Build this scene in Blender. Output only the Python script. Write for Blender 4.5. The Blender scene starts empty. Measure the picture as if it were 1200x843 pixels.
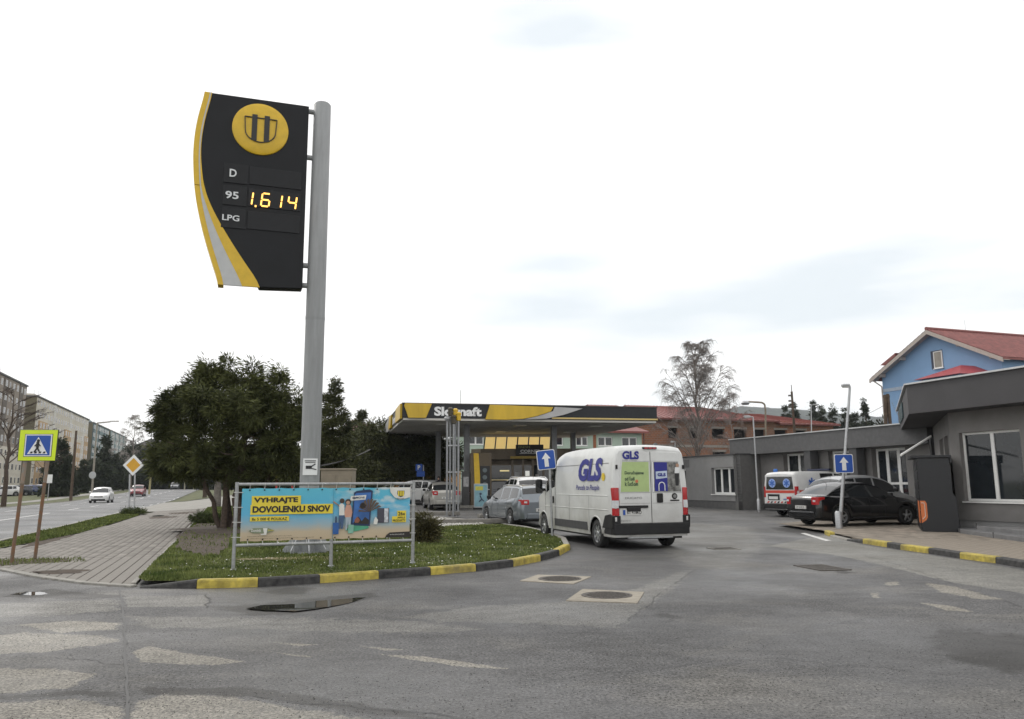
import bpy, bmesh, math, random
import numpy as np
from math import sin, cos, tan, atan, atan2, radians, pi, sqrt
from mathutils import Vector, Matrix
random.seed(7); RNG = np.random.default_rng(7)
scene = bpy.context.scene
COL = scene.collection
# ------------------------------------------------------------------ camera
F_PX, CAM_H = 920.0, 1.55
PITCH = atan(146.5/920.0); ROLL = 0.006
cd = bpy.data.cameras.new("camera"); cam = bpy.data.objects.new("camera", cd); COL.objects.link(cam)
cd.sensor_width = 36.0; cd.lens = 36.0*F_PX/1200.0; cd.clip_start = 0.05; cd.clip_end = 12000
fwd = Vector((0, cos(PITCH), sin(PITCH))); upv = Vector((0, -sin(PITCH), cos(PITCH))); rt = Vector((1, 0, 0))
r2 = rt*cos(ROLL) - upv*sin(ROLL); u2 = upv*cos(ROLL) + rt*sin(ROLL)
cam.matrix_world = Matrix(((r2.x, u2.x, -fwd.x, 0), (r2.y, u2.y, -fwd.y, 0), (r2.z, u2.z, -fwd.z, CAM_H), (0, 0, 0, 1)))
scene.camera = cam
# ------------------------------------------------------------------ exposure
scene.view_settings.view_transform = 'Standard'; scene.view_settings.look = 'None'
scene.view_settings.exposure = 0.32; scene.view_settings.gamma = 1.0; scene.view_settings.use_curve_mapping = False
# ------------------------------------------------------------------ sky: bright overcast over a Nishita sky
SUN_EL, SUN_AZ = radians(42), radians(-40)      # azimuth from +Y towards +X
world = bpy.data.worlds.new("World"); scene.world = world; world.use_nodes = True
nt = world.node_tree; nt.nodes.clear(); N = nt.nodes.new; LK = nt.links.new
wo = N('ShaderNodeOutputWorld'); sky = N('ShaderNodeTexSky'); sky.sky_type = 'NISHITA'; sky.sun_disc = False
sky.sun_elevation = SUN_EL; sky.sun_rotation = SUN_AZ
bg1 = N('ShaderNodeBackground'); bg1.inputs[1].default_value = 0.12; LK(sky.outputs[0], bg1.inputs[0])
tc = N('ShaderNodeTexCoord'); mp = N('ShaderNodeMapping'); mp.inputs['Scale'].default_value = (1.0, 1.0, 5.0); mp.inputs['Location'].default_value = (0.3, 0.9, 0.45)
LK(tc.outputs['Generated'], mp.inputs[0])
nz = N('ShaderNodeTexNoise'); nz.inputs['Scale'].default_value = 1.9; nz.inputs['Detail'].default_value = 5; nz.inputs['Roughness'].default_value = 0.45
LK(mp.outputs[0], nz.inputs[0])
cr = N('ShaderNodeValToRGB'); cr.color_ramp.elements[0].position = 0.36; cr.color_ramp.elements[0].color = (0.70, 0.745, 0.77, 1)
cr.color_ramp.elements[1].position = 0.53; cr.color_ramp.elements[1].color = (1.0, 0.985, 0.965, 1)
vd = N('ShaderNodeVectorMath'); vd.operation = 'DOT_PRODUCT'; vd.inputs[1].default_value = (0.62, 0.75, -0.75); LK(tc.outputs['Generated'], vd.inputs[0])
vr = N('ShaderNodeMapRange'); vr.inputs['From Min'].default_value = 0.35; vr.inputs['From Max'].default_value = 1.0; vr.inputs['To Min'].default_value = 0.10; vr.inputs['To Max'].default_value = -0.06; LK(vd.outputs['Value'], vr.inputs[0])
va = N('ShaderNodeMath'); va.operation = 'ADD'; LK(nz.outputs[0], va.inputs[0]); LK(vr.outputs[0], va.inputs[1]); LK(va.outputs[0], cr.inputs[0])
bg2 = N('ShaderNodeBackground'); bg2.inputs[1].default_value = 1.06; LK(cr.outputs[0], bg2.inputs[0])
mx = N('ShaderNodeMixShader'); mx.inputs[0].default_value = 0.93
LK(bg1.outputs[0], mx.inputs[1]); LK(bg2.outputs[0], mx.inputs[2]); LK(mx.outputs[0], wo.inputs[0])
sl = bpy.data.lights.new("sun", 'SUN'); sl.energy = 0.9; sl.angle = radians(14); sl.color = (1.0, 0.96, 0.9)
so = bpy.data.objects.new("sun", sl); COL.objects.link(so)
sd = Vector((sin(SUN_AZ)*cos(SUN_EL), cos(SUN_AZ)*cos(SUN_EL), sin(SUN_EL)))
so.rotation_euler = sd.to_track_quat('Z', 'Y').to_euler(); so.location = (0, 0, 60)
# ------------------------------------------------------------------ frames and terrain
ST = radians(19.4); SS, CC = sin(ST), cos(ST)
def S(v, u): return (v*CC - u*SS, v*SS + u*CC)         # street frame (v across, u along) -> world
def VU(x, y): return (x*CC + y*SS, -x*SS + y*CC)
def sp(t, w=8.0):
    if t <= 0: return 0.0
    return t*t/(2*w) if t < w else t - w/2
def smooth(t): t = min(1, max(0, t)); return t*t*(3-2*t)
def zt(x, y):
    v = x*CC + y*SS
    a = 0.016*(sp(y-26) - sp(y-80)); b = 0.0138*(sp(y-85) - sp(y-150))
    w = smooth((v+6)/8)
    return a*w + b*(1-w)
def ray(px, py):
    d = fwd*F_PX + r2*(px-600) - u2*(py-421.5); return d
def at(px, py, Y):
    d = ray(px, py); t = Y/d.y; return Vector((d.x*t, Y, CAM_H + d.z*t))
def gp(px, py, h=0.0):
    d = ray(px, py); z = h
    for _ in range(12):
        t = (z-CAM_H)/d.z; x, y = d.x*t, d.y*t
        if y < 0 or y > 400: y = min(max(y, 0), 400)
        z = zt(x, y)+h
    return Vector((x, y, z))
# ------------------------------------------------------------------ materials
MATS = {}
def mat(name, col=(0.5, 0.5, 0.5), rough=0.6, metal=0.0, var=0.12, scale=6.0, bump=0.0, bscale=60.0, coat=0.0, emis=None, estr=0.0, spec=0.5, island=0.0, trans=0.0, stretch=None, col2=None, grime=0.0):
    if name in MATS: return MATS[name]
    m = bpy.data.materials.new(name); m.use_nodes = True; t = m.node_tree; b = t.nodes['Principled BSDF']
    b.inputs['Roughness'].default_value = rough; b.inputs['Metallic'].default_value = metal
    b.inputs['Specular IOR Level'].default_value = spec; b.inputs['Coat Weight'].default_value = coat
    c = (*col, 1); b.inputs['Base Color'].default_value = c
    co = t.nodes.new('ShaderNodeTexCoord'); src = co.outputs['Object']
    if stretch:
        mpn = t.nodes.new('ShaderNodeMapping'); mpn.inputs['Scale'].default_value = stretch; t.links.new(src, mpn.inputs[0]); src = mpn.outputs[0]
    if var > 0 or col2:
        n = t.nodes.new('ShaderNodeTexNoise'); n.inputs['Scale'].default_value = scale; n.inputs['Detail'].default_value = 6; n.inputs['Roughness'].default_value = 0.6
        t.links.new(src, n.inputs[0])
        r = t.nodes.new('ShaderNodeValToRGB'); r.color_ramp.elements[0].position = 0.32; r.color_ramp.elements[1].position = 0.68
        lo = tuple(max(0, x*(1-var)) for x in col); hi = tuple(min(1, x*(1+var)) for x in (col2 or col))
        r.color_ramp.elements[0].color = (*lo, 1); r.color_ramp.elements[1].color = (*hi, 1)
        t.links.new(n.outputs[0], r.inputs[0]); out = r.outputs[0]
        if island > 0:
            g = t.nodes.new('ShaderNodeNewGeometry'); mr = t.nodes.new('ShaderNodeMapRange')
            mr.inputs['To Min'].default_value = 1-island; mr.inputs['To Max'].default_value = 1+island
            t.links.new(g.outputs['Random Per Island'], mr.inputs[0])
            h = t.nodes.new('ShaderNodeHueSaturation'); t.links.new(mr.outputs[0], h.inputs['Value']); t.links.new(out, h.inputs['Color']); out = h.outputs[0]
        if grime > 0:
            n3 = t.nodes.new('ShaderNodeTexNoise'); n3.inputs['Scale'].default_value = 1.3; n3.inputs['Detail'].default_value = 8; n3.inputs['Roughness'].default_value = 0.7
            t.links.new(co.outputs['Object'], n3.inputs[0])
            rr = t.nodes.new('ShaderNodeMapRange'); rr.inputs['From Min'].default_value = 0.45; rr.inputs['From Max'].default_value = 0.75; rr.inputs['To Max'].default_value = grime
            t.links.new(n3.outputs[0], rr.inputs[0])
            mm = t.nodes.new('ShaderNodeMixRGB'); mm.inputs[2].default_value = (0.10, 0.09, 0.075, 1); t.links.new(rr.outputs[0], mm.inputs[0]); t.links.new(out, mm.inputs[1]); out = mm.outputs[0]
        t.links.new(out, b.inputs['Base Color'])
    if bump > 0:
        n2 = t.nodes.new('ShaderNodeTexNoise'); n2.inputs['Scale'].default_value = bscale; n2.inputs['Detail'].default_value = 4; t.links.new(src, n2.inputs[0])
        bp = t.nodes.new('ShaderNodeBump'); bp.inputs['Strength'].default_value = bump; bp.inputs['Distance'].default_value = 0.01
        t.links.new(n2.outputs[0], bp.inputs['Height']); t.links.new(bp.outputs[0], b.inputs['Normal'])
    if emis: b.inputs['Emission Color'].default_value = (*emis, 1); b.inputs['Emission Strength'].default_value = estr
    if trans: b.inputs['Transmission Weight'].default_value = trans
    MATS[name] = m; return m
GLASS = mat('dark_glass', (0.012, 0.014, 0.016), rough=0.04, var=0, spec=0.8)
WGLASS = mat('window_glass', (0.02, 0.024, 0.028), rough=0.05, var=0.3, scale=1.2, spec=0.7)
WHITE = mat('white_frame', (0.80, 0.80, 0.78), rough=0.4, var=0.05)
GALV = mat('galvanised_steel', (0.42, 0.43, 0.44), rough=0.45, metal=0.6, var=0.15, scale=20)
DARKP = mat('dark_plastic', (0.018, 0.018, 0.019), rough=0.55, var=0.2, scale=8, spec=.3)
RUBBER = mat('tyre_rubber', (0.02, 0.02, 0.02), rough=0.8, var=0.2)
RIM = mat('wheel_rim', (0.45, 0.46, 0.47), rough=0.35, metal=0.7, var=0.1)
REDL = mat('tail_lamp_red', (0.42, 0.01, 0.015), rough=0.15, var=0.15, coat=0.5)
HEADL = mat('head_lamp_clear', (0.6, 0.62, 0.64), rough=0.1, var=0.1, coat=0.5)
PLATE = mat('number_plate_white', (0.65, 0.65, 0.63), rough=0.4, var=0.05)
BLUE = mat('sign_blue', (0.008, 0.07, 0.36), rough=0.35, var=0.05)
SWHITE = mat('sign_white', (0.75, 0.76, 0.76), rough=0.4, var=0.04)
BLACK = mat('print_black', (0.012, 0.012, 0.013), rough=0.5, var=0)
YELLOW = mat('brand_yellow', (0.62, 0.40, 0.015), rough=0.35, var=0.08)
ANTH = mat('anthracite', (0.018, 0.020, 0.024), rough=0.4, var=0.12, spec=.3)
# ------------------------------------------------------------------ object helpers
def tag(o, label=None, cat=None, group=None, kind=None):
    if label: o['label'] = label
    if cat: o['category'] = cat
    if group: o['group'] = group
    if kind: o['kind'] = kind
    return o
def thing(name, label, cat, loc=(0, 0, 0), rz=0.0, group=None, kind=None):
    o = bpy.data.objects.new(name, None); o.empty_display_size = 0.2; COL.objects.link(o)
    o.location = loc; o.rotation_euler = (0, 0, rz); return tag(o, label, cat, group, kind)
class MB:
    def __init__(s): s.v = []; s.f = []; s.m = []
    def add(s, vs, fs, m=0):
        b = len(s.v); s.v += [tuple(p) for p in vs]; s.f += [tuple(b+i for i in f) for f in fs]; s.m += [m]*len(fs); return s
    def box(s, c, d, m=0, R=None):
        x, y, z = d[0]/2, d[1]/2, d[2]/2
        vs = [Vector((a, b, e)) for a in (-x, x) for b in (-y, y) for e in (-z, z)]
        if R is not None: vs = [R @ p for p in vs]
        return s.add([p+Vector(c) for p in vs], [(0, 1, 3, 2), (4, 6, 7, 5), (0, 4, 5, 1), (2, 3, 7, 6), (0, 2, 6, 4), (1, 5, 7, 3)], m)
    def b2(s, x0, x1, y0, y1, z0, z1, m=0): return s.box(((x0+x1)/2, (y0+y1)/2, (z0+z1)/2), (x1-x0, y1-y0, z1-z0), m)
    def tube(s, p0, p1, r0, r1=None, n=10, m=0, cap=True):
        r1 = r0 if r1 is None else r1; p0, p1 = Vector(p0), Vector(p1); d = (p1-p0).normalized()
        a = d.orthogonal().normalized(); b = d.cross(a)
        vs = []
        for p, r in ((p0, r0), (p1, r1)):
            vs += [p + (a*cos(2*pi*i/n)+b*sin(2*pi*i/n))*r for i in range(n)]
        fs = [(i, (i+1) % n, n+(i+1) % n, n+i) for i in range(n)]
        if cap: fs += [tuple(range(n))[::-1], tuple(range(n, 2*n))]
        return s.add(vs, fs, m)
    def path(s, pts, r, n=8, m=0):
        for a, b in zip(pts[:-1], pts[1:]): s.tube(a, b, r, r, n, m)
        return s
    def poly(s, pts, m=0): return s.add(pts, [tuple(range(len(pts)))], m)
    def slab(s, pts, n, t, m=0):
        """polygon pts (3d, planar) extruded by t along -n"""
        n = Vector(n); k = len(pts); top = [Vector(p) for p in pts]; bot = [p - n*t for p in top]
        fs = [tuple(range(k)), tuple(range(2*k-1, k-1, -1))] + [(i, k+i, k+(i+1) % k, (i+1) % k) for i in range(k)]
        return s.add(top+bot, fs, m)
    def lathe(s, prof, c=(0, 0, 0), axis='z', n=20, m=0):
        vs = []; c = Vector(c)
        for r, h in prof:
            for i in range(n):
                a = 2*pi*i/n; p = {'z': (r*cos(a), r*sin(a), h), 'x': (h, r*cos(a), r*sin(a)), 'y': (r*cos(a), h, r*sin(a))}[axis]
                vs.append(c+Vector(p))
        fs = []
        for k in range(len(prof)-1):
            for i in range(n): fs.append((k*n+i, k*n+(i+1) % n, (k+1)*n+(i+1) % n, (k+1)*n+i))
        return s.add(vs, fs, m)
    def build(s, name, mats, parent=None, smooth=None, bevel=0.0, fix=True):
        me = bpy.data.meshes.new(name); me.from_pydata(s.v, [], s.f); mats = mats if isinstance(mats, (list, tuple)) else [mats]
        for q in mats: me.materials.append(q)
        if len(mats) > 1: me.polygons.foreach_set('material_index', s.m)
        if fix:
            bm = bmesh.new(); bm.from_mesh(me); bmesh.ops.recalc_face_normals(bm, faces=bm.faces); bm.to_mesh(me); bm.free()
        if smooth:
            me.polygons.foreach_set('use_smooth', [True]*len(me.polygons)); me.set_sharp_from_angle(angle=radians(smooth))
        me.update(); o = bpy.data.objects.new(name, me); COL.objects.link(o)
        if parent: o.parent = parent
        if bevel > 0:
            bv = o.modifiers.new('b', 'BEVEL'); bv.width = bevel; bv.segments = 2; bv.limit_method = 'ANGLE'; bv.angle_limit = radians(40)
        return o
def copy_tree(o, parent=None):
    c = o.copy(); COL.objects.link(c); c.parent = parent
    for ch in list(o.children): copy_tree(ch, c)
    return c
def inst(mesh, name, parent, loc, rz=0.0, sc=None):
    o = bpy.data.objects.new(name, mesh); COL.objects.link(o); o.parent = parent; o.location = loc; o.rotation_euler = (0, 0, rz)
    if sc: o.scale = sc
    return o
def text(s, w, h, m, parent, o, xd, up=(0, 0, 1), name='lettering', ext=0.004, off=0.0, shear=0.0, anchor='c'):
    """text s fitted into w x h metres, centre (or left-bottom) at o, written along xd, facing xd x up"""
    cu = bpy.data.curves.new(name, 'FONT'); cu.body = s; cu.size = 1; cu.offset = off; cu.shear = shear; cu.resolution_u = 3
    to = bpy.data.objects.new(name, cu); me = bpy.data.meshes.new_from_object(to); bpy.data.objects.remove(to); me.name = name
    co = np.array([v.co for v in me.vertices]) if len(me.vertices) else np.zeros((1, 3))
    mn, mxx = co.min(0), co.max(0); sw = w/max(1e-6, mxx[0]-mn[0]); sh = h/max(1e-6, mxx[1]-mn[1])
    if w is None: sw = sh
    xd = Vector(xd).normalized(); up = Vector(up).normalized(); nn = xd.cross(up).normalized()
    c0 = (mn+mxx)/2 if anchor == 'c' else mn
    for v in me.vertices:
        p = v.co; q = Vector(o) + xd*((p.x-c0[0])*sw) + up*((p.y-c0[1])*sh) + nn*ext
        v.co = q
    me.materials.clear(); me.materials.append(m); ob = bpy.data.objects.new(name, me); COL.objects.link(ob)
    if parent: ob.parent = parent
    return ob
def sheet(name, poly, off, m, parent=None, step=2.0, kind='structure', label=None, side=0.0):
    """ground sheet: polygon in world xy laid on the terrain"""
    bm = bmesh.new(); vs = [bm.verts.new((x, y, 0)) for x, y in poly]; bm.faces.new(vs)
    bmesh.ops.triangulate(bm, faces=bm.faces[:])
    xs = [p[0] for p in poly]; ys = [p[1] for p in poly]
    def cuts(a, b):
        t = math.ceil(a/step)*step; out = []
        while t < b:
            out.append(t); t += step if abs(t) < 100 else step*4
        return out
    for x in cuts(min(xs), max(xs)): bmesh.ops.bisect_plane(bm, geom=bm.verts[:]+bm.edges[:]+bm.faces[:], plane_co=(x, 0, 0), plane_no=(1, 0, 0))
    for y in cuts(min(ys), max(ys)): bmesh.ops.bisect_plane(bm, geom=bm.verts[:]+bm.edges[:]+bm.faces[:], plane_co=(0, y, 0), plane_no=(0, 1, 0))
    for v in bm.verts: v.co.z = zt(v.co.x, v.co.y)+off
    bmesh.ops.recalc_face_normals(bm, faces=bm.faces)
    if bm.faces and sum(f.normal.z for f in bm.faces) < 0: bmesh.ops.reverse_faces(bm, faces=bm.faces)
    me = bpy.data.meshes.new(name); bm.to_mesh(me); bm.free(); me.materials.append(m)
    me.polygons.foreach_set('use_smooth', [True]*len(me.polygons))
    o = bpy.data.objects.new(name, me); COL.objects.link(o)
    if parent: o.parent = parent
    if kind: o['kind'] = kind
    if label: o['label'] = label
    return o
def npmesh(name, verts, faces, m, parent=None, smooth=False):
    """fast mesh from numpy: faces (n,3) or (n,4)"""
    me = bpy.data.meshes.new(name); nf, k = faces.shape
    me.vertices.add(len(verts)); me.vertices.foreach_set('co', verts.astype(np.float32).ravel())
    me.loops.add(nf*k); me.loops.foreach_set('vertex_index', faces.astype(np.int32).ravel())
    me.polygons.add(nf); me.polygons.foreach_set('loop_start', (np.arange(nf)*k).astype(np.int32)); me.polygons.foreach_set('loop_total', np.full(nf, k, np.int32))
    if smooth: me.polygons.foreach_set('use_smooth', [True]*nf)
    me.materials.append(m); me.update(calc_edges=True)
    o = bpy.data.objects.new(name, me); COL.objects.link(o)
    if parent: o.parent = parent
    return o
def inpoly(x, y, poly):
    x = np.asarray(x); y = np.asarray(y); ins = np.zeros(x.shape, bool); n = len(poly)
    for i in range(n):
        x0, y0 = poly[i]; x1, y1 = poly[(i+1) % n]
        c = ((y0 > y) != (y1 > y)) & (x < (x1-x0)*(y-y0)/((y1-y0) if abs(y1-y0) > 1e-9 else 1e-9)+x0); ins ^= c
    return ins
ZT = np.vectorize(zt)
def blob(cx, cy, rx, ry, n=22, rough=0.25, rot=0.0, seed=1):
    r = random.Random(seed); ph = [r.uniform(0, 6.28) for _ in range(6)]; out = []
    for i in range(n):
        a = 2*pi*i/n; k = 1 + rough*(0.5*sin(2*a+ph[0])+0.4*sin(3*a+ph[1])+0.3*sin(5*a+ph[2])+0.25*sin(8*a+ph[3]))
        x, y = rx*k*cos(a), ry*k*sin(a); out.append((cx+x*cos(rot)-y*sin(rot), cy+x*sin(rot)+y*cos(rot)))
    return out
# ================================================================== GROUND
def proj(x, y, z):
    d = Vector((x, y, z)) - Vector((0, 0, CAM_H)); w = d.dot(fwd)
    if w < 0.1: return (-9999, -9999)
    return (600+F_PX*d.dot(r2)/w, 421.5-F_PX*d.dot(u2)/w)
def asphalt_mat(name, base, worn, wet=0.5, sc=1.0, wornlo=0.52, wornhi=0.66, fine=0.75, attrs=False):
    m = bpy.data.materials.new(name); m.use_nodes = True; t = m.node_tree; b = t.nodes['Principled BSDF']; n = t.nodes.new; l = t.links.new
    co = n('ShaderNodeTexCoord')
    mp = n('ShaderNodeMapping'); mp.inputs['Rotation'].default_value = (0, 0, radians(-12)); mp.inputs['Scale'].default_value = (0.6*sc, 1.0*sc, 1); l(co.outputs['Object'], mp.inputs[0])
    a = n('ShaderNodeTexNoise'); a.inputs['Scale'].default_value = 0.55; a.inputs['Detail'].default_value = 9; a.inputs['Roughness'].default_value = 0.62; a.inputs['Distortion'].default_value = 0.6; l(mp.outputs[0], a.inputs[0])
    r = n('ShaderNodeMapRange'); r.inputs['From Min'].default_value = wornlo; r.inputs['From Max'].default_value = wornhi; l(a.outputs[0], r.inputs[0])
    mixc = n('ShaderNodeMixRGB'); mixc.inputs[1].default_value = (*base, 1); mixc.inputs[2].default_value = (*worn, 1); l(r.outputs[0], mixc.inputs[0])
    if attrs:
        jn = n('ShaderNodeTexNoise'); jn.inputs['Scale'].default_value = 5; jn.inputs['Detail'].default_value = 8; jn.inputs['Roughness'].default_value = 0.75; l(co.outputs['Object'], jn.inputs[0])
        for an, colr in (('wear_beige', (0.205, 0.190, 0.160)), ('wear_grey', (0.150, 0.145, 0.132)), ('lane', (0.165, 0.160, 0.143)), ('damp', (0.024, 0.022, 0.020))):
            at_ = n('ShaderNodeAttribute'); at_.attribute_name = an
            ad = n('ShaderNodeMath'); ad.operation = 'ADD'; l(at_.outputs['Fac'], ad.inputs[0]); sb = n('ShaderNodeMath'); sb.operation = 'MULTIPLY_ADD'; sb.inputs[1].default_value = 1.9; sb.inputs[2].default_value = -0.95; l(jn.outputs[0], sb.inputs[0]); l(sb.outputs[0], ad.inputs[1])
            mrr = n('ShaderNodeMapRange'); mrr.inputs['From Min'].default_value = 0.45; mrr.inputs['From Max'].default_value = 0.57 if an != 'damp' else 0.75; mrr.inputs['To Max'].default_value = 0.9 if an != 'wear_grey' else 0.75; l(ad.outputs[0], mrr.inputs[0])
            mxx_ = n('ShaderNodeMixRGB'); mxx_.inputs[2].default_value = (*colr, 1); l(mrr.outputs[0], mxx_.inputs[0]); l(mixc.outputs[0], mxx_.inputs[1]); mixc = mxx_
    # broad tone drift
    a2 = n('ShaderNodeTexNoise'); a2.inputs['Scale'].default_value = 0.23; a2.inputs['Detail'].default_value = 4; l(co.outputs['Object'], a2.inputs[0])
    r2_ = n('ShaderNodeMapRange'); r2_.inputs['From Min'].default_value = 0.3; r2_.inputs['From Max'].default_value = 0.7; r2_.inputs['To Min'].default_value = 0.72; r2_.inputs['To Max'].default_value = 1.25; l(a2.outputs[0], r2_.inputs[0])
    # fine aggregate
    f1 = n('ShaderNodeTexNoise'); f1.inputs['Scale'].default_value = 38; f1.inputs['Detail'].default_value = 7; f1.inputs['Roughness'].default_value = 0.8; l(co.outputs['Object'], f1.inputs[0])
    r3 = n('ShaderNodeMapRange'); r3.inputs['From Min'].default_value = 0.40; r3.inputs['From Max'].default_value = 0.60; r3.inputs['To Min'].default_value = 1-fine; r3.inputs['To Max'].default_value = 1+fine; l(f1.outputs[0], r3.inputs[0])
    vo = n('ShaderNodeTexVoronoi'); vo.inputs['Scale'].default_value = 26; l(co.outputs['Object'], vo.inputs[0])
    r4 = n('ShaderNodeMapRange'); r4.inputs['From Min'].default_value = 0.06; r4.inputs['From Max'].default_value = 0.14; r4.inputs['To Min'].default_value = 0.55; r4.inputs['To Max'].default_value = 1.0; l(vo.outputs['Distance'], r4.inputs[0])
    # keep only a sparse set of dark grains
    vm = n('ShaderNodeMath'); vm.operation = 'GREATER_THAN'; vm.inputs[1].default_value = 0.72
    sep = n('ShaderNodeSeparateColor'); l(vo.outputs['Color'], sep.inputs[0]); l(sep.outputs[0], vm.inputs[0])
    mg = n('ShaderNodeMix'); mg.data_type = 'FLOAT'; l(vm.outputs[0], mg.inputs[0]); mg.inputs[2].default_value = 1.0; l(r4.outputs[0], mg.inputs[3])
    p = n('ShaderNodeMath'); p.operation = 'MULTIPLY'; l(r2_.outputs[0], p.inputs[0]); l(r3.outputs[0], p.inputs[1])
    p2 = n('ShaderNodeMath'); p2.operation = 'MULTIPLY'; l(p.outputs[0], p2.inputs[0]); l(mg.outputs[0], p2.inputs[1])
    mo = n('ShaderNodeTexNoise'); mo.inputs['Scale'].default_value = 4.5; mo.inputs['Detail'].default_value = 9; mo.inputs['Roughness'].default_value = 0.72; l(mp.outputs[0], mo.inputs[0])
    r6 = n('ShaderNodeMapRange'); r6.inputs['From Min'].default_value = 0.34; r6.inputs['From Max'].default_value = 0.66; r6.inputs['To Min'].default_value = 0.74; r6.inputs['To Max'].default_value = 1.28; l(mo.outputs[0], r6.inputs[0])
    p3 = n('ShaderNodeMath'); p3.operation = 'MULTIPLY'; l(p2.outputs[0], p3.inputs[0]); l(r6.outputs[0], p3.inputs[1]); p2 = p3
    vs = n('ShaderNodeVectorMath'); vs.operation = 'SCALE'; l(mixc.outputs[0], vs.inputs[0]); l(p2.outputs[0], vs.inputs['Scale']); l(vs.outputs[0], b.inputs['Base Color'])
    # damp sheen
    a3 = n('ShaderNodeTexNoise'); a3.inputs['Scale'].default_value = 0.42; a3.inputs['Detail'].default_value = 5; mp3 = n('ShaderNodeMapping'); mp3.inputs['Location'].default_value = (7, 3, 0); l(co.outputs['Object'], mp3.inputs[0]); l(mp3.outputs[0], a3.inputs[0])
    r5 = n('ShaderNodeMapRange'); r5.inputs['From Min'].default_value = 0.35; r5.inputs['From Max'].default_value = 0.65; r5.inputs['To Min'].default_value = wet; r5.inputs['To Max'].default_value = 0.80; l(a3.outputs[0], r5.inputs[0]); l(r5.outputs[0], b.inputs['Roughness'])
    bp = n('ShaderNodeBump'); bp.inputs['Strength'].default_value = 0.9; bp.inputs['Distance'].default_value = 0.010; l(f1.outputs[0], bp.inputs['Height']); l(bp.outputs[0], b.inputs['Normal'])
    return m
ASPH = asphalt_mat('yard_asphalt', (0.092, 0.091, 0.090), (0.135, 0.130, 0.120), wet=0.5)
ASPHR = asphalt_mat('road_asphalt', (0.125, 0.128, 0.132), (0.165, 0.162, 0.155), wet=0.6)
WORN = asphalt_mat('worn_patch', (0.185, 0.175, 0.150), (0.215, 0.205, 0.175), wet=0.7, fine=0.45)
WORN2 = asphalt_mat('worn_patch_grey', (0.135, 0.132, 0.122), (0.16, 0.155, 0.14), wet=0.65, fine=0.4)
LANE = asphalt_mat('pale_lane', (0.150, 0.146, 0.132), (0.165, 0.16, 0.145), wet=0.7, sc=2)
DAMP = asphalt_mat('damp_asphalt', (0.045, 0.042, 0.040), (0.06, 0.056, 0.05), wet=0.35)
TAR = mat('tar', (0.02, 0.02, 0.02), rough=0.5, var=0.2)
EARTH = mat('meadow_earth', (0.050, 0.070, 0.022), rough=0.95, var=0.35, scale=0.8, col2=(0.085, 0.085, 0.035))
LAWN = mat('lawn', (0.060, 0.090, 0.024), rough=0.95, var=0.35, scale=1.1, col2=(0.10, 0.098, 0.042), bump=0.6, bscale=40)
def ragged(cx, cy, rx, ry, n=22, rough=0.25, rot=0.0, seed=1):
    P = blob(cx, cy, rx, ry, 70, rough, rot, seed); r = random.Random(seed+50); k = 0.0; out = []
    for x, y in P: k = k*.5+r.uniform(-.10, .10); out.append((cx+(x-cx)*(1+k), cy+(y-cy)*(1+k)))
    return out
SOIL = mat('bare_soil', (0.060, 0.043, 0.030), rough=0.95, var=0.35, scale=6, bump=0.8, bscale=30)
LINEW = mat('road_paint', (0.55, 0.55, 0.53), rough=0.6, var=0.35, scale=9)
CONC = mat('concrete_kerb', (0.27, 0.26, 0.235), rough=0.85, var=0.2, scale=8, bump=0.4)
PAVER = mat('paver_concrete', (0.205, 0.190, 0.170), rough=0.85, var=0.18, scale=1.6, bump=0.4, bscale=80, island=0.22)
PAVR = mat('paver_reddish', (0.215, 0.185, 0.150), rough=0.85, var=0.25, scale=2.2, bump=0.4, bscale=80, island=0.22)
# base terrain, to the horizon
def terrain():
    def ax(lo, hi):
        out = [0.0]; s = 2.5
        while out[-1] < hi: out.append(out[-1]+s); s = s if out[-1] < 190 else s*1.35
        neg = [0.0]; s = 2.5
        while neg[-1] > lo: neg.append(neg[-1]-s); s = s if neg[-1] > -190 else s*1.35
        return sorted(set(neg+out))
    xs, ys = np.array(ax(-6000, 6000)), np.array([-60, -40, -20] + [q for q in ax(-10, 7000) if q >= -10])
    ys = np.array(sorted(set(ys.tolist()))); X, Y = np.meshgrid(xs, ys); Z = ZT(X, Y)-0.05
    V = np.stack([X.ravel(), Y.ravel(), Z.ravel()], 1); nx = len(xs)
    i, j = np.meshgrid(np.arange(nx-1), np.arange(len(ys)-1)); a = (j*nx+i).ravel()
    Fq = np.stack([a, a+1, a+1+nx, a+nx], 1)
    o = npmesh('ground', V, Fq, EARTH, smooth=True); tag(o, kind='structure')
terrain()
# the yard and forecourt
sheet('yard_asphalt', [S(-6.25, -14), S(60, -14), S(60, 88), S(-4.2, 88), S(-4.2, 52), S(-6.25, 48)], 0.0, ASPH)
# main street
sheet('main_road', [S(-16.5, -30), S(-6.25, -30), S(-6.25, 330), S(-16.5, 330)], 0.004, ASPHR, step=4)
sheet('road_verge_far', [S(-30, -30), S(-16.6, -30), S(-16.6, 330), S(-30, 330)], 0.03, LAWN, step=4)
sheet('far_footpath', [S(-21.6, -30), S(-19.6, -30), S(-19.6, 330), S(-21.6, 330)], 0.042, mat('path_grey', (0.26, 0.25, 0.23), rough=0.9, var=0.15), step=4)
sheet('car_park', [S(-38, 40), S(-30, 40), S(-30, 240), S(-38, 240)], 0.03, ASPHR, step=4)
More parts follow.
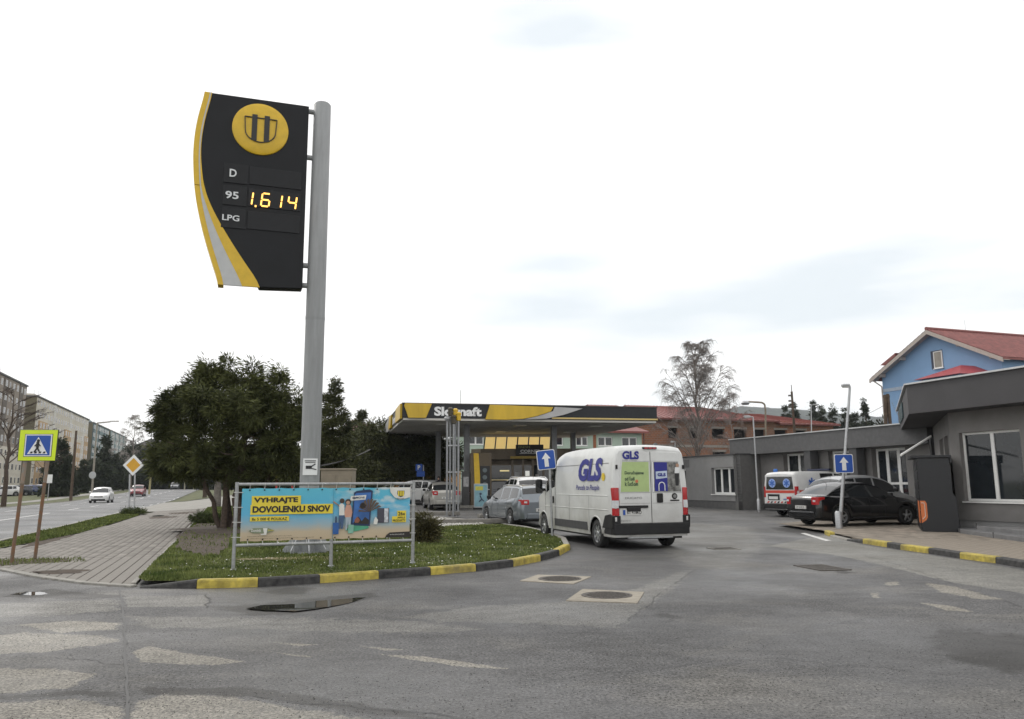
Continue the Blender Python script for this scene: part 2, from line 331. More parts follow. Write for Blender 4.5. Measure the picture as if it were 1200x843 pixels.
# paint on the street
lines = thing('road_marking', None, None, (0, 0, 0)); lines['kind'] = 'structure'
def stripe(v0, v1, u0, u1): sheet('stripe', [S(v0, u0), S(v1, u0), S(v1, u1), S(v0, u1)], 0.009, LINEW, parent=lines, step=4, kind=None)
stripe(-10.46, -10.32, 14, 55)
for k in range(16): stripe(-10.68, -10.53, 62+k*9, 66+k*9)
for k in range(22): stripe(-13.98, -13.84, 24+k*9, 28+k*9)
stripe(-6.52, -6.40, -10, 47)
for k in range(9): stripe(-6.55, -6.42, 52+k*7, 54.5+k*7)
stripe(-16.42, -16.30, -10, 300)
ke = thing('road_kerb', None, None); ke['kind'] = 'structure'
for v in (-6.2, -16.6):
    mb = MB()
    for k in range(60):
        u0, u1 = -12+k*5, -12+k*5+4.98
        if v > -10 and u0 > 48: continue
        (xa, ya), (xb, yb), (xc, yc), (xd, yd) = S(v-0.06, u0), S(v+0.06, u0), S(v+0.06, u1), S(v-0.06, u1)
        za, zb = zt(xa, ya), zt(xc, yc); h = 0.07
        mb.add([(xa, ya, za-.05), (xb, yb, za-.05), (xc, yc, zb-.05), (xd, yd, zb-.05), (xa, ya, za+h), (xb, yb, za+h), (xc, yc, zb+h), (xd, yd, zb+h)],
               [(0, 3, 2, 1), (4, 5, 6, 7), (0, 1, 5, 4), (1, 2, 6, 5), (2, 3, 7, 6), (3, 0, 4, 7)])
    mb.build('kerb_run', CONC, ke)
# ---- footway of concrete pavers
near = [gp(0, 668), gp(45, 677), gp(100, 684.5), gp(157, 688.5)]
FOOT = [(p.x, p.y) for p in near] + [S(-1.45, 14.05), S(-1.55, 40), S(-1.5, 53.5), S(-4.4, 53.5), S(-4.6, 46), S(-4.75, 30), S(-5.25, 25), S(-5.85, 21.6), S(-6.0, 21.2)]
fw = sheet('footway', FOOT, 0.012, SOIL, step=1.0)
def frame_ok(x, y): px, py = proj(x, y, 0); return -5 < px < 1205 and py < 848
def lay_pavers(parent, poly, z0, m, dv, du, gv, gu, hh=0.02, ulim=60):
    vu = [VU(*p) for p in poly]; v0, v1 = min(p[0] for p in vu), max(p[0] for p in vu); u0, u1 = min(p[1] for p in vu), min(ulim, max(p[1] for p in vu))
    vs = np.arange(math.floor(v0/dv)*dv, v1, dv)+dv/2; cells = []
    for k, v in enumerate(vs):
        us = np.arange(u0, u1, du)+(du/2 if k % 2 else 0); x = v*CC-us*SS; y = v*SS+us*CC
        ok = inpoly(x, y, poly)
        cells += [(a, b) for a, b in zip(x[ok], y[ok])]
    cells = [c for c in cells if frame_ok(*c)]; cells.sort(key=lambda c: c[0]**2+c[1]**2)
    mb = MB(); a, b = (dv-gv)/2, (du-gu)/2; e = 0.006
    mb.add([(-a, -b, -hh), (a, -b, -hh), (a, b, -hh), (-a, b, -hh), (-a, -b, 0), (a, -b, 0), (a, b, 0), (-a, b, 0), (-a+e, -b+e, e), (a-e, -b+e, e), (a-e, b-e, e), (-a+e, b-e, e)],
           [(0, 1, 5, 4), (1, 2, 6, 5), (2, 3, 7, 6), (3, 0, 4, 7), (4, 5, 9, 8), (5, 6, 10, 9), (6, 7, 11, 10), (7, 4, 8, 11), (8, 9, 10, 11)])
    first = mb.build('paver', m, parent); me = first.data
    for k, (x, y) in enumerate(cells[:300]):
        o = first if k == 0 else inst(me, 'paver', parent, (0, 0, 0))
        o.location = (x, y, zt(x, y)+z0+random.uniform(-.0012, .0012)); o.rotation_euler = (random.uniform(-.008, .008), random.uniform(-.008, .008), ST+random.uniform(-.012, .012))
    rest = np.array(cells[300:]); n = len(rest)
    if n:
        base = np.array([v[:] for v in mb.v]); fq = np.array([f for f in mb.f])
        base = base[4:]; fq = fq[4:]-4
        rot = np.array([[CC, -SS], [SS, CC]]); bxy = base[:, :2] @ rot.T
        V = np.zeros((n, len(base), 3)); V[:, :, 0] = rest[:, None, 0]+bxy[None, :, 0]; V[:, :, 1] = rest[:, None, 1]+bxy[None, :, 1]
        zz = ZT(rest[:, 0], rest[:, 1])+z0+RNG.uniform(-.0012, .0012, n); V[:, :, 2] = zz[:, None]+base[None, :, 2]
        Fq = (np.arange(n)[:, None, None]*len(base)+fq[None]).reshape(-1, 4)
        o = npmesh('pavers_beyond', V.reshape(-1, 3), Fq, m, parent); o['kind'] = 'stuff'
lay_pavers(fw, FOOT, 0.022, PAVER, 0.20, 0.165, 0.018, 0.014)
# flush edge stones along the near end and the right side of the footway
es = thing('footway_edging', None, None); es['kind'] = 'structure'
def edging(pts, w, h, m, parent, L=1.0, name='edge_stone', lift=0.0):
    for a, b in zip(pts[:-1], pts[1:]):
        a, b = Vector((a[0], a[1])), Vector((b[0], b[1])); d = (b-a); ln = d.length; k = max(1, round(ln/L))
        for i in range(k):
            p, q = a+d*(i/k+0.004), a+d*((i+1)/k-0.004); nn = Vector((-d.y, d.x)).normalized()*w/2
            mb = MB(); c = [p-nn, q-nn, q+nn, p+nn]; zs = [zt(*c_) for c_ in c]
            mb.add([(c_.x, c_.y, z-.05) for c_, z in zip(c, zs)]+[(c_.x, c_.y, z+h) for c_, z in zip(c, zs)], [(0, 3, 2, 1), (4, 5, 6, 7), (0, 1, 5, 4), (1, 2, 6, 5), (2, 3, 7, 6), (3, 0, 4, 7)])
            mb.build(name, m, parent, bevel=0.008)
edging([(p.x, p.y) for p in near], 0.13, 0.035, CONC, es)
edging([S(-1.42, 14.1), S(-1.50, 36), S(-1.46, 53)], 0.08, 0.045, CONC, es)
# ---- access way beyond the footway, and lawn past it
sheet('access_way', [S(-6.2, 53.5), S(6, 53.5), S(6, 84), S(-6.2, 84)], 0.016, mat('access_concrete', (0.27, 0.26, 0.235), rough=0.9, var=0.15, scale=1.2))
sheet('lawn_beyond', [S(-5.6, 84), S(20, 84), S(20, 150), S(-5.6, 150)], 0.05, LAWN, step=4)
# ---- verge between road and footway
VERGE = [S(-6.1, 21.3), S(-5.85, 21.7), S(-5.25, 25), S(-4.75, 30), S(-4.6, 46), S(-5.2, 51), S(-6.12, 48), S(-6.12, 30)]
sheet('grass_verge', VERGE, 0.04, LAWN, step=1.0)
sheet('trodden_soil', ragged(*(gp(28, 660).xy), 0.75, 0.75, rough=0.2, seed=4), 0.0305, SOIL, step=1)
sheet('trodden_soil', ragged(*(gp(72, 672).xy), 0.5, 0.35, rough=0.25, seed=5), 0.0310, SOIL, step=1)
sheet('trodden_soil', ragged(*S(-5.0, 26.5), 0.35, 2.2, rough=0.3, seed=6, rot=ST), 0.0315, SOIL, step=1)
for i, (a, b) in enumerate([(214, 602), (190, 607)]): sheet('footpath_stain', ragged(*(gp(a, b).xy), 0.6, 1.6, rough=0.35, seed=8+i, rot=ST), 0.0305, SOIL, step=1)
# ---- the island with the yellow and black kerb
KP = [(163, 690), (230, 690.3), (302, 688.5), (375, 684), (444, 679), (505, 674.5), (558, 670), (602, 664.5), (634, 658), (656, 651.5), (668.5, 644.5), (664, 636), (640, 627), (618, 621.5), (592, 618)]
kp = [gp(*q).xy for q in KP]
YP = mat('kerb_yellow', (0.44, 0.35, 0.06), rough=0.7, var=0.35, scale=7, bump=0.5, grime=0.85)
KB = mat('kerb_black', (0.018, 0.018, 0.020), rough=0.7, var=0.4, scale=9, bump=0.5, col2=(.048, .047, .045))
ik = thing('island_kerb', None, None); ik['kind'] = 'structure'
KW, KH = 0.16, 0.135
def offs(P, w, left=True):
    out = []
    for i, p in enumerate(P):
        a = P[max(0, i-1)]; b = P[min(len(P)-1, i+1)]; d = (b-a).normalized(); n = Vector((-d.y, d.x)) if left else Vector((d.y, -d.x)); out.append(p+n*w)
    return out
ki = offs(kp, KW)
seq = 'bybybybbyby' + 'gggg'
seq = ['b', 'y', 'b', 'y', 'b', 'y', 'b', 'y', 'b', 'y', 'g', 'g', 'g', 'g']
def kerb_stone(a, b, c, d, h0, h1, m, parent):
    """a,b outer; c,d inner (c beside b)"""
    mb = MB(); ch = 0.025
    def row(p, q, h): # outer p, inner q
        z = zt(p.x, p.y); o = (q-p).normalized()
        return [(p.x, p.y, z-.04), (p.x+o.x*ch*.3, p.y+o.y*ch*.3, z+max(.01, h-ch)), (p.x+o.x*ch, p.y+o.y*ch, z+h), (q.x, q.y, z+h), (q.x, q.y, z-.04)]
    r0, r1 = row(a, d, h0), row(b, c, h1); n = 5
    mb.add(r0+r1, [(i, i+1, n+i+1, n+i) for i in range(n-1)]+[(0, 1, 2, 3, 4), (9, 8, 7, 6, 5)])
    return mb.build('kerb_stone', m, parent)
for i in range(len(kp)-1):
    m = {'b': KB, 'y': YP, 'g': CONC}[seq[i]]
    a, b = kp[i].lerp(kp[i+1], .004), kp[i].lerp(kp[i+1], .996); d, c = ki[i].lerp(ki[i+1], .004), ki[i].lerp(ki[i+1], .996)
    kerb_stone(a, b, c, d, 0.03 if i == 0 else KH, KH, m, ik)
ISL = [(p.x, p.y) for p in ki] + [(-1.3, 28.9), (-3.0, 27.9), (-4.2, 29.8), (-8.2, 37), (-13, 47), S(-1.40, 52)] + [S(-1.37, u) for u in (44, 36, 28, 20, 15.2, 14.3)]
sheet('island_lawn', ISL, 0.10, LAWN, step=1.0)
SOILS = [ragged(*S(-0.75, 27), 0.7, 9.0, n=30, rough=0.16, seed=11, rot=ST), ragged(-9.0, 27.8, 2.3, 3.2, n=30, rough=0.2, seed=12)]
SOILS = [[q for q in s] for s in SOILS]
for k, s_ in enumerate(SOILS): sheet('tree_litter', s_, 0.106+0.004*k, SOIL, step=1.0)
sheet('dry_grass_patch', ragged(*(gp(345, 655, .1).xy), 1.0, 0.35, rough=0.3, seed=21, rot=.1), 0.114, mat('dry_grass', (0.17, 0.14, 0.065), rough=.95, var=.3, scale=10), step=1)
sheet('dry_grass_patch', ragged(*(gp(405, 656, .1).xy), 0.7, 0.3, rough=0.3, seed=22, rot=.1), 0.115, MATS['dry_grass'], step=1)
# small raised kerb and gravel bed behind the lawn
GRV = mat('white_gravel', (0.42, 0.41, 0.38), rough=0.9, var=0.3, scale=30, island=0.35)
GB = [(-1.2, 29.0), (-1.5, 31.4), (-3.4, 34.2), (-5.2, 33.2), (-4.0, 29.6), (-3.0, 27.9)]
sheet('gravel_bed', GB, 0.10, mat('gravel_base', (0.16, 0.15, 0.14), rough=.95, var=.3, scale=20), step=1)
def gravel():
    n = 5200; x = RNG.uniform(-5.3, -1.1, n); y = RNG.uniform(27.8, 34.3, n); ok = inpoly(x, y, GB); x, y = x[ok], y[ok]; n = len(x)
    th = np.array([[1, 0, 0], [-.5, .87, 0], [-.5, -.87, 0], [0, 0, 1.1]]); s = RNG.uniform(.03, .065, n); a = RNG.uniform(0, 6.3, n)
    V = np.zeros((n, 4, 3)); V[:, :, 0] = x[:, None]+s[:, None]*(th[None, :, 0]*np.cos(a)[:, None]-th[None, :, 1]*np.sin(a)[:, None]); V[:, :, 1] = y[:, None]+s[:, None]*(th[None, :, 0]*np.sin(a)[:, None]+th[None, :, 1]*np.cos(a)[:, None])
    V[:, :, 2] = ZT(x, y)[:, None]+.10+s[:, None]*th[None, :, 2]*.8
    Fq = (np.arange(n)[:, None, None]*4+np.array([[0, 1, 3], [1, 2, 3], [2, 0, 3]])[None]).reshape(-1, 3)
    tag(npmesh('gravel', V.reshape(-1, 3), Fq, GRV), 'pale gravel lying in the bed around the grey vent pipes', 'gravel', kind='stuff')
gravel()
fk = thing('forecourt_kerb', None, None); fk['kind'] = 'structure'
edging([(-1.1, 29.0), (-1.4, 31.5), (-3.4, 34.4), (-7.5, 36.5)], 0.14, 0.15, CONC, fk)
# ---- grass blades
#
GRASS = mat('grass_blades', (0.070, 0.115, 0.024), rough=0.8, var=0.35, scale=1.3, col2=(0.150, 0.170, 0.055), island=0.35, spec=0.2)
def grass(name, poly, n, z0, hmin, hmax, label, holes=(), near_bias=2.0, w=0.010, bounds=None):
    xs = [p[0] for p in poly]; ys = [p[1] for p in poly]; x0, x1, y0, y1 = bounds or (min(xs), max(xs), min(ys), max(ys))
    x = RNG.uniform(x0, x1, n*3); t = RNG.uniform(0, 1, n*3)**near_bias; y = y0+(y1-y0)*t
    ok = inpoly(x, y, poly)
    for h_ in holes: ok &= ~(inpoly(x, y, h_) & (RNG.uniform(0, 1, len(x)) > 0.10))
    x, y = x[ok][:n], y[ok][:n]; n = len(x)
    sc = 0.8+0.5*np.sin(x*1.7+1)*np.sin(y*1.3)+RNG.uniform(-.3, .3, n)
    h = (hmin+(hmax-hmin)*RNG.uniform(0, 1, n))*np.clip(sc, .5, 1.5); a = RNG.uniform(0, 2*pi, n); ww = w*(1+np.clip((y-14)/10, 0, 4))
    lean = RNG.uniform(0, .7, n)*h; la = RNG.uniform(0, 2*pi, n)
    V = np.zeros((n, 3, 3)); z = ZT(x, y)+z0
    V[:, 0] = np.stack([x-np.cos(a)*ww, y-np.sin(a)*ww, z], 1); V[:, 1] = np.stack([x+np.cos(a)*ww, y+np.sin(a)*ww, z], 1); V[:, 2] = np.stack([x+np.cos(la)*lean, y+np.sin(la)*lean, z+h], 1)
    o = npmesh(name, V.reshape(-1, 3), np.arange(n*3).reshape(-1, 3), GRASS); tag(o, label, 'grass', kind='stuff')
grass('island_grass', ISL, 120000, 0.10, 0.025, 0.07, 'short green grass covering the kerbed island', holes=SOILS, near_bias=1.6)
grass('verge_grass', VERGE, 26000, 0.04, 0.03, 0.09, 'strip of grass between the street and the paved footway', near_bias=1.3, w=0.014)
tp_ = gp(28, 660); grass('weed_grass', ragged(tp_.x, tp_.y, 1.0, .9, seed=4), 900, 0.03, .02, .07, 'thin weeds and grass around the feet of the rusty sign posts', near_bias=1, w=.008)
DAISY = mat('daisy_white', (0.75, 0.75, 0.72), rough=.7, var=0)
def daisies():
    V = []; Fs = []; k = 0
    for _ in range(380):
        x, y = random.uniform(-6, 1.2), 12.5+13*random.random()**1.3
        if not inpoly([x], [y], ISL)[0] or sin(x*2.1+y)*sin(y*1.9-x) < random.uniform(-.9, .5): continue
        r = random.uniform(.008, .016)*(1+max(0, y-14)*.05); z = zt(x, y)+.10+random.uniform(.035, .06); a = random.uniform(0, 1)
        for j in range(4): V.append((x+r*cos(a+j*pi/2), y+r*sin(a+j*pi/2), z+r*.35*cos(a+j*pi/2)*0.5+.3*r*sin(a+j*pi/2)))
        Fs.append((k, k+1, k+2, k+3)); k += 4
    tag(npmesh('daisies', np.array(V), np.array(Fs), DAISY), 'small white daisies scattered in the island grass', 'daisies', kind='stuff')
daisies()
# ---- wear, stains, crack, puddles: a fine near sheet carries the wear masks as attributes of the surface
def rough_poly(pts, amp, seed, sub=6):
    r = random.Random(seed); out = []
    P = [gp(*q).xy for q in pts]; n = len(P)
    for i in range(n):
        a, b = P[i], P[(i+1) % n]
        for k in range(sub): q = a.lerp(b, k/sub); out.append((q.x+r.uniform(-amp, amp), q.y+r.uniform(-amp, amp)))
    return out
def sdist(x, y, poly):
    """signed distance, positive inside"""
    d = np.full(x.shape, 1e9); n = len(poly)
    for i in range(n):
        ax, ay = poly[i]; bx, by = poly[(i+1) % n]; dx, dy = bx-ax, by-ay; L = dx*dx+dy*dy+1e-12
        t = np.clip(((x-ax)*dx+(y-ay)*dy)/L, 0, 1); d = np.minimum(d, np.hypot(x-ax-t*dx, y-ay-t*dy))
    return np.where(inpoly(x, y, poly), d, -d)
PATCH = [
 ('wear_beige', .03, [(155, 764), (172, 758), (215, 765), (292, 776), (250, 780), (165, 777)]),
 ('wear_beige', .05, [(-60, 784), (60, 784), (112, 791), (80, 806), (20, 812), (-60, 812)]),
 ('wear_beige', .05, [(-60, 828), (90, 819), (144, 832), (144, 900), (-60, 900)]),
 ('wear_beige', .05, [(154, 845), (165, 822), (200, 811), (265, 816), (330, 828), (430, 843), (500, 880), (154, 880)]),
 ('wear_beige', .06, [(-60, 750), (30, 742), (120, 745), (140, 752), (60, 764), (-60, 770)]),
 ('wear_grey', .15, [(-60, 712), (60, 705), (140, 703), (138, 716), (60, 722), (-60, 724)]),
 ('wear_beige', .06, [(20, 733), (80, 728), (138, 730), (138, 738), (70, 742)]),
 ('wear_grey', .02, [(146, 699), (243, 698), (243, 711), (150, 712)]),
 ('wear_grey', .12, [(150, 723), (300, 724), (480, 728), (570, 738), (480, 743), (300, 738), (170, 735)]),
 ('wear_grey', .10, [(465, 724), (560, 711), (660, 706), (750, 690), (790, 672), (812, 668), (790, 690), (722, 736), (600, 730), (520, 729)]),
 ('wear_beige', .02, [(315, 764), (385, 772), (350, 770)]), ('wear_beige', .02, [(318, 753), (372, 756), (350, 758)]),
 ('wear_beige', .025, [(440, 767), (500, 770), (595, 784), (560, 784), (490, 775)]), ('wear_beige', .02, [(415, 757), (480, 762), (450, 763)]),
 ('wear_beige', .06, [(1085, 683), (1120, 688), (1175, 703), (1150, 703), (1100, 694)]),
 ('wear_beige', .04, [(1075, 706), (1110, 710), (1145, 718), (1110, 716)]),
 ('wear_beige', .04, [(1020, 695), (1030, 695), (1030, 702), (1022, 700)]), ('wear_beige', .04, [(1036, 683), (1052, 682), (1054, 686), (1040, 687)]),
 ('wear_grey', .3, [(800, 612), (880, 618), (900, 640), (850, 668), (800, 660), (770, 640)]),
 ('damp', .12, [(1082, 746), (1105, 736), (1160, 742), (1260, 746), (1260, 790), (1180, 790), (1100, 772)]),
 ('damp', .08, [(305, 694), (335, 688), (372, 689), (355, 697), (320, 698)]),
 ('damp', .08, [(762, 719), (785, 718), (800, 725), (788, 728), (770, 724)]),
 ('damp', .10, [(898, 617), (930, 618), (962, 621), (968, 626), (940, 627), (910, 622)]),
 ('damp', .08, [(240, 712), (290, 709), (440, 694), (445, 700), (380, 714), (330, 722), (290, 722)]),
 ('damp', .10, [(955, 664), (985, 667), (1005, 672), (985, 673)]),
 ('damp', .04, [(146, 800), (170, 806), (300, 806), (420, 824), (560, 850), (430, 838), (300, 818), (170, 815)]),
 ('damp', .05, [(0, 700), (60, 690), (100, 695), (160, 699), (100, 703)]),
 ('damp', .06, [(-60, 815), (30, 815), (100, 808), (150, 812), (150, 822), (90, 816), (-60, 825)]),
 ('lane', .05, [(900, 640), (968, 627), (1012, 639), (1090, 650.8), (1167, 663), (1300, 686), (1300, 715), (1200, 696), (1120, 684), (1040, 664), (985, 652)])]
def near_yard():
    ys = [3.4]
    while ys[-1] < 31: ys.append(ys[-1]+0.0085*ys[-1]*max(.35, ys[-1]/14))
    ys = np.array(ys); nc = 420; s_ = np.linspace(-1, 1, nc)
    Y = np.repeat(ys[:, None], nc, 1); X = Y*0.0+s_[None, :]*(Y*0.80+2.0)
    X, Y = X.ravel(), Y.ravel(); Z = ZT(X, Y)+0.003; nr = len(ys)
    i, j = np.meshgrid(np.arange(nc-1), np.arange(nr-1)); a = (j*nc+i).ravel(); Fq = np.stack([a, a+1, a+1+nc, a+nc], 1)
    v, u = X*CC+Y*SS, -X*SS+Y*CC
    keep = (v > -6.2); Fq = Fq[keep[Fq].all(1)]
    o = npmesh('asphalt_near', np.stack([X, Y, Z], 1), Fq, ASPHN, smooth=True); tag(o, kind='structure')
    acc = {k: np.zeros(len(X), np.float32) for k in ('wear_beige', 'wear_grey', 'lane', 'damp')}
    for k, w, pts in PATCH:
        poly = [tuple(gp(*q).xy) for q in pts]; xs = [p[0] for p in poly]; yy = [p[1] for p in poly]
        sel = (X > min(xs)-1) & (X < max(xs)+1) & (Y > min(yy)-1) & (Y < max(yy)+1)
        d = sdist(X[sel], Y[sel], poly); acc[k][sel] = np.maximum(acc[k][sel], np.clip(0.5+d/(2*w)*0.5, 0, 1))
    for k, arr in acc.items():
        at_ = o.data.attributes.new(k, 'FLOAT', 'POINT'); at_.data.foreach_set('value', arr)
ASPHN = asphalt_mat('near_asphalt', (0.078, 0.077, 0.077), (0.118, 0.113, 0.104), wet=0.36, attrs=True)
near_yard()
def wp(pts, off, m, amp=0.05, seed=1, name='worn_patch'): sheet(name, rough_poly(pts, amp, seed), off, m, step=1.0)
def crack():
    r = random.Random(3); V = []; a, b = gp(141, 692).xy, gp(151, 860).xy; n = 70; ox = 0
    for i in range(n+1):
        q = a.lerp(b, i/n); ox = ox*.88+r.uniform(-.010, .010); w = r.uniform(.004, .011)
        V += [(q.x+ox-w*1.7, q.y, zt(q.x, q.y)+.008), (q.x+ox+w*1.7, q.y, zt(q.x, q.y)+.008)]
    tag(npmesh('crack', np.array(V), np.array([(2*i, 2*i+1, 2*i+3, 2*i+2) for i in range(n)]), TAR), kind='structure')
crack()
def fine_crack(p0, p1, seed, w0=.005, amp=.04):
    r = random.Random(seed); a, b = gp(*p0).xy, gp(*p1).xy; n = max(14, int((b-a).length*9)); V = []; ox = oy = 0; d = (b-a).normalized(); nn = Vector((-d.y, d.x))
    for i in range(n+1):
        q = a.lerp(b, i/n); ox = ox*.85+r.uniform(-amp, amp); w = w0*r.uniform(.4, 1.5); c = q+nn*ox
        V += [(c.x-nn.x*w, c.y-nn.y*w, zt(*c)+.0085), (c.x+nn.x*w, c.y+nn.y*w, zt(*c)+.0085)]
    tag(npmesh('crack', np.array(V), np.array([(2*i, 2*i+1, 2*i+3, 2*i+2) for i in range(n)]), TAR), kind='structure')
for k, (a, b, w) in enumerate([((148, 742), (420, 729), .004), ((243, 697), (243, 713), .006), ((150, 780), (60, 770), .005), ((420, 745), (760, 742), .003), ((722, 736), (812, 668), .004), ((560, 800), (905, 772), .003), ((905, 772), (1190, 800), .003), ((1012, 650), (1200, 712), .004), ((640, 700), (470, 722), .004), ((300, 815), (560, 843), .004)]): fine_crack(a, b, 40+k, w)
def grit(name, n, lo, hi, col, seed, label):
    g = np.random.default_rng(seed); y = 4.6+14*g.uniform(0, 1, n)**1.6; x = g.uniform(-1, 1, n)*(y*.68+.3); dens = np.sin(x*1.3+y*.8)+np.sin(x*.6-y*1.7)+g.uniform(-1.2, 1.6, n); ok = (dens > -.2) & ~inpoly(x, y, ISL) & ~inpoly(x, y, FOOT) & ~inpoly(x, y, RPX); x, y = x[ok], y[ok]; n = len(x)
    th = np.array([[1, 0, 0], [-.5, .87, 0], [-.5, -.87, 0], [0, 0, .7]]); s = g.uniform(lo, hi, n); a = g.uniform(0, 6.3, n); V = np.zeros((n, 4, 3))
    V[:, :, 0] = x[:, None]+s[:, None]*(th[None, :, 0]*np.cos(a)[:, None]-th[None, :, 1]*np.sin(a)[:, None]); V[:, :, 1] = y[:, None]+s[:, None]*(th[None, :, 0]*np.sin(a)[:, None]+th[None, :, 1]*np.cos(a)[:, None]); V[:, :, 2] = ZT(x, y)[:, None]+.004+s[:, None]*th[None, :, 2]
    tag(npmesh(name, V.reshape(-1, 3), (np.arange(n)[:, None, None]*4+np.array([[0, 1, 3], [1, 2, 3], [2, 0, 3]])[None]).reshape(-1, 3), mat(name+'_stone', col, rough=.9, var=.3, island=.3)), label, 'grit', kind='stuff')
RPX = [(9.2, 10), (9.2, 25), (30, 30), (30, 8)]
grit('dark_grit', 18000, .003, .0075, (.03, .028, .026), 5, 'dark grit scattered over the asphalt')
grit('pale_grit', 8000, .0025, .006, (.30, .29, .26), 6, 'pale grit scattered over the asphalt')
WATER = mat('puddle_water', (0.035, 0.034, 0.032), rough=0.015, var=0, spec=0.9)
wp([(288, 715), (306, 710.5), (347, 709), (370, 705), (402, 702.5), (433, 699), (412, 707), (392, 711.5), (370, 715.5), (345, 718.3), (310, 717)], .006, WATER, .008, 30, 'puddle')
pd_ = [o for o in COL.objects if o.name.startswith('puddle')][0]
for v_ in pd_.data.vertices: v_.co.z += .014-max(0, (v_.co.y-10.15))*.014
wp([(14, 697), (30, 694), (50, 694.5), (56, 697), (35, 698.5)], .006, WATER, .02, 31, 'puddle')
p_ = ragged(*(gp(185, 605.5).xy), .28, .7, rough=.2, seed=9, rot=ST); sheet('puddle', p_, .040, WATER, step=2)
wp([(938, 625.5), (943, 625), (974, 634), (968, 634.5)], .008, LINEW, .01, 33, 'bay_marking')
# ---- manholes
IRON = mat('cast_iron', (0.09, 0.08, 0.07), rough=0.6, metal=0.3, var=0.4, scale=30, bump=0.5)
FRM = mat('manhole_concrete', (0.30, 0.27, 0.22), rough=0.85, var=0.2, scale=8, bump=0.4)
def manhole(corners, c, r, label):
    g = gp(*c); t = thing('manhole', label, 'manhole', g, 0, None)
    P = [gp(*q)-g for q in corners]; mb = MB(); mb.slab([(p.x, p.y, .016) for p in P], (0, 0, 1), .05); mb.build('frame', FRM, t, bevel=.006)
    cv = MB(); cv.lathe([(r*1.08, .016), (r*1.08, .022), (r*.98, .022), (r*.97, .018), (0, .018)], n=32)
    for i in range(-6, 7):
        for j in range(-6, 7):
            x, y = i*r/7, j*r/7
            if x*x+y*y < (r*.9)**2: cv.box((x+(j % 2)*r/14, y, .021), (r/11, r/13, .008))
    cv.build('cover', IRON, t)
manhole([(663, 705), (682.5, 691.5), (755, 695), (747, 707.8)], (711, 699), .33, 'round iron manhole cover in a pale concrete square, nearest the viewer')
manhole([(609, 681.7), (630, 674.5), (693, 676.8), (672, 685.2)], (656, 679.5), .33, 'round iron manhole cover in a grey square close to the island kerb')
def grate(px, py, w, d, rz, label, fm=None):
    g = gp(px, py); t = thing('drain_grate', label, 'drain grate', g, rz)
    mb = MB(); 
    for sx in (-1, 1): mb.box((sx*w/2, 0, .006), (.05, d, .03)); mb.box((0, sx*d/2, .006), (w+.05, .05, .028))
    mb.build('frame', fm or IRON, t); bb = MB(); bb.box((0, 0, .004), (w-.05, d-.05, .004)); bb.build('backing', BLACK, t)
    br = MB()
    for i in range(9): br.box((-w/2+w*(i+.5)/9, 0, .012), (w/20, d-.05, .012))
    br.build('bars', IRON, t)
grate(963, 666, .55, .9, radians(10), 'iron drain grate in the asphalt below the black saloon car')
grate(848, 643.5, .6, .5, radians(10), 'square iron drain cover with a pale frame in the lane right of the white van', CONC)
# ---- right hand pavement with its painted kerb
RK = [(1011, 637.3), (1039.3, 641.8), (1055, 644.6), (1088, 649), (1124.7, 655), (1166.5, 660.6), (1212, 668.5), (1258, 678)]
rk = [gp(*q).xy for q in RK]
dirn = (rk[-1]-rk[-2]).normalized(); rk.append(rk[-1]+dirn*1.0); rk.append(rk[-1]+dirn*1.2)
rki = offs(rk, KW)
rt_k = thing('pavement_kerb', None, None); rt_k['kind'] = 'structure'
for i in range(len(rk)-1):
    m = [YP, KB][i % 2]
    kerb_stone(rk[i].lerp(rk[i+1], .004), rk[i].lerp(rk[i+1], .996), rki[i].lerp(rki[i+1], .996), rki[i].lerp(rki[i+1], .004), .13, .13, m, rt_k)
tail = [gp(966, 626.5).xy, gp(972, 629).xy, gp(992, 634).xy, rk[0]]
ti = offs(tail, KW)
for i, (h0, h1, m) in enumerate([(.13, .12, YP), (.05, .05, CONC), (.05, .10, KB)]):
    kerb_stone(tail[i].lerp(tail[i+1], .01), tail[i].lerp(tail[i+1], .99), ti[i].lerp(ti[i+1], .99), ti[i].lerp(ti[i+1], .01), h0, h1, m, rt_k)
RP = [tuple(p) for p in ti[:-1]]+[tuple(p) for p in rki]+[(16, 12.5), (20, 30), (20, 34), (13, 33), (11.2, 30.4), (9.6, 29)]
rp = sheet('right_pavement', RP, .085, SOIL, step=1)
lay_pavers(rp, RP, .095, PAVR, .2, .2, .014, .012)
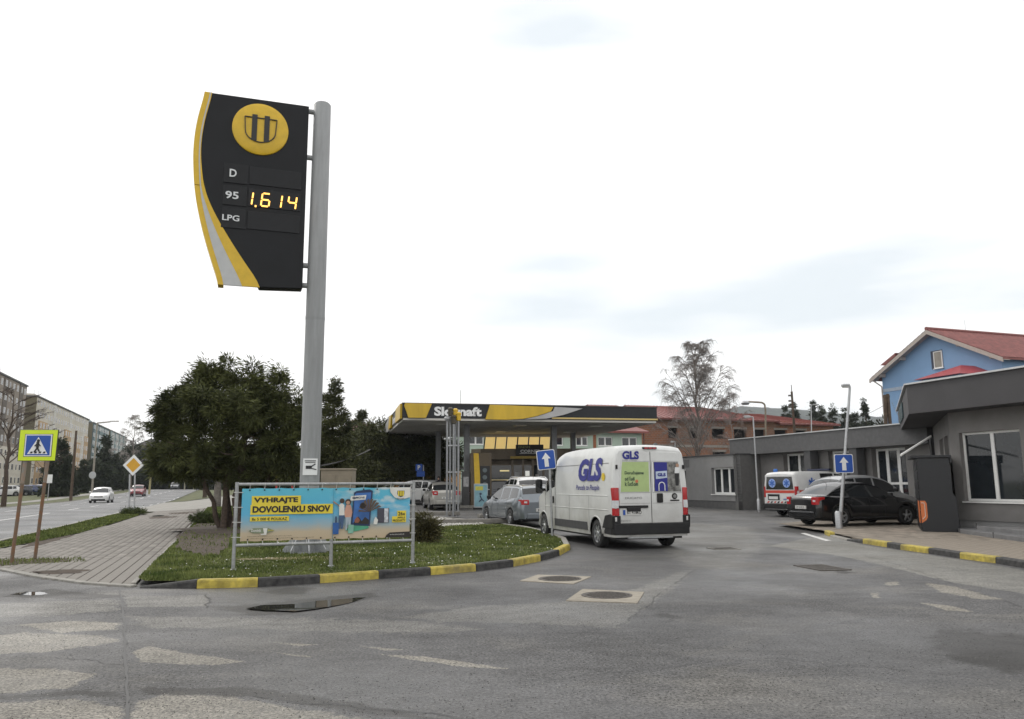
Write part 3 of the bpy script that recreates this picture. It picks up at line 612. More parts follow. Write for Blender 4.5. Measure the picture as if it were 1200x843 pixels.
# ================================================================== PRICE SIGN
def price_sign():
    bx, by = S(1.60, 18.07)
    u0 = VU(bx, by)
    t = thing('price_sign', 'tall grey pole with a dark curved price board and round yellow emblem', 'price sign', (bx, by, zt(bx, by)+.10), ST)
    POLEG = mat('pole_grey', (0.27, 0.28, 0.285), rough=0.5, var=0.12, scale=1.5, stretch=(6, 6, .6), grime=0.15)
    BOARD = mat('board_black', (0.008, 0.009, 0.011), rough=0.5, var=0.15, scale=2, spec=.25)
    mb = MB(); mb.lathe([(0.215, 0.0), (0.215, 6.0), (0.20, 10.42), (0.17, 10.46), (0, 10.47)], n=32); mb.build('pole', POLEG, t, smooth=40)
    jt = MB(); jt.lathe([(0.221, 5.2), (0.221, 5.26)], n=32); jt.build('weld_seam', POLEG, t, smooth=40)
    mb = MB(); mb.lathe([(0.34, 0), (0.34, .04), (0, .04)], n=8); mb.build('base_plate', GALV, t)
    for k in range(8):
        a = 2*pi*k/8; f = MB(); d = Vector((cos(a), sin(a), 0)); n_ = Vector((-sin(a), cos(a), 0))
        f.slab([d*.2+Vector((0, 0, .03)), d*.52+Vector((0, 0, .03)), d*.52+Vector((0, 0, .09)), d*.2+Vector((0, 0, .52))], n_, .02); f.build('base_fin', GALV, t)
        bo = MB(); bo.tube(d*.45+Vector((0, 0, .03)), d*.45+Vector((0, 0, .13)), .018, n=6); bo.build('bolt', GALV, t)
    for z in (10.22, 9.07, 6.45, 5.98):
        b = MB(); b.tube((-0.50, 0, z), (-0.2, 0, z), .045, n=12); b.tube((-.36, 0, z-.0), (-.18, 0, z), .06, n=12); b.build('bracket', POLEG, t)
    # board: local x = v - 1.60 ; left edge curved
    X = lambda v: v-1.60
    def left(z):   # outer left edge as function of height (5.95 .. 10.4)
        k = [(5.92, -.49), (6.4, -.66), (7.0, -.86), (7.6, -1.02), (8.1, -1.12), (8.9, -1.185), (9.5, -1.16), (10.0, -1.08), (10.36, -1.0)]
        return float(np.interp(z, [a for a, _ in k], [b for _, b in k]))
    def mid(z): 
        k = [(5.92, .40), (6.3, .12), (6.7, -.16), (7.1, -.42), (7.6, -.72), (8.1, -.93), (8.9, -1.04), (9.5, -1.015), (10.0, -.93), (10.36, -.85)]
        return float(np.interp(z, [a for a, _ in k], [b for _, b in k]))
    # smooth the interpolation
    def sm(fn, z): return sum(fn(min(10.36, max(5.92, z+d))) for d in (-.24, -.12, 0, .12, .24))/5
    Z = list(np.linspace(5.92, 10.36, 33)); R_ = 1.28
    pts = [(X(sm(mid, z)), -.16, z-.10) for z in Z] + [(X(R_), -.16, 10.28), (X(R_), -.16, 5.86)]
    b = MB(); b.slab(pts, (0, -1, 0), .32); b.build('board', BOARD, t, bevel=.02)
    def strip(f0, f1, m, name, y0, th, z0=5.92, z1=10.36):
        ZZ = list(np.linspace(z0, z1, 33)); pp = [(X(f0(z)), y0, z-.10) for z in ZZ]+[(X(f1(z)), y0, z-.10) for z in ZZ[::-1]]
        q = MB(); n = len(ZZ)
        for i in range(n-1):
            a, b_, c, d = pp[i], pp[i+1], pp[2*n-2-i], pp[2*n-1-i]
            if abs(a[0]-d[0]) < .002 and abs(b_[0]-c[0]) < .002: continue
            q.slab([a, d, c, b_], (0, -1, 0), th)
        return q.build(name, m, t)
    L = lambda z: sm(left, z); M_ = lambda z: sm(mid, z)
    def s1(z): # yellow outer -> thin
        return L(z)+ (0.115 if z > 8.2 else 0.115+.0*(8.2-z))
    def s2(z):
        w = max(0.0, (8.1-z)/2.2); return min(M_(z)-.0, s1(z)+.03+0.36*w**1.2)
    GRY = mat('board_silver', (0.45, 0.46, 0.46), rough=0.35, var=.06)
    strip(lambda z: L(z), s1, YELLOW, 'yellow_edge', -.16, .32, 8.15, 10.36)
    strip(lambda z: L(z), s1, YELLOW, 'yellow_edge', -.16, .32, 5.92, 8.135)
    strip(s1, s2, GRY, 'silver_band', -.165, .05)
    strip(s2, lambda z: max(s2(z), M_(z)+.012), YELLOW, 'yellow_band', -.17, .05)
    # emblem
    cx, cz = X(.22), 9.53
    e = MB(); e.lathe([(0, -.235), (.30, -.232), (.56, -.215), (.615, -.19), (.62, -.15)], c=(cx, 0, cz), axis='y', n=48); em = e.build('emblem_disc', YELLOW, t, smooth=50)
    sh = MB(); out = []
    for a in np.linspace(0, pi, 15): out.append((cx+.33*cos(pi+a)*1.0, cz-.08+.26*sin(pi+a)))
    out = [(cx-.35, cz+.24)]+out+[(cx+.35, cz+.24)]
    # outline as thin bars
    for (x0, z0), (x1, z1) in zip(out, out[1:]+out[:1]): sh.tube((x0, -.245, z0), (x1, -.245, z1), .014, n=4)
    for x in (-.135, .135): sh.box((cx+x, -.246, cz+.0), (.115, .02, .62))
    sh.build('shield', BLACK, em)
    WL = mat('sign_lettering', (0.62, 0.64, 0.65), rough=.4, var=0); PAN = mat('panel_black', (0.011, 0.012, 0.014), rough=.4, var=.1, spec=.25)
    for lab, z, h in (('D', 8.40, .20), ('95', 7.88, .19), ('LPG', 7.35, .15)):
        q = MB(); q.box((X(-.26), -.168, z), (.52, .02, .46)); q.box((X(.60), -.168, z), (1.14, .02, .42)); p = q.build('price_row', PAN, t, bevel=.008)
        text(lab, {'D': .15, '95': .28, 'LPG': .36}[lab], h*.92, WL, t, (X(-.32), -.192, z), (1, 0, 0), name='lettering', off=.02)
    LED = mat('led_amber', (0.9, 0.5, 0.1), emis=(1.0, 0.52, 0.12), estr=1.6, var=0)
    seg = {'1': 'bc', '6': 'acdefg', '4': 'bcfg'}
    def digit(ch, x, z, w=.17, h=.30, name='led_digit'):
        q = MB(); sl_ = .05
        P = {'a': ((-1, 1), (1, 1)), 'b': ((1, 1), (1, 0)), 'c': ((1, 0), (1, -1)), 'd': ((-1, -1), (1, -1)), 'e': ((-1, 0), (-1, -1)), 'f': ((-1, 1), (-1, 0)), 'g': ((-1, 0), (1, 0))}
        for s_ in seg[ch]:
            (a, b_), (c, d) = P[s_]; p0 = Vector((x+a*w/2+b_*sl_/2*.6, -.197, z+b_*h/2)); p1 = Vector((x+c*w/2+d*sl_/2*.6, -.197, z+d*h/2)); dd = (p1-p0); q.tube(p0+dd*.1, p1-dd*.1, .018, n=6)
        return q.build(name, LED, t)
    digit('1', X(.03), 7.85); dot = MB(); dot.box((X(.19), -.197, 7.68), (.035, .02, .04)); dot.build('led_dot', LED, t)
    digit('6', X(.40), 7.85); digit('1', X(.66), 7.85); digit('4', X(.98), 7.85)
    # notice on the pole
    nb = MB(); nb.box((-.02, -.225, 1.86), (.31, .012, .36)); nbo = nb.build('notice', SWHITE, t)
    c = MB(); c.box((-.05, -.236, 1.85), (.13, .006, .07)); c.box((.04, -.236, 1.89), (.12, .006, .025), R=Matrix.Rotation(-.6, 3, 'Y')); c.box((.05, -.236, 1.815), (.13, .006, .02), R=Matrix.Rotation(.25, 3, 'Y')); c.box((-.02, -.236, 1.99), (.24, .005, .018)); c.box((-.02, -.236, 1.955), (.22, .005, .014)); c.build('camera_pictogram', BLACK, nbo)
price_sign()
# ================================================================== BANNER
def banner():
    A = gp(273, 669.5, .10); B = gp(483.5, 661, .10); d = (B-A); L = d.length; rz = atan2(d.y, d.x)
    t = thing('banner_stand', 'wide blue advertising banner laced in a steel tube frame on the grass', 'banner', A, rz)
    zb = (at(273, 637.5, A.y).z-A.z); ztp = at(273, 566.5, A.y).z-A.z
    zb, ztp = .49, 1.50
    FR = mat('frame_tube', (0.34, 0.35, 0.355), rough=.5, metal=.4, var=.2, scale=15, grime=.2)
    def post(x, top, r=.032): q = MB(); q.tube((x, 0, -.05), (x, 0, top), r, n=12); q.lathe([(r*1.7, -.02), (r*1.7, .03), (r, .04)], c=(x, 0, 0), n=12); q.build('post', FR, t, smooth=40)
    post(0, ztp+.02); post(L, ztp+.03); post(L*.525, zb+.0)
    for z in (ztp-.02, zb-.06):
        q = MB(); q.tube((0, 0, z), (L, 0, z), .027, n=10); q.build('rail', FR, t, smooth=40)
    # the sheet: slightly wavy
    x0, x1, z0, z1 = .09, L-.07, zb+.0, ztp-.085
    BAN = bpy.data.materials.new('banner_print'); BAN.use_nodes = True; nt_ = BAN.node_tree; b_ = nt_.nodes['Principled BSDF']; b_.inputs['Roughness'].default_value = .45
    tcn = nt_.nodes.new('ShaderNodeTexCoord'); sx = nt_.nodes.new('ShaderNodeSeparateXYZ'); nt_.links.new(tcn.outputs['Generated'], sx.inputs[0])
    ra = nt_.nodes.new('ShaderNodeValToRGB'); e = ra.color_ramp; e.elements[0].position = 0.0; e.elements[0].color = (.50, .40, .27, 1); e.elements[1].position = 1; e.elements[1].color = (.10, .46, .60, 1)
    for p, c in ((.16, (.50, .42, .30, 1)), (.30, (.30, .42, .48, 1)), (.5, (.11, .42, .64, 1)), (.75, (.09, .43, .62, 1))):
        q = e.elements.new(p); q.color = c
    nzb = nt_.nodes.new('ShaderNodeTexNoise'); nzb.inputs['Scale'].default_value = 3.5; nzb.inputs['Detail'].default_value = 6; mpb = nt_.nodes.new('ShaderNodeMapping'); mpb.inputs['Scale'].default_value = (1, 1, 2.4); nt_.links.new(tcn.outputs['Generated'], mpb.inputs[0]); nt_.links.new(mpb.outputs[0], nzb.inputs[0])
    ad = nt_.nodes.new('ShaderNodeMath'); ad.operation = 'MULTIPLY_ADD'; ad.inputs[1].default_value = .14; ad.inputs[2].default_value = -.07; nt_.links.new(nzb.outputs[0], ad.inputs[0])
    ad2 = nt_.nodes.new('ShaderNodeMath'); nt_.links.new(ad.outputs[0], ad2.inputs[0]); nt_.links.new(sx.outputs[2], ad2.inputs[1]); nt_.links.new(ad2.outputs[0], ra.inputs[0])
    # pale clouds on the right half, upper part
    m1 = nt_.nodes.new('ShaderNodeMapRange'); m1.inputs['From Min'].default_value = .50; m1.inputs['From Max'].default_value = .68; nt_.links.new(sx.outputs[0], m1.inputs[0])
    m2 = nt_.nodes.new('ShaderNodeMapRange'); m2.inputs['From Min'].default_value = .45; m2.inputs['From Max'].default_value = .68; nt_.links.new(nzb.outputs[0], m2.inputs[0])
    m3 = nt_.nodes.new('ShaderNodeMapRange'); m3.inputs['From Min'].default_value = .35; m3.inputs['From Max'].default_value = .85; nt_.links.new(sx.outputs[2], m3.inputs[0])
    q1 = nt_.nodes.new('ShaderNodeMath'); q1.operation = 'MULTIPLY'; nt_.links.new(m1.outputs[0], q1.inputs[0]); nt_.links.new(m2.outputs[0], q1.inputs[1])
    q2 = nt_.nodes.new('ShaderNodeMath'); q2.operation = 'MULTIPLY'; nt_.links.new(q1.outputs[0], q2.inputs[0]); nt_.links.new(m3.outputs[0], q2.inputs[1])
    mc = nt_.nodes.new('ShaderNodeMixRGB'); mc.inputs[2].default_value = (.62, .66, .64, 1); nt_.links.new(q2.outputs[0], mc.inputs[0]); nt_.links.new(ra.outputs[0], mc.inputs[1]); nt_.links.new(mc.outputs[0], b_.inputs['Base Color'])
    nx, nzv = 70, 16; V = []; Fs = []
    def wave(x, z): return .010*sin(x*5.1+z*3)+.006*sin(x*11+1)+.012*sin(z*4.0)*sin(x*2.2)
    for j in range(nzv+1):
        for i in range(nx+1):
            x = x0+(x1-x0)*i/nx; z = z0+(z1-z0)*j/nzv; sag = .012*abs(sin(x*pi/.37))*(1 if j in (0, nzv) else 0); V.append((x, -.01+wave(x, z)*.6, z+(sag if j == 0 else -sag if j == nzv else 0)))
    for j in range(nzv):
        for i in range(nx): a = j*(nx+1)+i; Fs.append((a, a+1, a+nx+2, a+nx+1))
    sh = npmesh('printed_sheet', np.array(V), np.array(Fs), BAN, t, smooth=True)
    Hs = z1-z0; W = x1-x0; xx = lambda f: x0+W*f; zz = lambda f: z0+Hs*f   # fractions
    def flat(f, m, y=-.030, name='print'): q = MB(); q.slab([(xx(a), y, zz(b)) for a, b in f], (0, -1, 0), .003); return q.build(name, m, sh)
    def rect(a, b, c, d, m, y=-.030, name='print'): return flat([(a, c), (b, c), (b, d), (a, d)], m, y, name)
    PY = mat('print_yellow', (.74, .60, .05), rough=.5, var=.05); PW = mat('print_white', (.68, .68, .64), rough=.5, var=.05); PD = mat('print_dark', (.02, .016, .014), rough=.5, var=0)
    rect(.055, .335, .68, .85, PY); rect(.05, .525, .50, .685, PY); rect(.05, .27, .375, .465, PY)
    def tx(s, a, b, c, d, m=PD, y=-.036, **k): return text(s, W*(b-a), Hs*(d-c), m, sh, (xx((a+b)/2), y, zz((c+d)/2)), (1, 0, 0), ext=.0, **k)
    tx('VYHRAJTE', .067, .318, .70, .82, off=.045); tx('DOVOLENKU SNOV', .062, .51, .535, .66, off=.045); tx('8x 5 000 € POUKAZ', .06, .26, .39, .445, off=.015)
    flat([(.045, .20), (.07, .155), (.15, .15), (.19, .20), (.15, .25), (.07, .25)], mat('print_olive', (.20, .24, .16), rough=.5, var=.2)); tx('Dominik', .06, .115, .18, .23, PW, off=.02)
    flat([(.125, .245), (.15, .245), (.145, .12), (.115, .12), (.112, .14), (.132, .145)], PW, -.034); tx('Jazz', .152, .185, .185, .22, PY)
    tx('Súťaž prebieha od 8. apríla do 2. júna. Pravidlá súťaže a výhry nájdete', .04, .29, .085, .105); tx('na stránke alebo na čerpacej stanici. Obrázky majú ilustračný charakter a ceny sa môžu líšiť.', .04, .42, .045, .065)
    # phone with app
    BL = mat('print_blue', (.03, .12, .36), rough=.4, var=.3, scale=4); DB = mat('print_navy', (.012, .03, .09), rough=.4, var=.2)
    flat([(.635, .26), (.75, .24), (.765, .93), (.745, .96), (.665, .93), (.65, .90)], DB, -.032)
    flat([(.645, .30), (.742, .28), (.754, .90), (.665, .885), (.655, .86)], BL, -.036)
    flat([(.625, .74), (.72, .76), (.725, .85), (.632, .83)], PW, -.041); tx('@MOVE', .64, .715, .77, .82, DB, -.046, off=.03)
    flat([(.648, .30), (.742, .28), (.744, .36), (.72, .42), (.70, .34), (.68, .43), (.66, .35)], PD, -.040); flat([(.655, .36), (.672, .43), (.69, .36), (.68, .31), (.66, .31)], mat('print_rust', (.25, .09, .05), rough=.5), -.043)
    q = MB(); q.lathe([(0, -.045), (.055, -.045), (.055, -.042)], c=(xx(.705), 0, zz(.64)), axis='y', n=16); q.build('print', PD, sh)
    q = MB(); 
    for k in range(9): a = .4+k*.32; q.slab([(xx(.745), -.045, zz(.52)), (xx(.745)+.22*cos(a)+.02, -.045, zz(.52)+.24*sin(a)), (xx(.745)+.2*cos(a+.16), -.045, zz(.52)+.22*sin(a+.16))], (0, -1, 0), .002)
    q.build('print', mat('print_brown', (.10, .07, .05), rough=.5), sh)
    flat([(.60, .17), (.66, .14), (.745, .20), (.74, .26), (.64, .27)], mat('print_green', (.07, .33, .20), rough=.5, var=.15), -.030)
    # two travellers (printed)
    SKN = mat('print_skin', (.42, .25, .17), rough=.5); JEAN = mat('print_denim', (.05, .10, .20), rough=.5); PEA = mat('print_peach', (.55, .30, .22), rough=.5); HAIR = mat('print_hair', (.05, .03, .02), rough=.5); PBL = mat('print_blue2', (.02, .10, .33), rough=.5); PGR = mat('print_mint', (.20, .42, .33), rough=.5)
    flat([(.563, .46), (.595, .46), (.592, .66), (.575, .70), (.560, .66)], PW, -.046); flat([(.56, .66), (.566, .62), (.545, .70), (.528, .74), (.524, .72), (.542, .67)], SKN, -.047)
    flat([(.562, .46), (.593, .46), (.588, .20), (.575, .20), (.573, .36), (.57, .20), (.56, .20)], JEAN, -.047)
    q = MB(); q.lathe([(0, -.049), (.045, -.049), (.045, -.046)], c=(xx(.578), 0, zz(.74)), axis='y', n=14); q.build('print', HAIR, sh); 
    flat([(.598, .42), (.636, .42), (.642, .52), (.63, .66), (.603, .66), (.594, .52)], PEA, -.046); flat([(.602, .42), (.634, .42), (.63, .16), (.62, .16), (.618, .36), (.61, .17), (.602, .17)], mat('print_pale', (.35, .42, .47), rough=.5), -.047)
    q = MB(); q.lathe([(0, -.050), (.055, -.050), (.055, -.047)], c=(xx(.615), 0, zz(.715)), axis='y', n=14); q.build('print', HAIR, sh); q = MB(); q.lathe([(0, -.052), (.036, -.052), (.036, -.05)], c=(xx(.614), 0, zz(.70)), axis='y', n=12); q.build('print', SKN, sh)
    flat([(.527, .10), (.562, .10), (.562, .32), (.527, .32)], PBL, -.049); flat([(.527+.013, .32), (.549, .32), (.549, .44), (.54, .44)], DB, -.047); flat([(.618, .11), (.65, .11), (.652, .27), (.62, .28)], PGR, -.050)
    # product picture and price flash
    flat([(.795, .30), (.868, .30), (.868, .585), (.795, .585)], mat('print_phone', (.05, .05, .07), rough=.4), -.034); flat([(.838, .305), (.863, .305), (.863, .58), (.838, .58)], mat('print_screen', (.5, .52, .55), rough=.4, var=.5, scale=12), -.039)
    flat([(.772, .27), (.795, .27), (.80, .36), (.785, .42), (.775, .36)], PW, -.038)
    rect(.92, .975, .42, .53, PY); rect(.888, .975, .30, .42, PY); tx('26x', .925, .97, .435, .51, off=.02); tx('APPLE', .92, .968, .375, .412, off=.02); tx('PRODUKTY', .893, .97, .315, .36, off=.02)
    # corner emblem
    flat([(.87, .995), (.875, .90), (.90, .80), (.93, .755), (.96, .76), (1.0, .80), (1.0, .995)], PW, -.034)
    flat([(.918, .93), (.962, .93), (.962, .86), (.955, .82), (.94, .80), (.925, .82), (.918, .86)], PD, -.039)
    for a in (.9215, .9355, .9495): rect(a, a+.009, .825, .925, PY, -.043)
    tx('Slovnaft', .917, .963, .765, .785, off=.02)
    flat([(.845, .005), (.855, .06), (.875, .105), (1.0, .115), (1.0, .005)], PD, -.034); tx('www.slovnaft.sk', .875, .965, .055, .08, PW, -.039)
    fold = MB(); fold.box((xx(.528), -.027, zz(.5)), (.006, .006, Hs*.97)); fold.build('sheet_seam', mat('print_seam', (.08, .30, .42), rough=.5), sh)
    # lacing: ties round the tubes and eyelets
    ti_ = MB(); ey = MB()
    for k in range(12):
        x = x0+W*(k+.5)/12
        ti_.tube((x, 0, z1-.02), (x+.01, -.035, ztp+.0), .006, n=5); ti_.tube((x, 0, z0+.02), (x+.01, -.03, zb-.06), .006, n=5)
        ey.lathe([(.014, -.034), (.014, -.028), (0, -.034)], c=(x, 0, z1-.035), axis='y', n=8); ey.lathe([(.014, -.034), (.014, -.028), (0, -.034)], c=(x, 0, z0+.035), axis='y', n=8)
    for k in range(4):
        z = z0+Hs*(k+.3)/3.6
        if z < z1: ti_.tube((x0+.02, -.02, z), (-.05, -.03, z+.005), .007, n=5); ti_.tube((x1-.02, -.02, z), (L+.04, -.03, z), .007, n=5)
    ti_.build('ties', mat('tie_white', (.5, .5, .48), rough=.6), t)['kind'] = 'stuff'; ey.build('eyelets', mat('eyelet_brass', (.05, .045, .04), rough=.4, metal=.6), sh)['kind'] = 'stuff'
banner()
# ================================================================== ROAD SIGNS
def plate_xf(c, xd, up): return Vector(c), Vector(xd).normalized(), Vector(up).normalized()
def rrect(w, h, r, n=5):
    out = []
    for cx_, cz_, a0 in ((w/2-r, h/2-r, 0), (-w/2+r, h/2-r, pi/2), (-w/2+r, -h/2+r, pi), (w/2-r, -h/2+r, 1.5*pi)):
        for i in range(n+1): a = a0+pi/2*i/n; out.append((cx_+r*cos(a), cz_+r*sin(a)))
    return out
def plate(pts2, c, xd, up, m, parent, name, off=0.0, th=.004):
    c, xd, up = plate_xf(c, xd, up); n = xd.cross(up); q = MB(); q.slab([c+xd*a+up*b+n*off for a, b in pts2], n, th); return q.build(name, m, parent)
def arrow_sign(name_label, base, top_c, w, lean, post_r, post_top, turn=0.0, h=None):
    """post from base to post_top (offset), square plate with white arrow"""
    h = h or w; t = thing('one_way_sign', name_label, 'road sign', base)
    p0 = Vector((0, 0, -.1)); p1 = Vector(post_top)-Vector(base); q = MB(); q.tube(p0, p1, post_r, n=12); q.build('post', GALV, t, smooth=40)
    c = Vector(top_c)-Vector(base); xd = Vector((cos(turn), sin(turn), 0)); up = Vector((0, 0, 1)); R = Matrix.Rotation(lean, 3, xd.cross(up)); xd = R @ xd; up = R @ up
    b = plate(rrect(w, h, .05), c, xd, up, SWHITE, t, 'sign_plate', 0, .02)
    plate(rrect(w*.93, h*.93, .045), c, xd, up, BLUE, b, 'blue_field', .004, .003)
    a = w/2; plate([(-.11*w, -.36*h), (.11*w, -.36*h), (.11*w, .05*h), (.24*w, .05*h), (0, .36*h), (-.24*w, .05*h), (-.11*w, .05*h)], c, xd, up, SWHITE, b, 'arrow', .008, .003)
    q = MB(); n = xd.cross(up)
    q.tube(c-up*.3*h-n*.02, c+up*.3*h-n*.02, .02, n=6)
    q.build('clamp', GALV, t); return t
b1 = gp(647.5, 628.5, .1); c1 = at(640, 539, b1.y-.02)
wS = 21.5/F_PX*b1.y
arrow_sign('tilted blue one way sign on a leaning post in front of the white van', b1, c1+Vector((0, -.06, 0)), wS, radians(6), .034, at(643.5, 532, b1.y), turn=.12, h=wS*1.05)
# zebra crossing sign on two rusty posts
def crossing():
    a = gp(13, 661); b = gp(40.5, 656.5); t = thing('crossing_sign', 'yellow bordered pedestrian crossing sign on two rusty leaning posts', 'road sign', a)
    RUST = mat('rusty_paint', (0.24, 0.20, 0.15), rough=.8, var=.4, scale=9, col2=(0.16, 0.075, 0.035), bump=.4)
    tops = [at(31, 531, a.y), at(57, 531, b.y)]
    for p, q_ in ((a, tops[0]), (b, tops[1])):
        m = MB(); m.tube(p-a-Vector((0, 0, .1)), q_-a, .036, n=12); m.build('post', RUST, t, smooth=40)
        k = MB(); mid_ = (p-a).lerp(q_-a, .72); k.tube(mid_, (p-a).lerp(q_-a, 1.0), .040, n=12); k.build('post_sleeve', mat('old_paint', (.33, .33, .30), rough=.7, var=.35, scale=14, col2=(.22, .14, .09)), t, smooth=40)
    c = (tops[0]+tops[1])/2-a; c.z = at(45, 522, a.y).z-a.z; y0 = a.y-.06
    P = [at(*q, y0)-a for q in ((23.5, 503.5), (69, 503.5), (65, 540.5), (20, 540.5))]
    cc = sum(P, Vector())/4; n = Vector((0, -1, 0))
    RIMB = mat('sign_rim', (.03, .035, .03), rough=.5)
    def ins(k): return [cc+(p-cc)*k for p in P]
    q = MB(); q.slab(ins(1.0), n, .02); pl = q.build('sign_plate', RIMB, t, bevel=.006)
    q = MB(); q.slab([p+n*.004 for p in ins(.965)], n, .004); q.build('fluorescent_field', mat('fluorescent_yellow', (.62, .78, .02), rough=.4, var=.04), pl)
    def sub(u0, u1, v0, v1, off, m, nm, sk=.25):
        ex = (P[1]-P[0]); ey = (P[3]-P[0]); q = MB(); c_ = [P[0]+ex*u+ey*v for u, v in ((u0, v0), (u1, v0), (u1, v1), (u0, v1))]; q.slab([p+n*off for p in c_], n, .003); return q.build(nm, m, pl, bevel=.004)
    sub(.15, .87, .145, .865, .008, RIMB, 'panel_rim'); sub(.165, .855, .16, .85, .011, SWHITE, 'white_rim'); sub(.195, .825, .19, .82, .014, BLUE, 'blue_panel')
    ex = (P[1]-P[0]); ey = (P[3]-P[0]); o = P[0]
    def pt(u, v, off): return o+ex*u+ey*v+n*off
    q = MB(); q.slab([pt(.51, .24, .018), pt(.77, .78, .018), pt(.25, .78, .018)], n, .003); q.build('white_triangle', SWHITE, pl)
    f = MB(); 
    def seg(u0, v0, u1, v1, w): f.tube(pt(u0, v0, .022), pt(u1, v1, .022), w, n=6)
    f.lathe([(0, 0), (.033, 0), (.033, .004)], c=pt(.515, .36, .026)-Vector((0, 0, 0)), axis='y', n=12)
    seg(.51, .40, .505, .58, .030); seg(.505, .58, .56, .70, .016); seg(.505, .58, .43, .72, .016); seg(.51, .43, .58, .53, .011); seg(.51, .43, .43, .53, .011)
    for k in range(4): u = .345+.11*k; f.slab([pt(u, .70, .021), pt(u+.05, .70, .021), pt(u+.035, .76, .021), pt(u-.03, .76, .021)], n, .003)
    f.build('walking_figure', BLACK, pl)
crossing()
def priority():
    a = gp(151.5, 600); d = F_PX/a.y; t = thing('priority_road_sign', 'white and amber priority diamond on two grey posts by the street', 'road sign', a)
    for px in (151.3, 157.3):
        m = MB(); b = at(px, 600, a.y)-a; b.z = -.1; e = at(px+.8, 556, a.y)-a; m.tube(b, e, .05, n=8); m.build('post', GALV, t)
    c = at(156.2, 545.3, a.y-.1)-a; s_ = 12.2/F_PX*a.y
    def dia(k): return [(0, k), (-k, 0), (0, -k), (k, 0)]
    pl = plate(dia(s_), c, (1, 0, 0), (0, 0, 1), SWHITE, t, 'sign_plate', 0, .03); plate(dia(s_*.68), c, (1, 0, 0), (0, 0, 1), mat('amber', (.62, .33, .02), rough=.4, var=.05), pl, 'amber_diamond', .006, .004)
priority()
# blue hospital / parking signs beyond the banner
def pk():
    a = Vector((*at(496, 575, 50).xy, 0)); a.z = zt(a.x, a.y); t = thing('parking_sign', 'two small blue signs stacked on a thin post before the dark trees', 'road sign', a)
    m = MB(); m.tube((0, 0, -.1), (0, 0, at(496, 545, 50).z-a.z), .03, n=8); m.build('post', GALV, t)
    for px, py, w, h in ((491, 548, .42, .42), (493, 555.5, .50, .34)):
        c = at(px, py, 49.9)-a; p = plate(rrect(w, h, .03), c, (1, 0, 0), (0, 0, 1), BLUE, t, 'sign_plate', 0, .02)
    text('P', .16, .26, SWHITE, t, at(491, 548, 49.88)-a, (1, 0, 0), off=.02)
pk()
# concrete meter cabinet behind the pole
def cabinet():
    a = gp(394, 606, .1); Y = 26.0; x0, x1 = at(375, 560, Y).x, at(413.5, 560, Y).x; zt_ = at(394, 549, Y).z; z0 = .1
    t = thing('meter_cabinet', 'plain beige concrete cabinet standing behind the banner and pole', 'cabinet', ((x0+x1)/2, Y+.3, z0))
    w = x1-x0; m = MB(); m.box((0, 0, (zt_-z0)/2-.03), (w-.04, .6, zt_-z0-.06)); m.build('body', mat('beige_render', (.25, .215, .165), rough=.85, var=.12, scale=3, grime=.2), t, bevel=.01)
    m = MB(); m.box((0, 0, zt_-z0-.03), (w, .66, .06)); m.build('lid', MATS['beige_render'], t, bevel=.01)
    for s_ in (-1, 1):
        m = MB(); m.box((s_*w/4, -.308, (zt_-z0)/2-.05), (w/2-.09, .016, zt_-z0-.3)); m.build('door', MATS['beige_render'], t, bevel=.004)
cabinet()
# ================================================================== VEHICLES
def paint(name, col, metal=0.0, rough=.28, grime=.0):
    return mat(name, col, rough=rough, metal=metal, var=.05, scale=2, coat=.6, grime=grime)
def spline(pts, x):
    """monotone-ish smooth interpolation through (x, y) pairs"""
    xs = [p[0] for p in pts]; ys = [p[1] for p in pts]; n = len(xs)
    if x <= xs[0]: return ys[0]
    if x >= xs[-1]: return ys[-1]
    i = max(k for k in range(n-1) if xs[k] <= x); h = xs[i+1]-xs[i]; t = (x-xs[i])/h
    def sl(k): return (ys[k+1]-ys[k])/(xs[k+1]-xs[k])
    def tan_(k):
        if k == 0: return sl(0)
        if k == n-1: return sl(n-2)
        a, b = sl(k-1), sl(k); return 0 if a*b <= 0 else 2*a*b/(a+b)
    m0, m1 = tan_(i)*h, tan_(i+1)*h
    return (2*t**3-3*t**2+1)*ys[i]+(t**3-2*t**2+t)*m0+(-2*t**3+3*t**2)*ys[i+1]+(t**3-t**2)*m1
def wheel_parts(t, x, y, r, w, side, spokes=5):
    """side +1: outer face towards +x"""
    ty = MB(); h = w/2; ty.lathe([(r*.64, -h), (r*.9, -h), (r*.985, -h*.75), (r, -h*.4), (r, h*.4), (r*.985, h*.75), (r*.9, h), (r*.64, h)], c=(x, y, r), axis='x', n=28)
    tyre = ty.build('wheel', RUBBER, t, smooth=50)
    rm = MB(); o = side*h*.80
    rm.lathe([(r*.665, o+side*.015), (r*.62, o+side*.012), (r*.60, o-side*.05), (r*.60, -side*h*.8)], c=(x, y, r), axis='x', n=28)
    rm.lathe([(r*.16, o), (r*.13, o+side*.012), (0, o+side*.014)], c=(x, y, r), axis='x', n=14)
    for k in range(spokes):
        a = 2*pi*k/spokes+.3; d = Vector((0, cos(a), sin(a))); n_ = Vector((0, -sin(a), cos(a))); c = Vector((x+o, y, r))
        rm.slab([c+d*r*.1+n_*r*.10, c+d*r*.62+n_*r*.07, c+d*r*.62-n_*r*.07, c+d*r*.1-n_*r*.10], (side, 0, 0), .025)
    rm.build('rim', RIM, tyre, smooth=40)
    dk = MB(); dk.lathe([(r*.60, o-side*.055), (0, o-side*.055)], c=(x, y, r), axis='x', n=20); dk.build('brake_disc', mat('brake_dark', (.05, .05, .05), rough=.6, metal=.5), tyre)
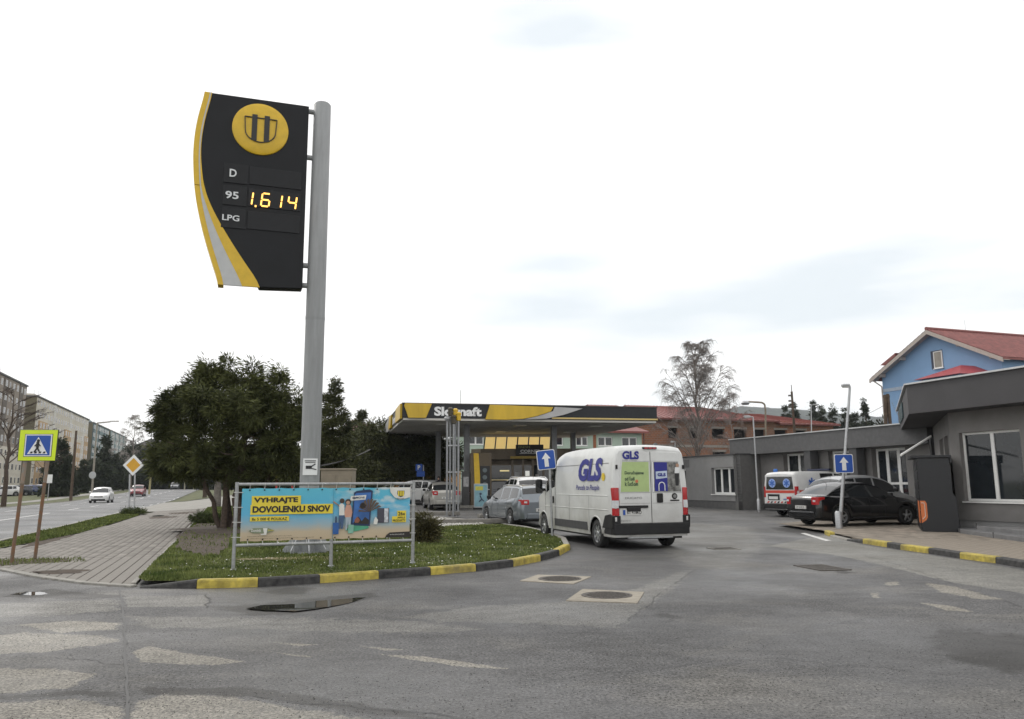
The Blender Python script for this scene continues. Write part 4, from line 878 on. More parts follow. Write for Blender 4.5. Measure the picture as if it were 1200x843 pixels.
def car(name, label, loc, rz, L, W, H, wb, fo, belt, roof, pil, pm, group=None, cat='car', wr=.315, lights=None, estate=False, plate_txt=None, wroof=.70, detail=True, lampz=(.72, .92), roofrails=False, gl=GLASS, front_view=False):
    """local: +y forward, origin on the ground midway between bumpers. belt/roof: (distance from front, z)"""
    t = thing(name, label, cat, loc, rz, group)
    yf = L/2; Y = lambda s: yf-s
    sill = .24
    ax = [fo, fo+wb]; ar = wr+.055
    ss = sorted(set([0, .02, .05, .1]+list(np.arange(.18, L-.12, .09))+[L-.1, L-.05, L-.02, L]+[a+ar*cos(th) for a in ax for th in np.linspace(0, pi, 11)]+[p for p, _ in roof]+[q for pr_ in pil for q in pr_]))
    ss2 = [ss[0]]
    for s_ in ss[1:]:
        if s_-ss2[-1] > .012: ss2.append(s_)
    ss = ss2
    def hw(s): # plan half width
        return W/2*min(spline([(0, .72), (.12, .86), (.5, .965), (1.2, 1), (L-1.2, 1), (L-.4, .965), (L-.1, .90), (L, .80)], s), 1)
    def zlow(s):
        z = sill if .5 < s < L-.5 else sill+.02
        if s < .25: z = .22+.04
        if s > L-.3: z = .30
        for a in ax:
            if abs(s-a) < ar: z = max(z, wr+sqrt(ar*ar-(s-a)**2))
        return z
    r0, r1 = roof[0][0], roof[-1][0]
    def hc(s): # greenhouse height above belt
        if s <= r0 or s >= r1: return 0.0
        return max(0.0, spline(roof, s)-spline(belt, s))
    hmax = max(hc(s) for s in ss)
    rings = []
    for s in ss:
        w = hw(s); zb = zlow(s); zt_ = spline(belt, s); g = hc(s); k = g/hmax; e = min(1, s/.12, (L-s)/.10+0.0001); ring = []
        e = max(.0, e)
        for f, wf in ((0, .955), (.18, .985), (.40, 1.0), (.62, .995), (.82, .975), (1, .925)):
            z = zb+(zt_-zb)*f; 
            if f == 1: pass
            ring.append((w*wf, z))
        wb_ = w*.885; wr_ = min(w, W/2*wroof)
        tum = wb_-(wb_-wr_)*min(1, k)
        ring.append((wb_, zt_+.018))
        for f in (.5, .88): ring.append((wb_-(wb_-wr_)*f*min(1, k), zt_+.02+g*f*.97))
        ring.append((tum*.965, zt_+.022+g*.965)); ring.append((tum*.80, zt_+.026+g*.995)); ring.append((tum*.4, zt_+.035+g*(1.0)+.015*k)); ring.append((0, zt_+.04+g+.02*k))
        rings.append(ring)
    K = len(rings[0])
    V = []; 
    for s, ring in zip(ss, rings):
        V += [(x, Y(s), z) for x, z in ring]+[(-x, Y(s), z) for x, z in ring[:-1]]
    M_ = 2*K-1
    def vid(i, k, sd): return i*M_+(k if (sd > 0 or k == K-1) else K+k)
    groups = {'body': [], 'windscreen': [], 'rear_window': [], 'side': {}}
    for i in range(len(ss)-1):
        sm_ = (ss[i]+ss[i+1])/2; gm = hc(sm_)
        for k in range(K-1):
            for sd in (1, -1):
                f = (vid(i, k, sd), vid(i+1, k, sd), vid(i+1, k+1, sd), vid(i, k+1, sd)); f = tuple(dict.fromkeys(f))
                if sd < 0: f = f[::-1]
                key = 'body'
                if k >= 9 and gm > .02:
                    if roof[0][0]+.06 < sm_ < roof[1][0]-.02: key = 'windscreen'
                    if roof[-2][0]+.04 < sm_ < roof[-1][0]-.05: key = 'rear_window'
                if k in (6, 7) and gm > .07:
                    for j, (a, b) in enumerate(pil):
                        if a < sm_ < b: groups['side'].setdefault((j, sd), []).append(f); key = None
                if key: groups[key].append(f)
    # end caps
    for i, rev in ((0, False), (len(ss)-1, True)):
        for k in range(K-1):
            f = (vid(i, k, 1), vid(i, k+1, 1), vid(i, k+1, -1), vid(i, k, -1)); f = tuple(dict.fromkeys(f)); groups['body'].append(f if rev else f[::-1])
    def sub(nm, fs, m, par):
        used = sorted({a for f in fs for a in f}); mp_ = {a: b for b, a in enumerate(used)}; q = MB(); q.add([V[a] for a in used], [tuple(mp_[a] for a in f) for f in fs if len(f) > 2]); return q.build(nm, m, par, smooth=38, fix=False)
    sub('body', groups['body'], pm, t); 
    if groups['windscreen']: sub('windscreen', groups['windscreen'], gl, t)
    if groups['rear_window']: sub('rear_window', groups['rear_window'], gl, t)
    for kk, fs in groups['side'].items(): sub('side_window', fs, gl, t)
    # floor pan / wheel wells
    q = MB(); q.b2(-W/2+.2, W/2-.2, -yf+.25, yf-.25, .20, .62); q.build('floor_pan', BLACK, t)
    for a in ax:
        for sd in (1, -1): 
            q = MB(); q.b2(min(sd*(W/2-.06), sd*(W/2-.3)), max(sd*(W/2-.06), sd*(W/2-.3)), Y(a)-ar+.01, Y(a)+ar-.01, wr*1.0, wr+ar*.62); q.build('wheel_well', BLACK, t)
            wheel_parts(t, sd*(W/2-.115), Y(a), wr, .2, sd)
    if not detail: return t
    # trims
    rear = -yf; 
    def xat(s, z):
        i = min(range(len(ss)), key=lambda j: abs(ss[j]-s)); rg = rings[i][:6]; return float(np.interp(z, [p[1] for p in rg], [p[0] for p in rg]))
    q = MB(); q.b2(-W*.34, W*.34, rear-.03, rear+.12, .30, .50); q.build('rear_bumper', pm, t, bevel=.03)
    q = MB(); q.b2(-W*.36, W*.36, rear-.012, rear+.2, .26, .35); q.build('rear_valance', DARKP, t, bevel=.02)
    q = MB(); q.b2(-W*.34, W*.34, yf-.1, yf+.015, .26, .40); q.build('front_intake', DARKP, t, bevel=.02)
    q = MB(); q.b2(-W*.22, W*.22, yf-.1, yf+.012, .55, .66); q.build('grille', DARKP, t, bevel=.02)
    q = MB(); q.b2(-.26, .26, rear-.018-.02, rear, .58 if not estate else .56, .69 if not estate else .67); p = q.build('number_plate', PLATE, t)
    if plate_txt: text(plate_txt, .40, .07, BLACK, p, (0, rear-.042, .635 if not estate else .615), (1, 0, 0), off=.01)
    z0, z1 = lampz
    for sd in (1, -1):
        xo = xat(L-.22, (z0+z1)/2)+.008; xi = xo-.30
        q = MB(); pts = [(sd*xi, rear-.012), (sd*(xo-.10), rear-.002), (sd*(xo-.035), rear+.08), (sd*xo, rear+.30), (sd*(xo-.08), rear+.30), (sd*(xo-.14), rear+.08), (sd*xi, rear+.05)]
        q.slab([(a, b, z1) for a, b in pts], (0, 0, 1), z1-z0); lamp = q.build('tail_light', REDL, t, bevel=.012)
        q = MB(); pts2 = [(sd*(xo-.22), rear-.016), (sd*(xo-.11), rear-.008), (sd*(xo-.11), rear+.02), (sd*(xo-.22), rear+.02)]; q.slab([(a, b, (z0+z1)/2+.03) for a, b in pts2], (0, 0, 1), .06); q.build('reversing_lamp', HEADL, lamp)
        xo = xat(.25, .66)+.005; q = MB(); pts = [(sd*(xo-.30), yf+.0), (sd*(xo-.12), yf-.03), (sd*xo, yf-.34), (sd*(xo-.14), yf-.34), (sd*(xo-.32), yf-.1)]
        q.slab([(a, b, .72) for a, b in pts], (0, 0, 1), .14); q.build('headlight', HEADL, t, bevel=.01)
        # mirror
        my = Y(r0+.42); zb = spline(belt, r0+.42); q = MB(); q.box((sd*(W/2+.055), my, zb+.10), (.17, .10, .13)); q.build('mirror', DARKP if not front_view else pm, t, bevel=.03)
        # door seams and handles
        for s_ in (pil[0][1]+.02, pil[0][0]+.25, pil[-1][1]-.35 if len(pil) > 2 else pil[-1][1]-.25):
            z_a = .34; zz_ = np.linspace(z_a, spline(belt, s_)-.03, 6); q = MB()
            pts = [Vector((sd*(xat(s_, z)+.001), Y(s_), z)) for z in zz_]; q.path(pts, .006, n=4); q.build('door_seam', BLACK, t)
        for s_ in (pil[0][1]-.12, pil[1][1]-.12):
            z = spline(belt, s_)-.12; q = MB(); q.box((sd*(xat(s_, z)+.018), Y(s_), z), (.03, .18, .028)); q.build('door_handle', pm, t, bevel=.008)
        q = MB(); q.path([Vector((sd*(xat(s_, .4)*1.0-.005), Y(s_), .285)) for s_ in np.linspace(fo+ar+.05, fo+wb-ar-.05, 8)], .03, n=6); q.build('sill_trim', DARKP, t)
        if roofrails:
            q = MB(); q.path([Vector((sd*W/2*wroof*.93, Y(s_), spline(roof, s_)+.045)) for s_ in np.linspace(roof[1][0]+.2, roof[-2][0]-.05, 10)], .016, n=6); q.build('roof_rail', GALV, t)
    q = MB(); q.tube((0, Y(roof[-2][0]-.15), spline(roof, roof[-2][0]-.15)+.03), (0, Y(roof[-2][0]+.1), spline(roof, roof[-2][0]-.15)+.2), .006, n=5); q.build('aerial', DARKP, t)
    return t
P_BLACK = paint('paint_black', (.004, .004, .005), rough=.22); P_GREYBLUE = paint('paint_grey_blue', (.19, .215, .24), metal=.6, rough=.3, grime=.1)
P_WHITE = paint('paint_white', (.68, .68, .67), grime=.08); P_SILVER = paint('paint_silver', (.38, .37, .34), metal=.5, rough=.3, grime=.15); P_RED = paint('paint_red', (.22, .03, .04)); P_DARK = paint('paint_dark', (.02, .025, .035)); P_NAVY = paint('paint_navy', (.015, .03, .11))
def place(wheel_px, other, h=0.0): pass
# ---- black saloon
def heading(vec): return atan2(vec[1], vec[0])-pi/2
h_ = .095
rw = gp(985.5, 617.5, h_)       # rear near wheel contact
sup_dir = Vector((sin(radians(71)), cos(radians(71)), 0))
def origin_from_rear_wheel(rw, d, L, fo, wb, W, side):
    """rw: contact of rear wheel on the given side (-1 left, +1 right); returns origin"""
    right = Vector((d.y, -d.x, 0)); c = rw - right*side*(W/2-.115)*1.0
    back = L-(fo+wb); return c + d*(L/2-back)
def V3(p, z): return Vector((p.x, p.y, z))
S_BELT = [(0, .62), (.25, .74), (.9, .88), (1.35, .93), (2.6, .95), (3.8, .98), (4.25, 1.0), (4.52, .99), (4.60, .86)]
S_ROOF = [(1.25, .93), (2.05, 1.33), (2.55, 1.425), (3.2, 1.415), (3.60, 1.30), (4.20, 1.0)]
def saloon(label, loc, rz, pm, **k):
    return car('saloon_car', label, loc, rz, 4.60, 1.82, 1.46, 2.76, .93, S_BELT, S_ROOF, [(1.62, 2.48), (2.56, 3.38), (3.44, 3.82)], pm, wr=.325, lampz=(.72, .98), **k)
lo = origin_from_rear_wheel(rw, sup_dir, 4.6, .93, 2.76, 1.82, 1)
saloon('black saloon car parked nose in at the edge of the reddish paving', V3(lo, zt(lo.x, lo.y)+h_), heading(sup_dir), P_BLACK, plate_txt='ZV 512CG')
# ---- second car hidden behind it (silver roof)
lo2 = lo + Vector((-.88, 2.55, 0)) + sup_dir*2.75 ; 
H_BELT = [(0, .62), (.25, .76), (.8, .90), (1.1, .96), (2.2, .98), (3.6, 1.02), (4.25, 1.03), (4.38, .80)]
H_ROOF = [(.95, .96), (1.75, 1.40), (2.3, 1.49), (3.3, 1.47), (3.72, 1.38), (4.28, 1.03)]
def hatch(label, loc, rz, pm, hh=1.0, **k):
    return car('hatchback_car', label, loc, rz, 4.38, 1.80, 1.5, 2.62, .88, [(a, b*hh) for a, b in H_BELT], [(a, b*hh) for a, b in H_ROOF], [(1.30, 2.20), (2.28, 3.05), (3.12, 3.55)], pm, **k)
car('grey_car', 'silver grey car with dark glass parked behind the black saloon', V3(lo2, zt(lo2.x, lo2.y)+.095), heading(sup_dir), 4.38, 1.84, 1.5, 2.62, .88, [(a, b*1.07) for a, b in H_BELT], [(a, b*1.115) for a, b in H_ROOF], [(1.30, 2.20), (2.28, 3.05), (3.12, 3.55)], paint('paint_mid_grey', (.40, .41, .42), metal=.4), wr=.325, lampz=(.76, 1.0))
# ---- grey-blue estate
kr = gp(600, 617.6); kd = Vector((sin(radians(-21)), cos(radians(-21)), 0))
E_BELT = [(0, .60), (.25, .74), (.8, .88), (1.15, .93), (2.4, .96), (3.6, 1.0), (4.45, 1.04), (4.60, .86)]
E_ROOF = [(1.05, .93), (1.9, 1.36), (2.5, 1.465), (3.7, 1.44), (4.18, 1.37), (4.50, 1.04)]
lk = origin_from_rear_wheel(kr, kd, 4.6, .90, 2.65, 1.8, -1)
car('estate_car', 'grey blue estate car with roof rails queueing in front of the white van', V3(lk, zt(lk.x, lk.y)), heading(kd), 4.6, 1.8, 1.47, 2.65, .90, E_BELT, E_ROOF, [(1.40, 2.32), (2.40, 3.22), (3.30, 4.05)], P_GREYBLUE, estate=True, roofrails=True, lampz=(.80, .98), plate_txt='BL 394TR')
# ---- white SUV beyond it
a_ = at(615, 575, 35.2); car('white_crossover', 'white crossover car standing beyond the grey blue estate', V3(a_, zt(a_.x, a_.y)), heading(Vector((sin(radians(-14)), cos(radians(-14)), 0))), 4.45, 1.84, 1.62, 2.65, .88, [(a, b*1.19) for a, b in H_BELT], [(a, b*1.18) for a, b in H_ROOF], [(1.30, 2.20), (2.28, 3.05), (3.12, 3.60)], P_WHITE, wr=.34, roofrails=True, estate=True, lampz=(.9, 1.08))
# ---- silver saloon at the left of the forecourt, and a white car beyond it
a_ = at(517, 590, 44.5); car('silver_saloon', 'pale silver saloon car between the banner and the grey vent pipes', V3(a_, zt(a_.x, a_.y)), heading(Vector((sin(radians(-13)), cos(radians(-13)), 0))), 4.26, 1.68, 1.44, 2.47, .82, [(a*.926, b*1.02) for a, b in S_BELT], [(a*.926, b*1.01) for a, b in S_ROOF], [(1.45, 2.2), (2.28, 3.0), (3.06, 3.4)], P_SILVER, wr=.29, lampz=(.78, 1.0), plate_txt='BB 207FA')
a_ = at(489, 588, 51); hatch('white car half hidden behind the right end of the banner', V3(a_, zt(a_.x, a_.y)), heading(Vector((sin(radians(-60)), cos(radians(-60)), 0))), P_WHITE)
a_ = at(590, 588, 47.5); hatch('dark hatchback standing at the fuel pump behind the poster board', V3(a_, zt(a_.x, a_.y)), heading(Vector((sin(radians(75)), cos(radians(75)), 0))), P_DARK, hh=1.0)
# ---- street traffic
sd_ = Vector((SS, -CC, 0))  # towards the camera
def street_car(fn, label, px, py_, v, pm, **k):
    # position by lateral lane and picture column
    X_Y = (px-600)/932.0; u = None
    # solve x/y = X_Y on the line v
    den = (SS + X_Y*CC); u = (v*CC - X_Y*v*SS)/den; x, y = S(v, u); return fn(label, (x, y, zt(x, y)), heading(sd_), pm, **k)
street_car(hatch, 'white hatchback driving towards the viewer, nearest car on the street', 119, 0, -12.3, P_WHITE, front_view=True)
street_car(hatch, 'dark red hatchback on the street behind the priority sign', 161, 0, -12.2, P_RED, front_view=True)
street_car(hatch, 'dark car with bright bonnet at the far end of the street', 204, 0, -12.0, paint('paint_dusk', (.12, .13, .14), metal=.4), front_view=True, hh=1.05)
street_car(hatch, 'tiny white car at the crest of the street beside a tree trunk', 231, 0, -8.0, P_WHITE, detail=False)
for i, (px, pm_, nm) in enumerate([(4, P_WHITE, 'white'), (16, P_DARK, 'black'), (24, P_NAVY, 'deep blue'), (33, P_NAVY, 'blue'), (43, P_WHITE, 'pale'), (52, P_SILVER, 'silver'), (59, P_DARK, 'dark grey')]):
    Y_ = 112+i*2; a_ = at(px, 578, Y_); 
    lab = ['white car at the left edge of the car park row', 'black car with its nose beside the tree trunk in the car park', 'deep blue car between the two rusty sign posts', 'blue car just right of the left rusty sign post in the car park', 'pale car in the middle of the distant car park row', 'silver car just left of the dark spruce in the car park', 'dark grey car against the spruce at the right end of the car park row'][i]
    hatch(lab, (a_.x, Y_, zt(a_.x, Y_)), ST+pi/2*(1 if i % 2 else 1)+.5, pm_, detail=False, group='cars in the far car park')
# ================================================================== VANS
def van(name, label, loc, rz, L, W, H, wb, fo, wr, pm, prof, rows, tumble, cat='van', wlow=.30):
    """box van shell; prof: roof line (s, z); rows: z fractions"""
    t = thing(name, label, cat, loc, rz); yf = L/2; Y = lambda s: yf-s; ax = [fo, fo+wb]; ar = wr+.07
    ss = sorted(set([0, .03, .1, .2]+list(np.arange(.32, L-.15, .12))+[L-.12, L-.05, L-.02, L]+[a+ar*cos(th) for a in ax for th in np.linspace(0, pi, 13)]+[.95, 1.0, 1.75, 1.8, 2.05]))
    ss2 = [ss[0]]
    for s_ in ss[1:]:
        if s_-ss2[-1] > .012: ss2.append(s_)
    ss = ss2
    def hw(s): return W/2*spline([(0, .70), (.12, .84), (.5, .93), (1.3, .985), (2.0, 1), (L-.6, 1), (L-.12, .985), (L-.03, .965), (L, .94)], s)
    def zlow(s):
        z = wlow
        for a in ax:
            if abs(s-a) < ar: z = max(z, wr+sqrt(ar*ar-(s-a)**2))
        return z
    rings = []
    for s in ss:
        w = hw(s); zb = zlow(s); top = spline(prof, s); ring = []
        for f in rows:
            z = zb+(min(top, rows[-1])-zb)*((f-rows[0])/(rows[-1]-rows[0])) if f <= rows[-1] else f
            ring.append((w*spline(tumble, z), z))
        # rows span up to belt; now upper side to the roof edge
        zbelt = ring[-1][1]
        for f in (.25, .5, .75, .90): z = zbelt+(top-zbelt)*f; ring.append((w*spline(tumble, z), z))
        z = top-.035; wt = w*spline(tumble, min(z, H-.12)); z = zbelt+(top-zbelt)*.97; ring.append((wt*.955, z)); ring.append((wt*.82, top-.012*(1 if top > zbelt+.1 else 0))); ring.append((wt*.4, top+.01)); ring.append((0, top+.018))
        rings.append(ring)
    K = len(rings[0]); V = []
    for s, ring in zip(ss, rings): V += [(x, Y(s), z) for x, z in ring]+[(-x, Y(s), z) for x, z in ring[:-1]]
    M_ = 2*K-1
    def vid(i, k, sd): return i*M_+(k if (sd > 0 or k == K-1) else K+k)
    return t, ss, rings, V, K, vid, Y, ax, ar
def van_build(v, pm, classify, end=True):
    t, ss, rings, V, K, vid, Y, ax, ar = v; G_ = {}
    for i in range(len(ss)-1):
        s = (ss[i]+ss[i+1])/2
        for k in range(K-1):
            for sd in (1, -1):
                f = tuple(dict.fromkeys((vid(i, k, sd), vid(i+1, k, sd), vid(i+1, k+1, sd), vid(i, k+1, sd)))); f = f if sd > 0 else f[::-1]
                zc = sum(V[a][2] for a in f)/len(f); G_.setdefault(classify(s, zc, k, sd), []).append(f)
    for i, rev in ((0, False), (len(ss)-1, True)):
        for k in range(K-1):
            f = tuple(dict.fromkeys((vid(i, k, 1), vid(i, k+1, 1), vid(i, k+1, -1), vid(i, k, -1)))); G_['body'].append(f if rev else f[::-1])
    for (nm), fs in G_.items():
        base = nm.split('#')[0]; m = {'body': pm, 'windscreen': GLASS, 'side_window': GLASS}.get(base, DARKP)
        used = sorted({a for f in fs for a in f}); mp_ = {a: b for b, a in enumerate(used)}; q = MB(); q.add([V[a] for a in used], [tuple(mp_[a] for a in f) for f in fs if len(f) > 2]); q.build(base, m, t, smooth=32, fix=False)
def ducato():
    L, W, H, wb, fo, wr = 5.99, 2.05, 2.50, 4.035, .95, .345
    rearL = gp(704, 641.8); hd = radians(-16.8); d = Vector((sin(hd), cos(hd), 0))
    lo = origin_from_rear_wheel(rearL, d, L, fo, wb, W, -1)
    PW_ = mat('van_white', (.66, .67, .66), rough=.35, var=.04, scale=1.5, coat=.4, grime=.22)
    nn_ = PW_.node_tree; bb_ = nn_.nodes['Principled BSDF']; old = bb_.inputs['Base Color'].links[0].from_socket; tc_ = nn_.nodes.new('ShaderNodeTexCoord'); sx_ = nn_.nodes.new('ShaderNodeSeparateXYZ'); nn_.links.new(tc_.outputs['Object'], sx_.inputs[0])
    m_ = nn_.nodes.new('ShaderNodeMapRange'); m_.inputs['From Min'].default_value = 1.25; m_.inputs['From Max'].default_value = .25; nn_.links.new(sx_.outputs[2], m_.inputs[0]); z_n = nn_.nodes.new('ShaderNodeTexNoise'); z_n.inputs['Scale'].default_value = 2.5; z_n.inputs['Detail'].default_value = 8; nn_.links.new(tc_.outputs['Object'], z_n.inputs[0])
    mu_ = nn_.nodes.new('ShaderNodeMath'); mu_.operation = 'MULTIPLY'; nn_.links.new(m_.outputs[0], mu_.inputs[0]); nn_.links.new(z_n.outputs[0], mu_.inputs[1]); mi_ = nn_.nodes.new('ShaderNodeMixRGB'); mi_.inputs[2].default_value = (.20, .18, .15, 1); nn_.links.new(mu_.outputs[0], mi_.inputs[0]); nn_.links.new(old, mi_.inputs[1]); nn_.links.new(mi_.outputs[0], bb_.inputs['Base Color'])
    prof = [(0, .95), (.15, 1.08), (.5, 1.22), (.95, 1.36), (1.3, 1.72), (1.75, 2.14), (2.1, 2.36), (2.6, 2.46), (3.4, 2.49), (L-.25, 2.475), (L-.08, 2.44), (L, 2.36)]
    tum = [(.3, .975), (.5, .99), (.75, 1.0), (1.3, .998), (1.6, .985), (1.9, .955), (2.2, .912), (2.36, .87), (2.5, .84)]
    rows = [.30, .42, .55, .68, .80, .92, 1.06, 1.20]
    v = van('delivery_van', 'white high roof delivery van with blue lettering, seen from behind', V3(lo, zt(lo.x, lo.y)), heading(d), L, W, H, wb, fo, wr, PW_, prof, rows, tum)
    t, ss, rings, V, K, vid, Y, ax, ar = v
    nb = len(rows)
    def cl(s, z, k, sd):
        if k >= nb+3 and .98 < s < 1.78: return 'windscreen'
        if nb-1 < k < nb+3 and 1.22 < s < 2.0 and z > 1.26: return 'side_window#%d' % sd
        return 'body'
    van_build(v, PW_, cl)
    def xs_(s, z): return W/2*spline([(0, .70), (.12, .84), (.5, .93), (1.3, .985), (2.0, 1), (L-.6, 1), (L-.12, .985), (L-.03, .965), (L, .94)], s)*spline(tum, z)
    yr = -L/2
    q = MB(); q.b2(-W/2+.15, W/2-.15, yr+.15, L/2-.3, .24, .60); q.build('floor_pan', BLACK, t)
    for a in ax:
        for sd in (1, -1):
            q = MB(); xo = sorted((sd*(W/2-.07), sd*(W/2-.36))); q.b2(xo[0], xo[1], Y(a)-ar+.01, Y(a)+ar-.01, wr, wr+ar*.8); q.build('wheel_well', BLACK, t); wheel_parts(t, sd*(W/2-.135), Y(a), wr, .225, sd, spokes=8)
            al = MB(); pts = [Vector((sd*(xs_(a, .7)+.004), Y(a)+(ar+.005)*cos(th), wr+(ar+.005)*sin(th))) for th in np.linspace(.05, pi-.05, 16)]; al.path(pts, .018, n=5); al.build('arch_lip', PW_, t)
    for sd in (1, -1):
        # side crease lines and black rub strip, sliding door seams
        for z, r_, m_, s0, s1, nm in ((1.27, .010, PW_, 2.1, L-.25, 'body_crease'), (.93, .010, PW_, 1.0, L-.25, 'body_crease')):
            q = MB(); q.path([Vector((sd*(xs_(s, z)+.001), Y(s), z)) for s in np.linspace(s0, s1, 16)], r_, n=6); q.build(nm, m_, t)
        q = MB(); q.path([Vector((sd*(xs_(s, 2.05)-.0), Y(s), 2.05)) for s in np.linspace(1.95, L-.3, 16)], .010, n=5); q.build('body_crease', mat('seam_grey', (.30, .30, .30), rough=.5), t)
        for s0, s1 in ((1.98, fo+wb-ar-.16),):
            n = 10; sv = np.linspace(s0, s1, n); q = MB(); pa = [(sd*(xs_(s, .45)+.012), Y(s), .40) for s in sv]; pb = [(sd*(xs_(s, .6)+.012), Y(s), .60) for s in sv]; pc = [(sd*(xs_(s, .6)-.02), Y(s), .60) for s in sv]; pd = [(sd*(xs_(s, .4)-.02), Y(s), .40) for s in sv]
            fs = []
            for i in range(n-1): fs += [(i, i+1, n+i+1, n+i), (n+i, n+i+1, 2*n+i+1, 2*n+i), (3*n+i, 3*n+i+1, i+1, i)]
            q.add(pa+pb+pc+pd, fs+[(0, n, 2*n, 3*n), (n-1, 4*n-1, 3*n-1, 2*n-1)]); q.build('side_moulding', mat('moulding_grey', (.055, .055, .058), rough=.7, var=.15), t)
        def seam(s, z0, z1, nm='door_seam'):
            q = MB(); q.path([Vector((sd*(xs_(s, z)+.001), Y(s), z)) for z in np.linspace(z0, z1, 10)], .006, n=4); q.build(nm, MATS['seam_grey'] if nm == 'panel_seam' else BLACK, t)
        seam(2.05, .42, 2.05); seam(1.15, .75, 1.30); seam(3.15, .42, 1.27, 'panel_seam'); seam(4.55, .42, 1.27, 'panel_seam')
        q = MB(); q.box((sd*(xs_(1.90, 1.12)+.012), Y(1.90), 1.12), (.03, .08, .20)); q.build('door_handle', DARKP, t, bevel=.015)
        # mirror
        q = MB(); q.box((sd*(W/2+.17), Y(1.12), 1.50), (.20, .16, .40)); mr_ = q.build('mirror', DARKP, t, bevel=.05); q = MB(); q.b2(min(sd*(W/2-.06), sd*(W/2+.1)), max(sd*(W/2-.06), sd*(W/2+.1)), Y(1.12)-.04, Y(1.12)+.04, 1.36, 1.42); q.build('mirror_arm', DARKP, mr_); q = MB(); q.box((sd*(W/2+.17), Y(1.12)-.082, 1.50), (.16, .006, .34)); q.build('mirror_glass', GLASS, mr_)
        # small rear hinges
        for z in (1.02, 1.95, .72): q = MB(); q.box((sd*(xs_(L, z)-.025), yr-.012, z), (.05, .05, .10)); q.build('hinge', PW_ if z != 1.95 else DARKP, t, bevel=.01)
        # tail light, wrapped round the corner
        xo = xs_(L-.04, 1.1)+.012; q = MB(); pts = [(sd*(xo-.16), yr-.018), (sd*(xo-.045), yr-.014), (sd*(xo-.006), yr+.03), (sd*xo, yr+.19), (sd*(xo-.05), yr+.19), (sd*(xo-.16), yr+.02)]
        zs0, zs1 = .80, 1.46; q.slab([(a, b, zs1) for a, b in pts], (0, 0, 1), zs1-zs0); lp = q.build('tail_light', REDL, t, bevel=.012)
        q = MB(); pts2 = [(a*1.0+sd*.003, b-.004) for a, b in pts[1:4]]; q.add([(a, b, .98) for a, b in pts2]+[(a, b, 1.16) for a, b in pts2], [(0, 1, 4, 3), (1, 2, 5, 4)]); q.b2(min(sd*(xo-.15), sd*(xo-.045)), max(sd*(xo-.15), sd*(xo-.045)), yr-.024, yr-.01, .98, 1.16); q.build('reversing_lamp', HEADL, lp)
    # rear bumper in black plastic, with step
    q = MB(); P_ = [(-1.01, yr+.55), (-1.025, yr+.1), (-.98, yr-.045), (-.80, yr-.07), (.80, yr-.07), (.98, yr-.045), (1.025, yr+.1), (1.01, yr+.55)]
    q.slab([(a, b, .62) for a, b in P_], (0, 0, 1), .26); q.build('rear_bumper', DARKP, t, bevel=.02)
    for sd in (1, -1):
        q = MB(); q.slab([(sd*(1.028), yr+.62, .50), (sd*1.028, yr+.0, .50), (sd*1.028, yr-.02, .80), (sd*1.028, yr+.12, .84), (sd*1.028, yr+.44, .80)], (sd, 0, 0), .03); q.build('bumper_corner', DARKP, t, bevel=.01)
        q = MB(); q.slab([(sd*.82, yr-.035, .80), (sd*1.0, yr-.02, .80), (sd*1.0, yr-.02, .36), (sd*.82, yr-.035, .36)], (0, -1, 0), .03); q.build('bumper_corner', DARKP, t, bevel=.01)
    q = MB(); q.b2(-.62, .55, yr+.0, yr+.06, .27, .31); q.b2(-.60, -.55, yr+.0, yr+.5, .27, .38); q.build('tow_step', GALV, t)
    # two door leaves: lower edge .62 .. top 2.33 following the taper
    def dx(z): return xs_(L, z)-.13
    for sd, x_in in ((-1, -.006), (1, .006)):
        zz = np.linspace(.625, 2.30, 12); pts = [(x_in, yr-.020, .625)] + [(sd*dx(z), yr-.020, z) for z in zz] + [(x_in, yr-.020, 2.32)]
        q = MB(); q.slab(pts if sd < 0 else pts[::-1], (0, -1, 0), .03); leaf = q.build('rear_door', PW_, t, bevel=.008)
        y2 = yr-.024
        q = MB(); q.b2(min(sd*.03, sd*(dx(.9)-.02)), max(sd*.03, sd*(dx(.9)-.02)), y2-.002, y2+.01, 1.335, 1.345); q.b2(min(sd*.03, sd*(dx(.9)-.02)), max(sd*.03, sd*(dx(.9)-.02)), y2-.002, y2+.01, 1.085, 1.093); q.build('door_crease', MATS['seam_grey'], leaf)
        q = MB(); q.b2(min(sd*.03, sd*(dx(2.1)-.02)), max(sd*.03, sd*(dx(2.1)-.02)), y2-.002, y2+.01, 2.085, 2.092); q.build('window_edge', MATS['seam_grey'], leaf)
        if sd < 0:
            GF = mat('film_green', (.40, .52, .22), rough=.3, var=.06)
            q = MB(); q.slab([(-.05, y2-.003, 1.36), (-dx(1.36)+.03, y2-.003, 1.36), (-dx(1.9)+.03, y2-.003, 1.95), (-dx(2.07)+.03, y2-.003, 2.07), (-.05, y2-.003, 2.07)][::-1], (0, -1, 0), .004); fl = q.build('window_film', GF, leaf)
            for j, s_ in enumerate(['Doručujeme', 'od ľudí', 'k ľuďom']): 
                w_ = [.50, .26, .34][j]; text(s_, w_, .105 if j != 1 else .10, mat('film_text', (.02, .05, .04), rough=.5), fl, (-dx(1.6)+.13, y2-.008, 1.80-.125*j-.05), (1, 0, 0), off=.02, anchor='l')
            q = MB(); q.lathe([(0, 0), (.04, 0), (.04, .003)], c=(-.38, y2-.012, 1.61), axis='y', n=12); q.build('heart', mat('film_orange', (.6, .18, .08), rough=.5), fl)
            NV = mat('brand_blue', (.012, .015, .22), rough=.35, var=.03)
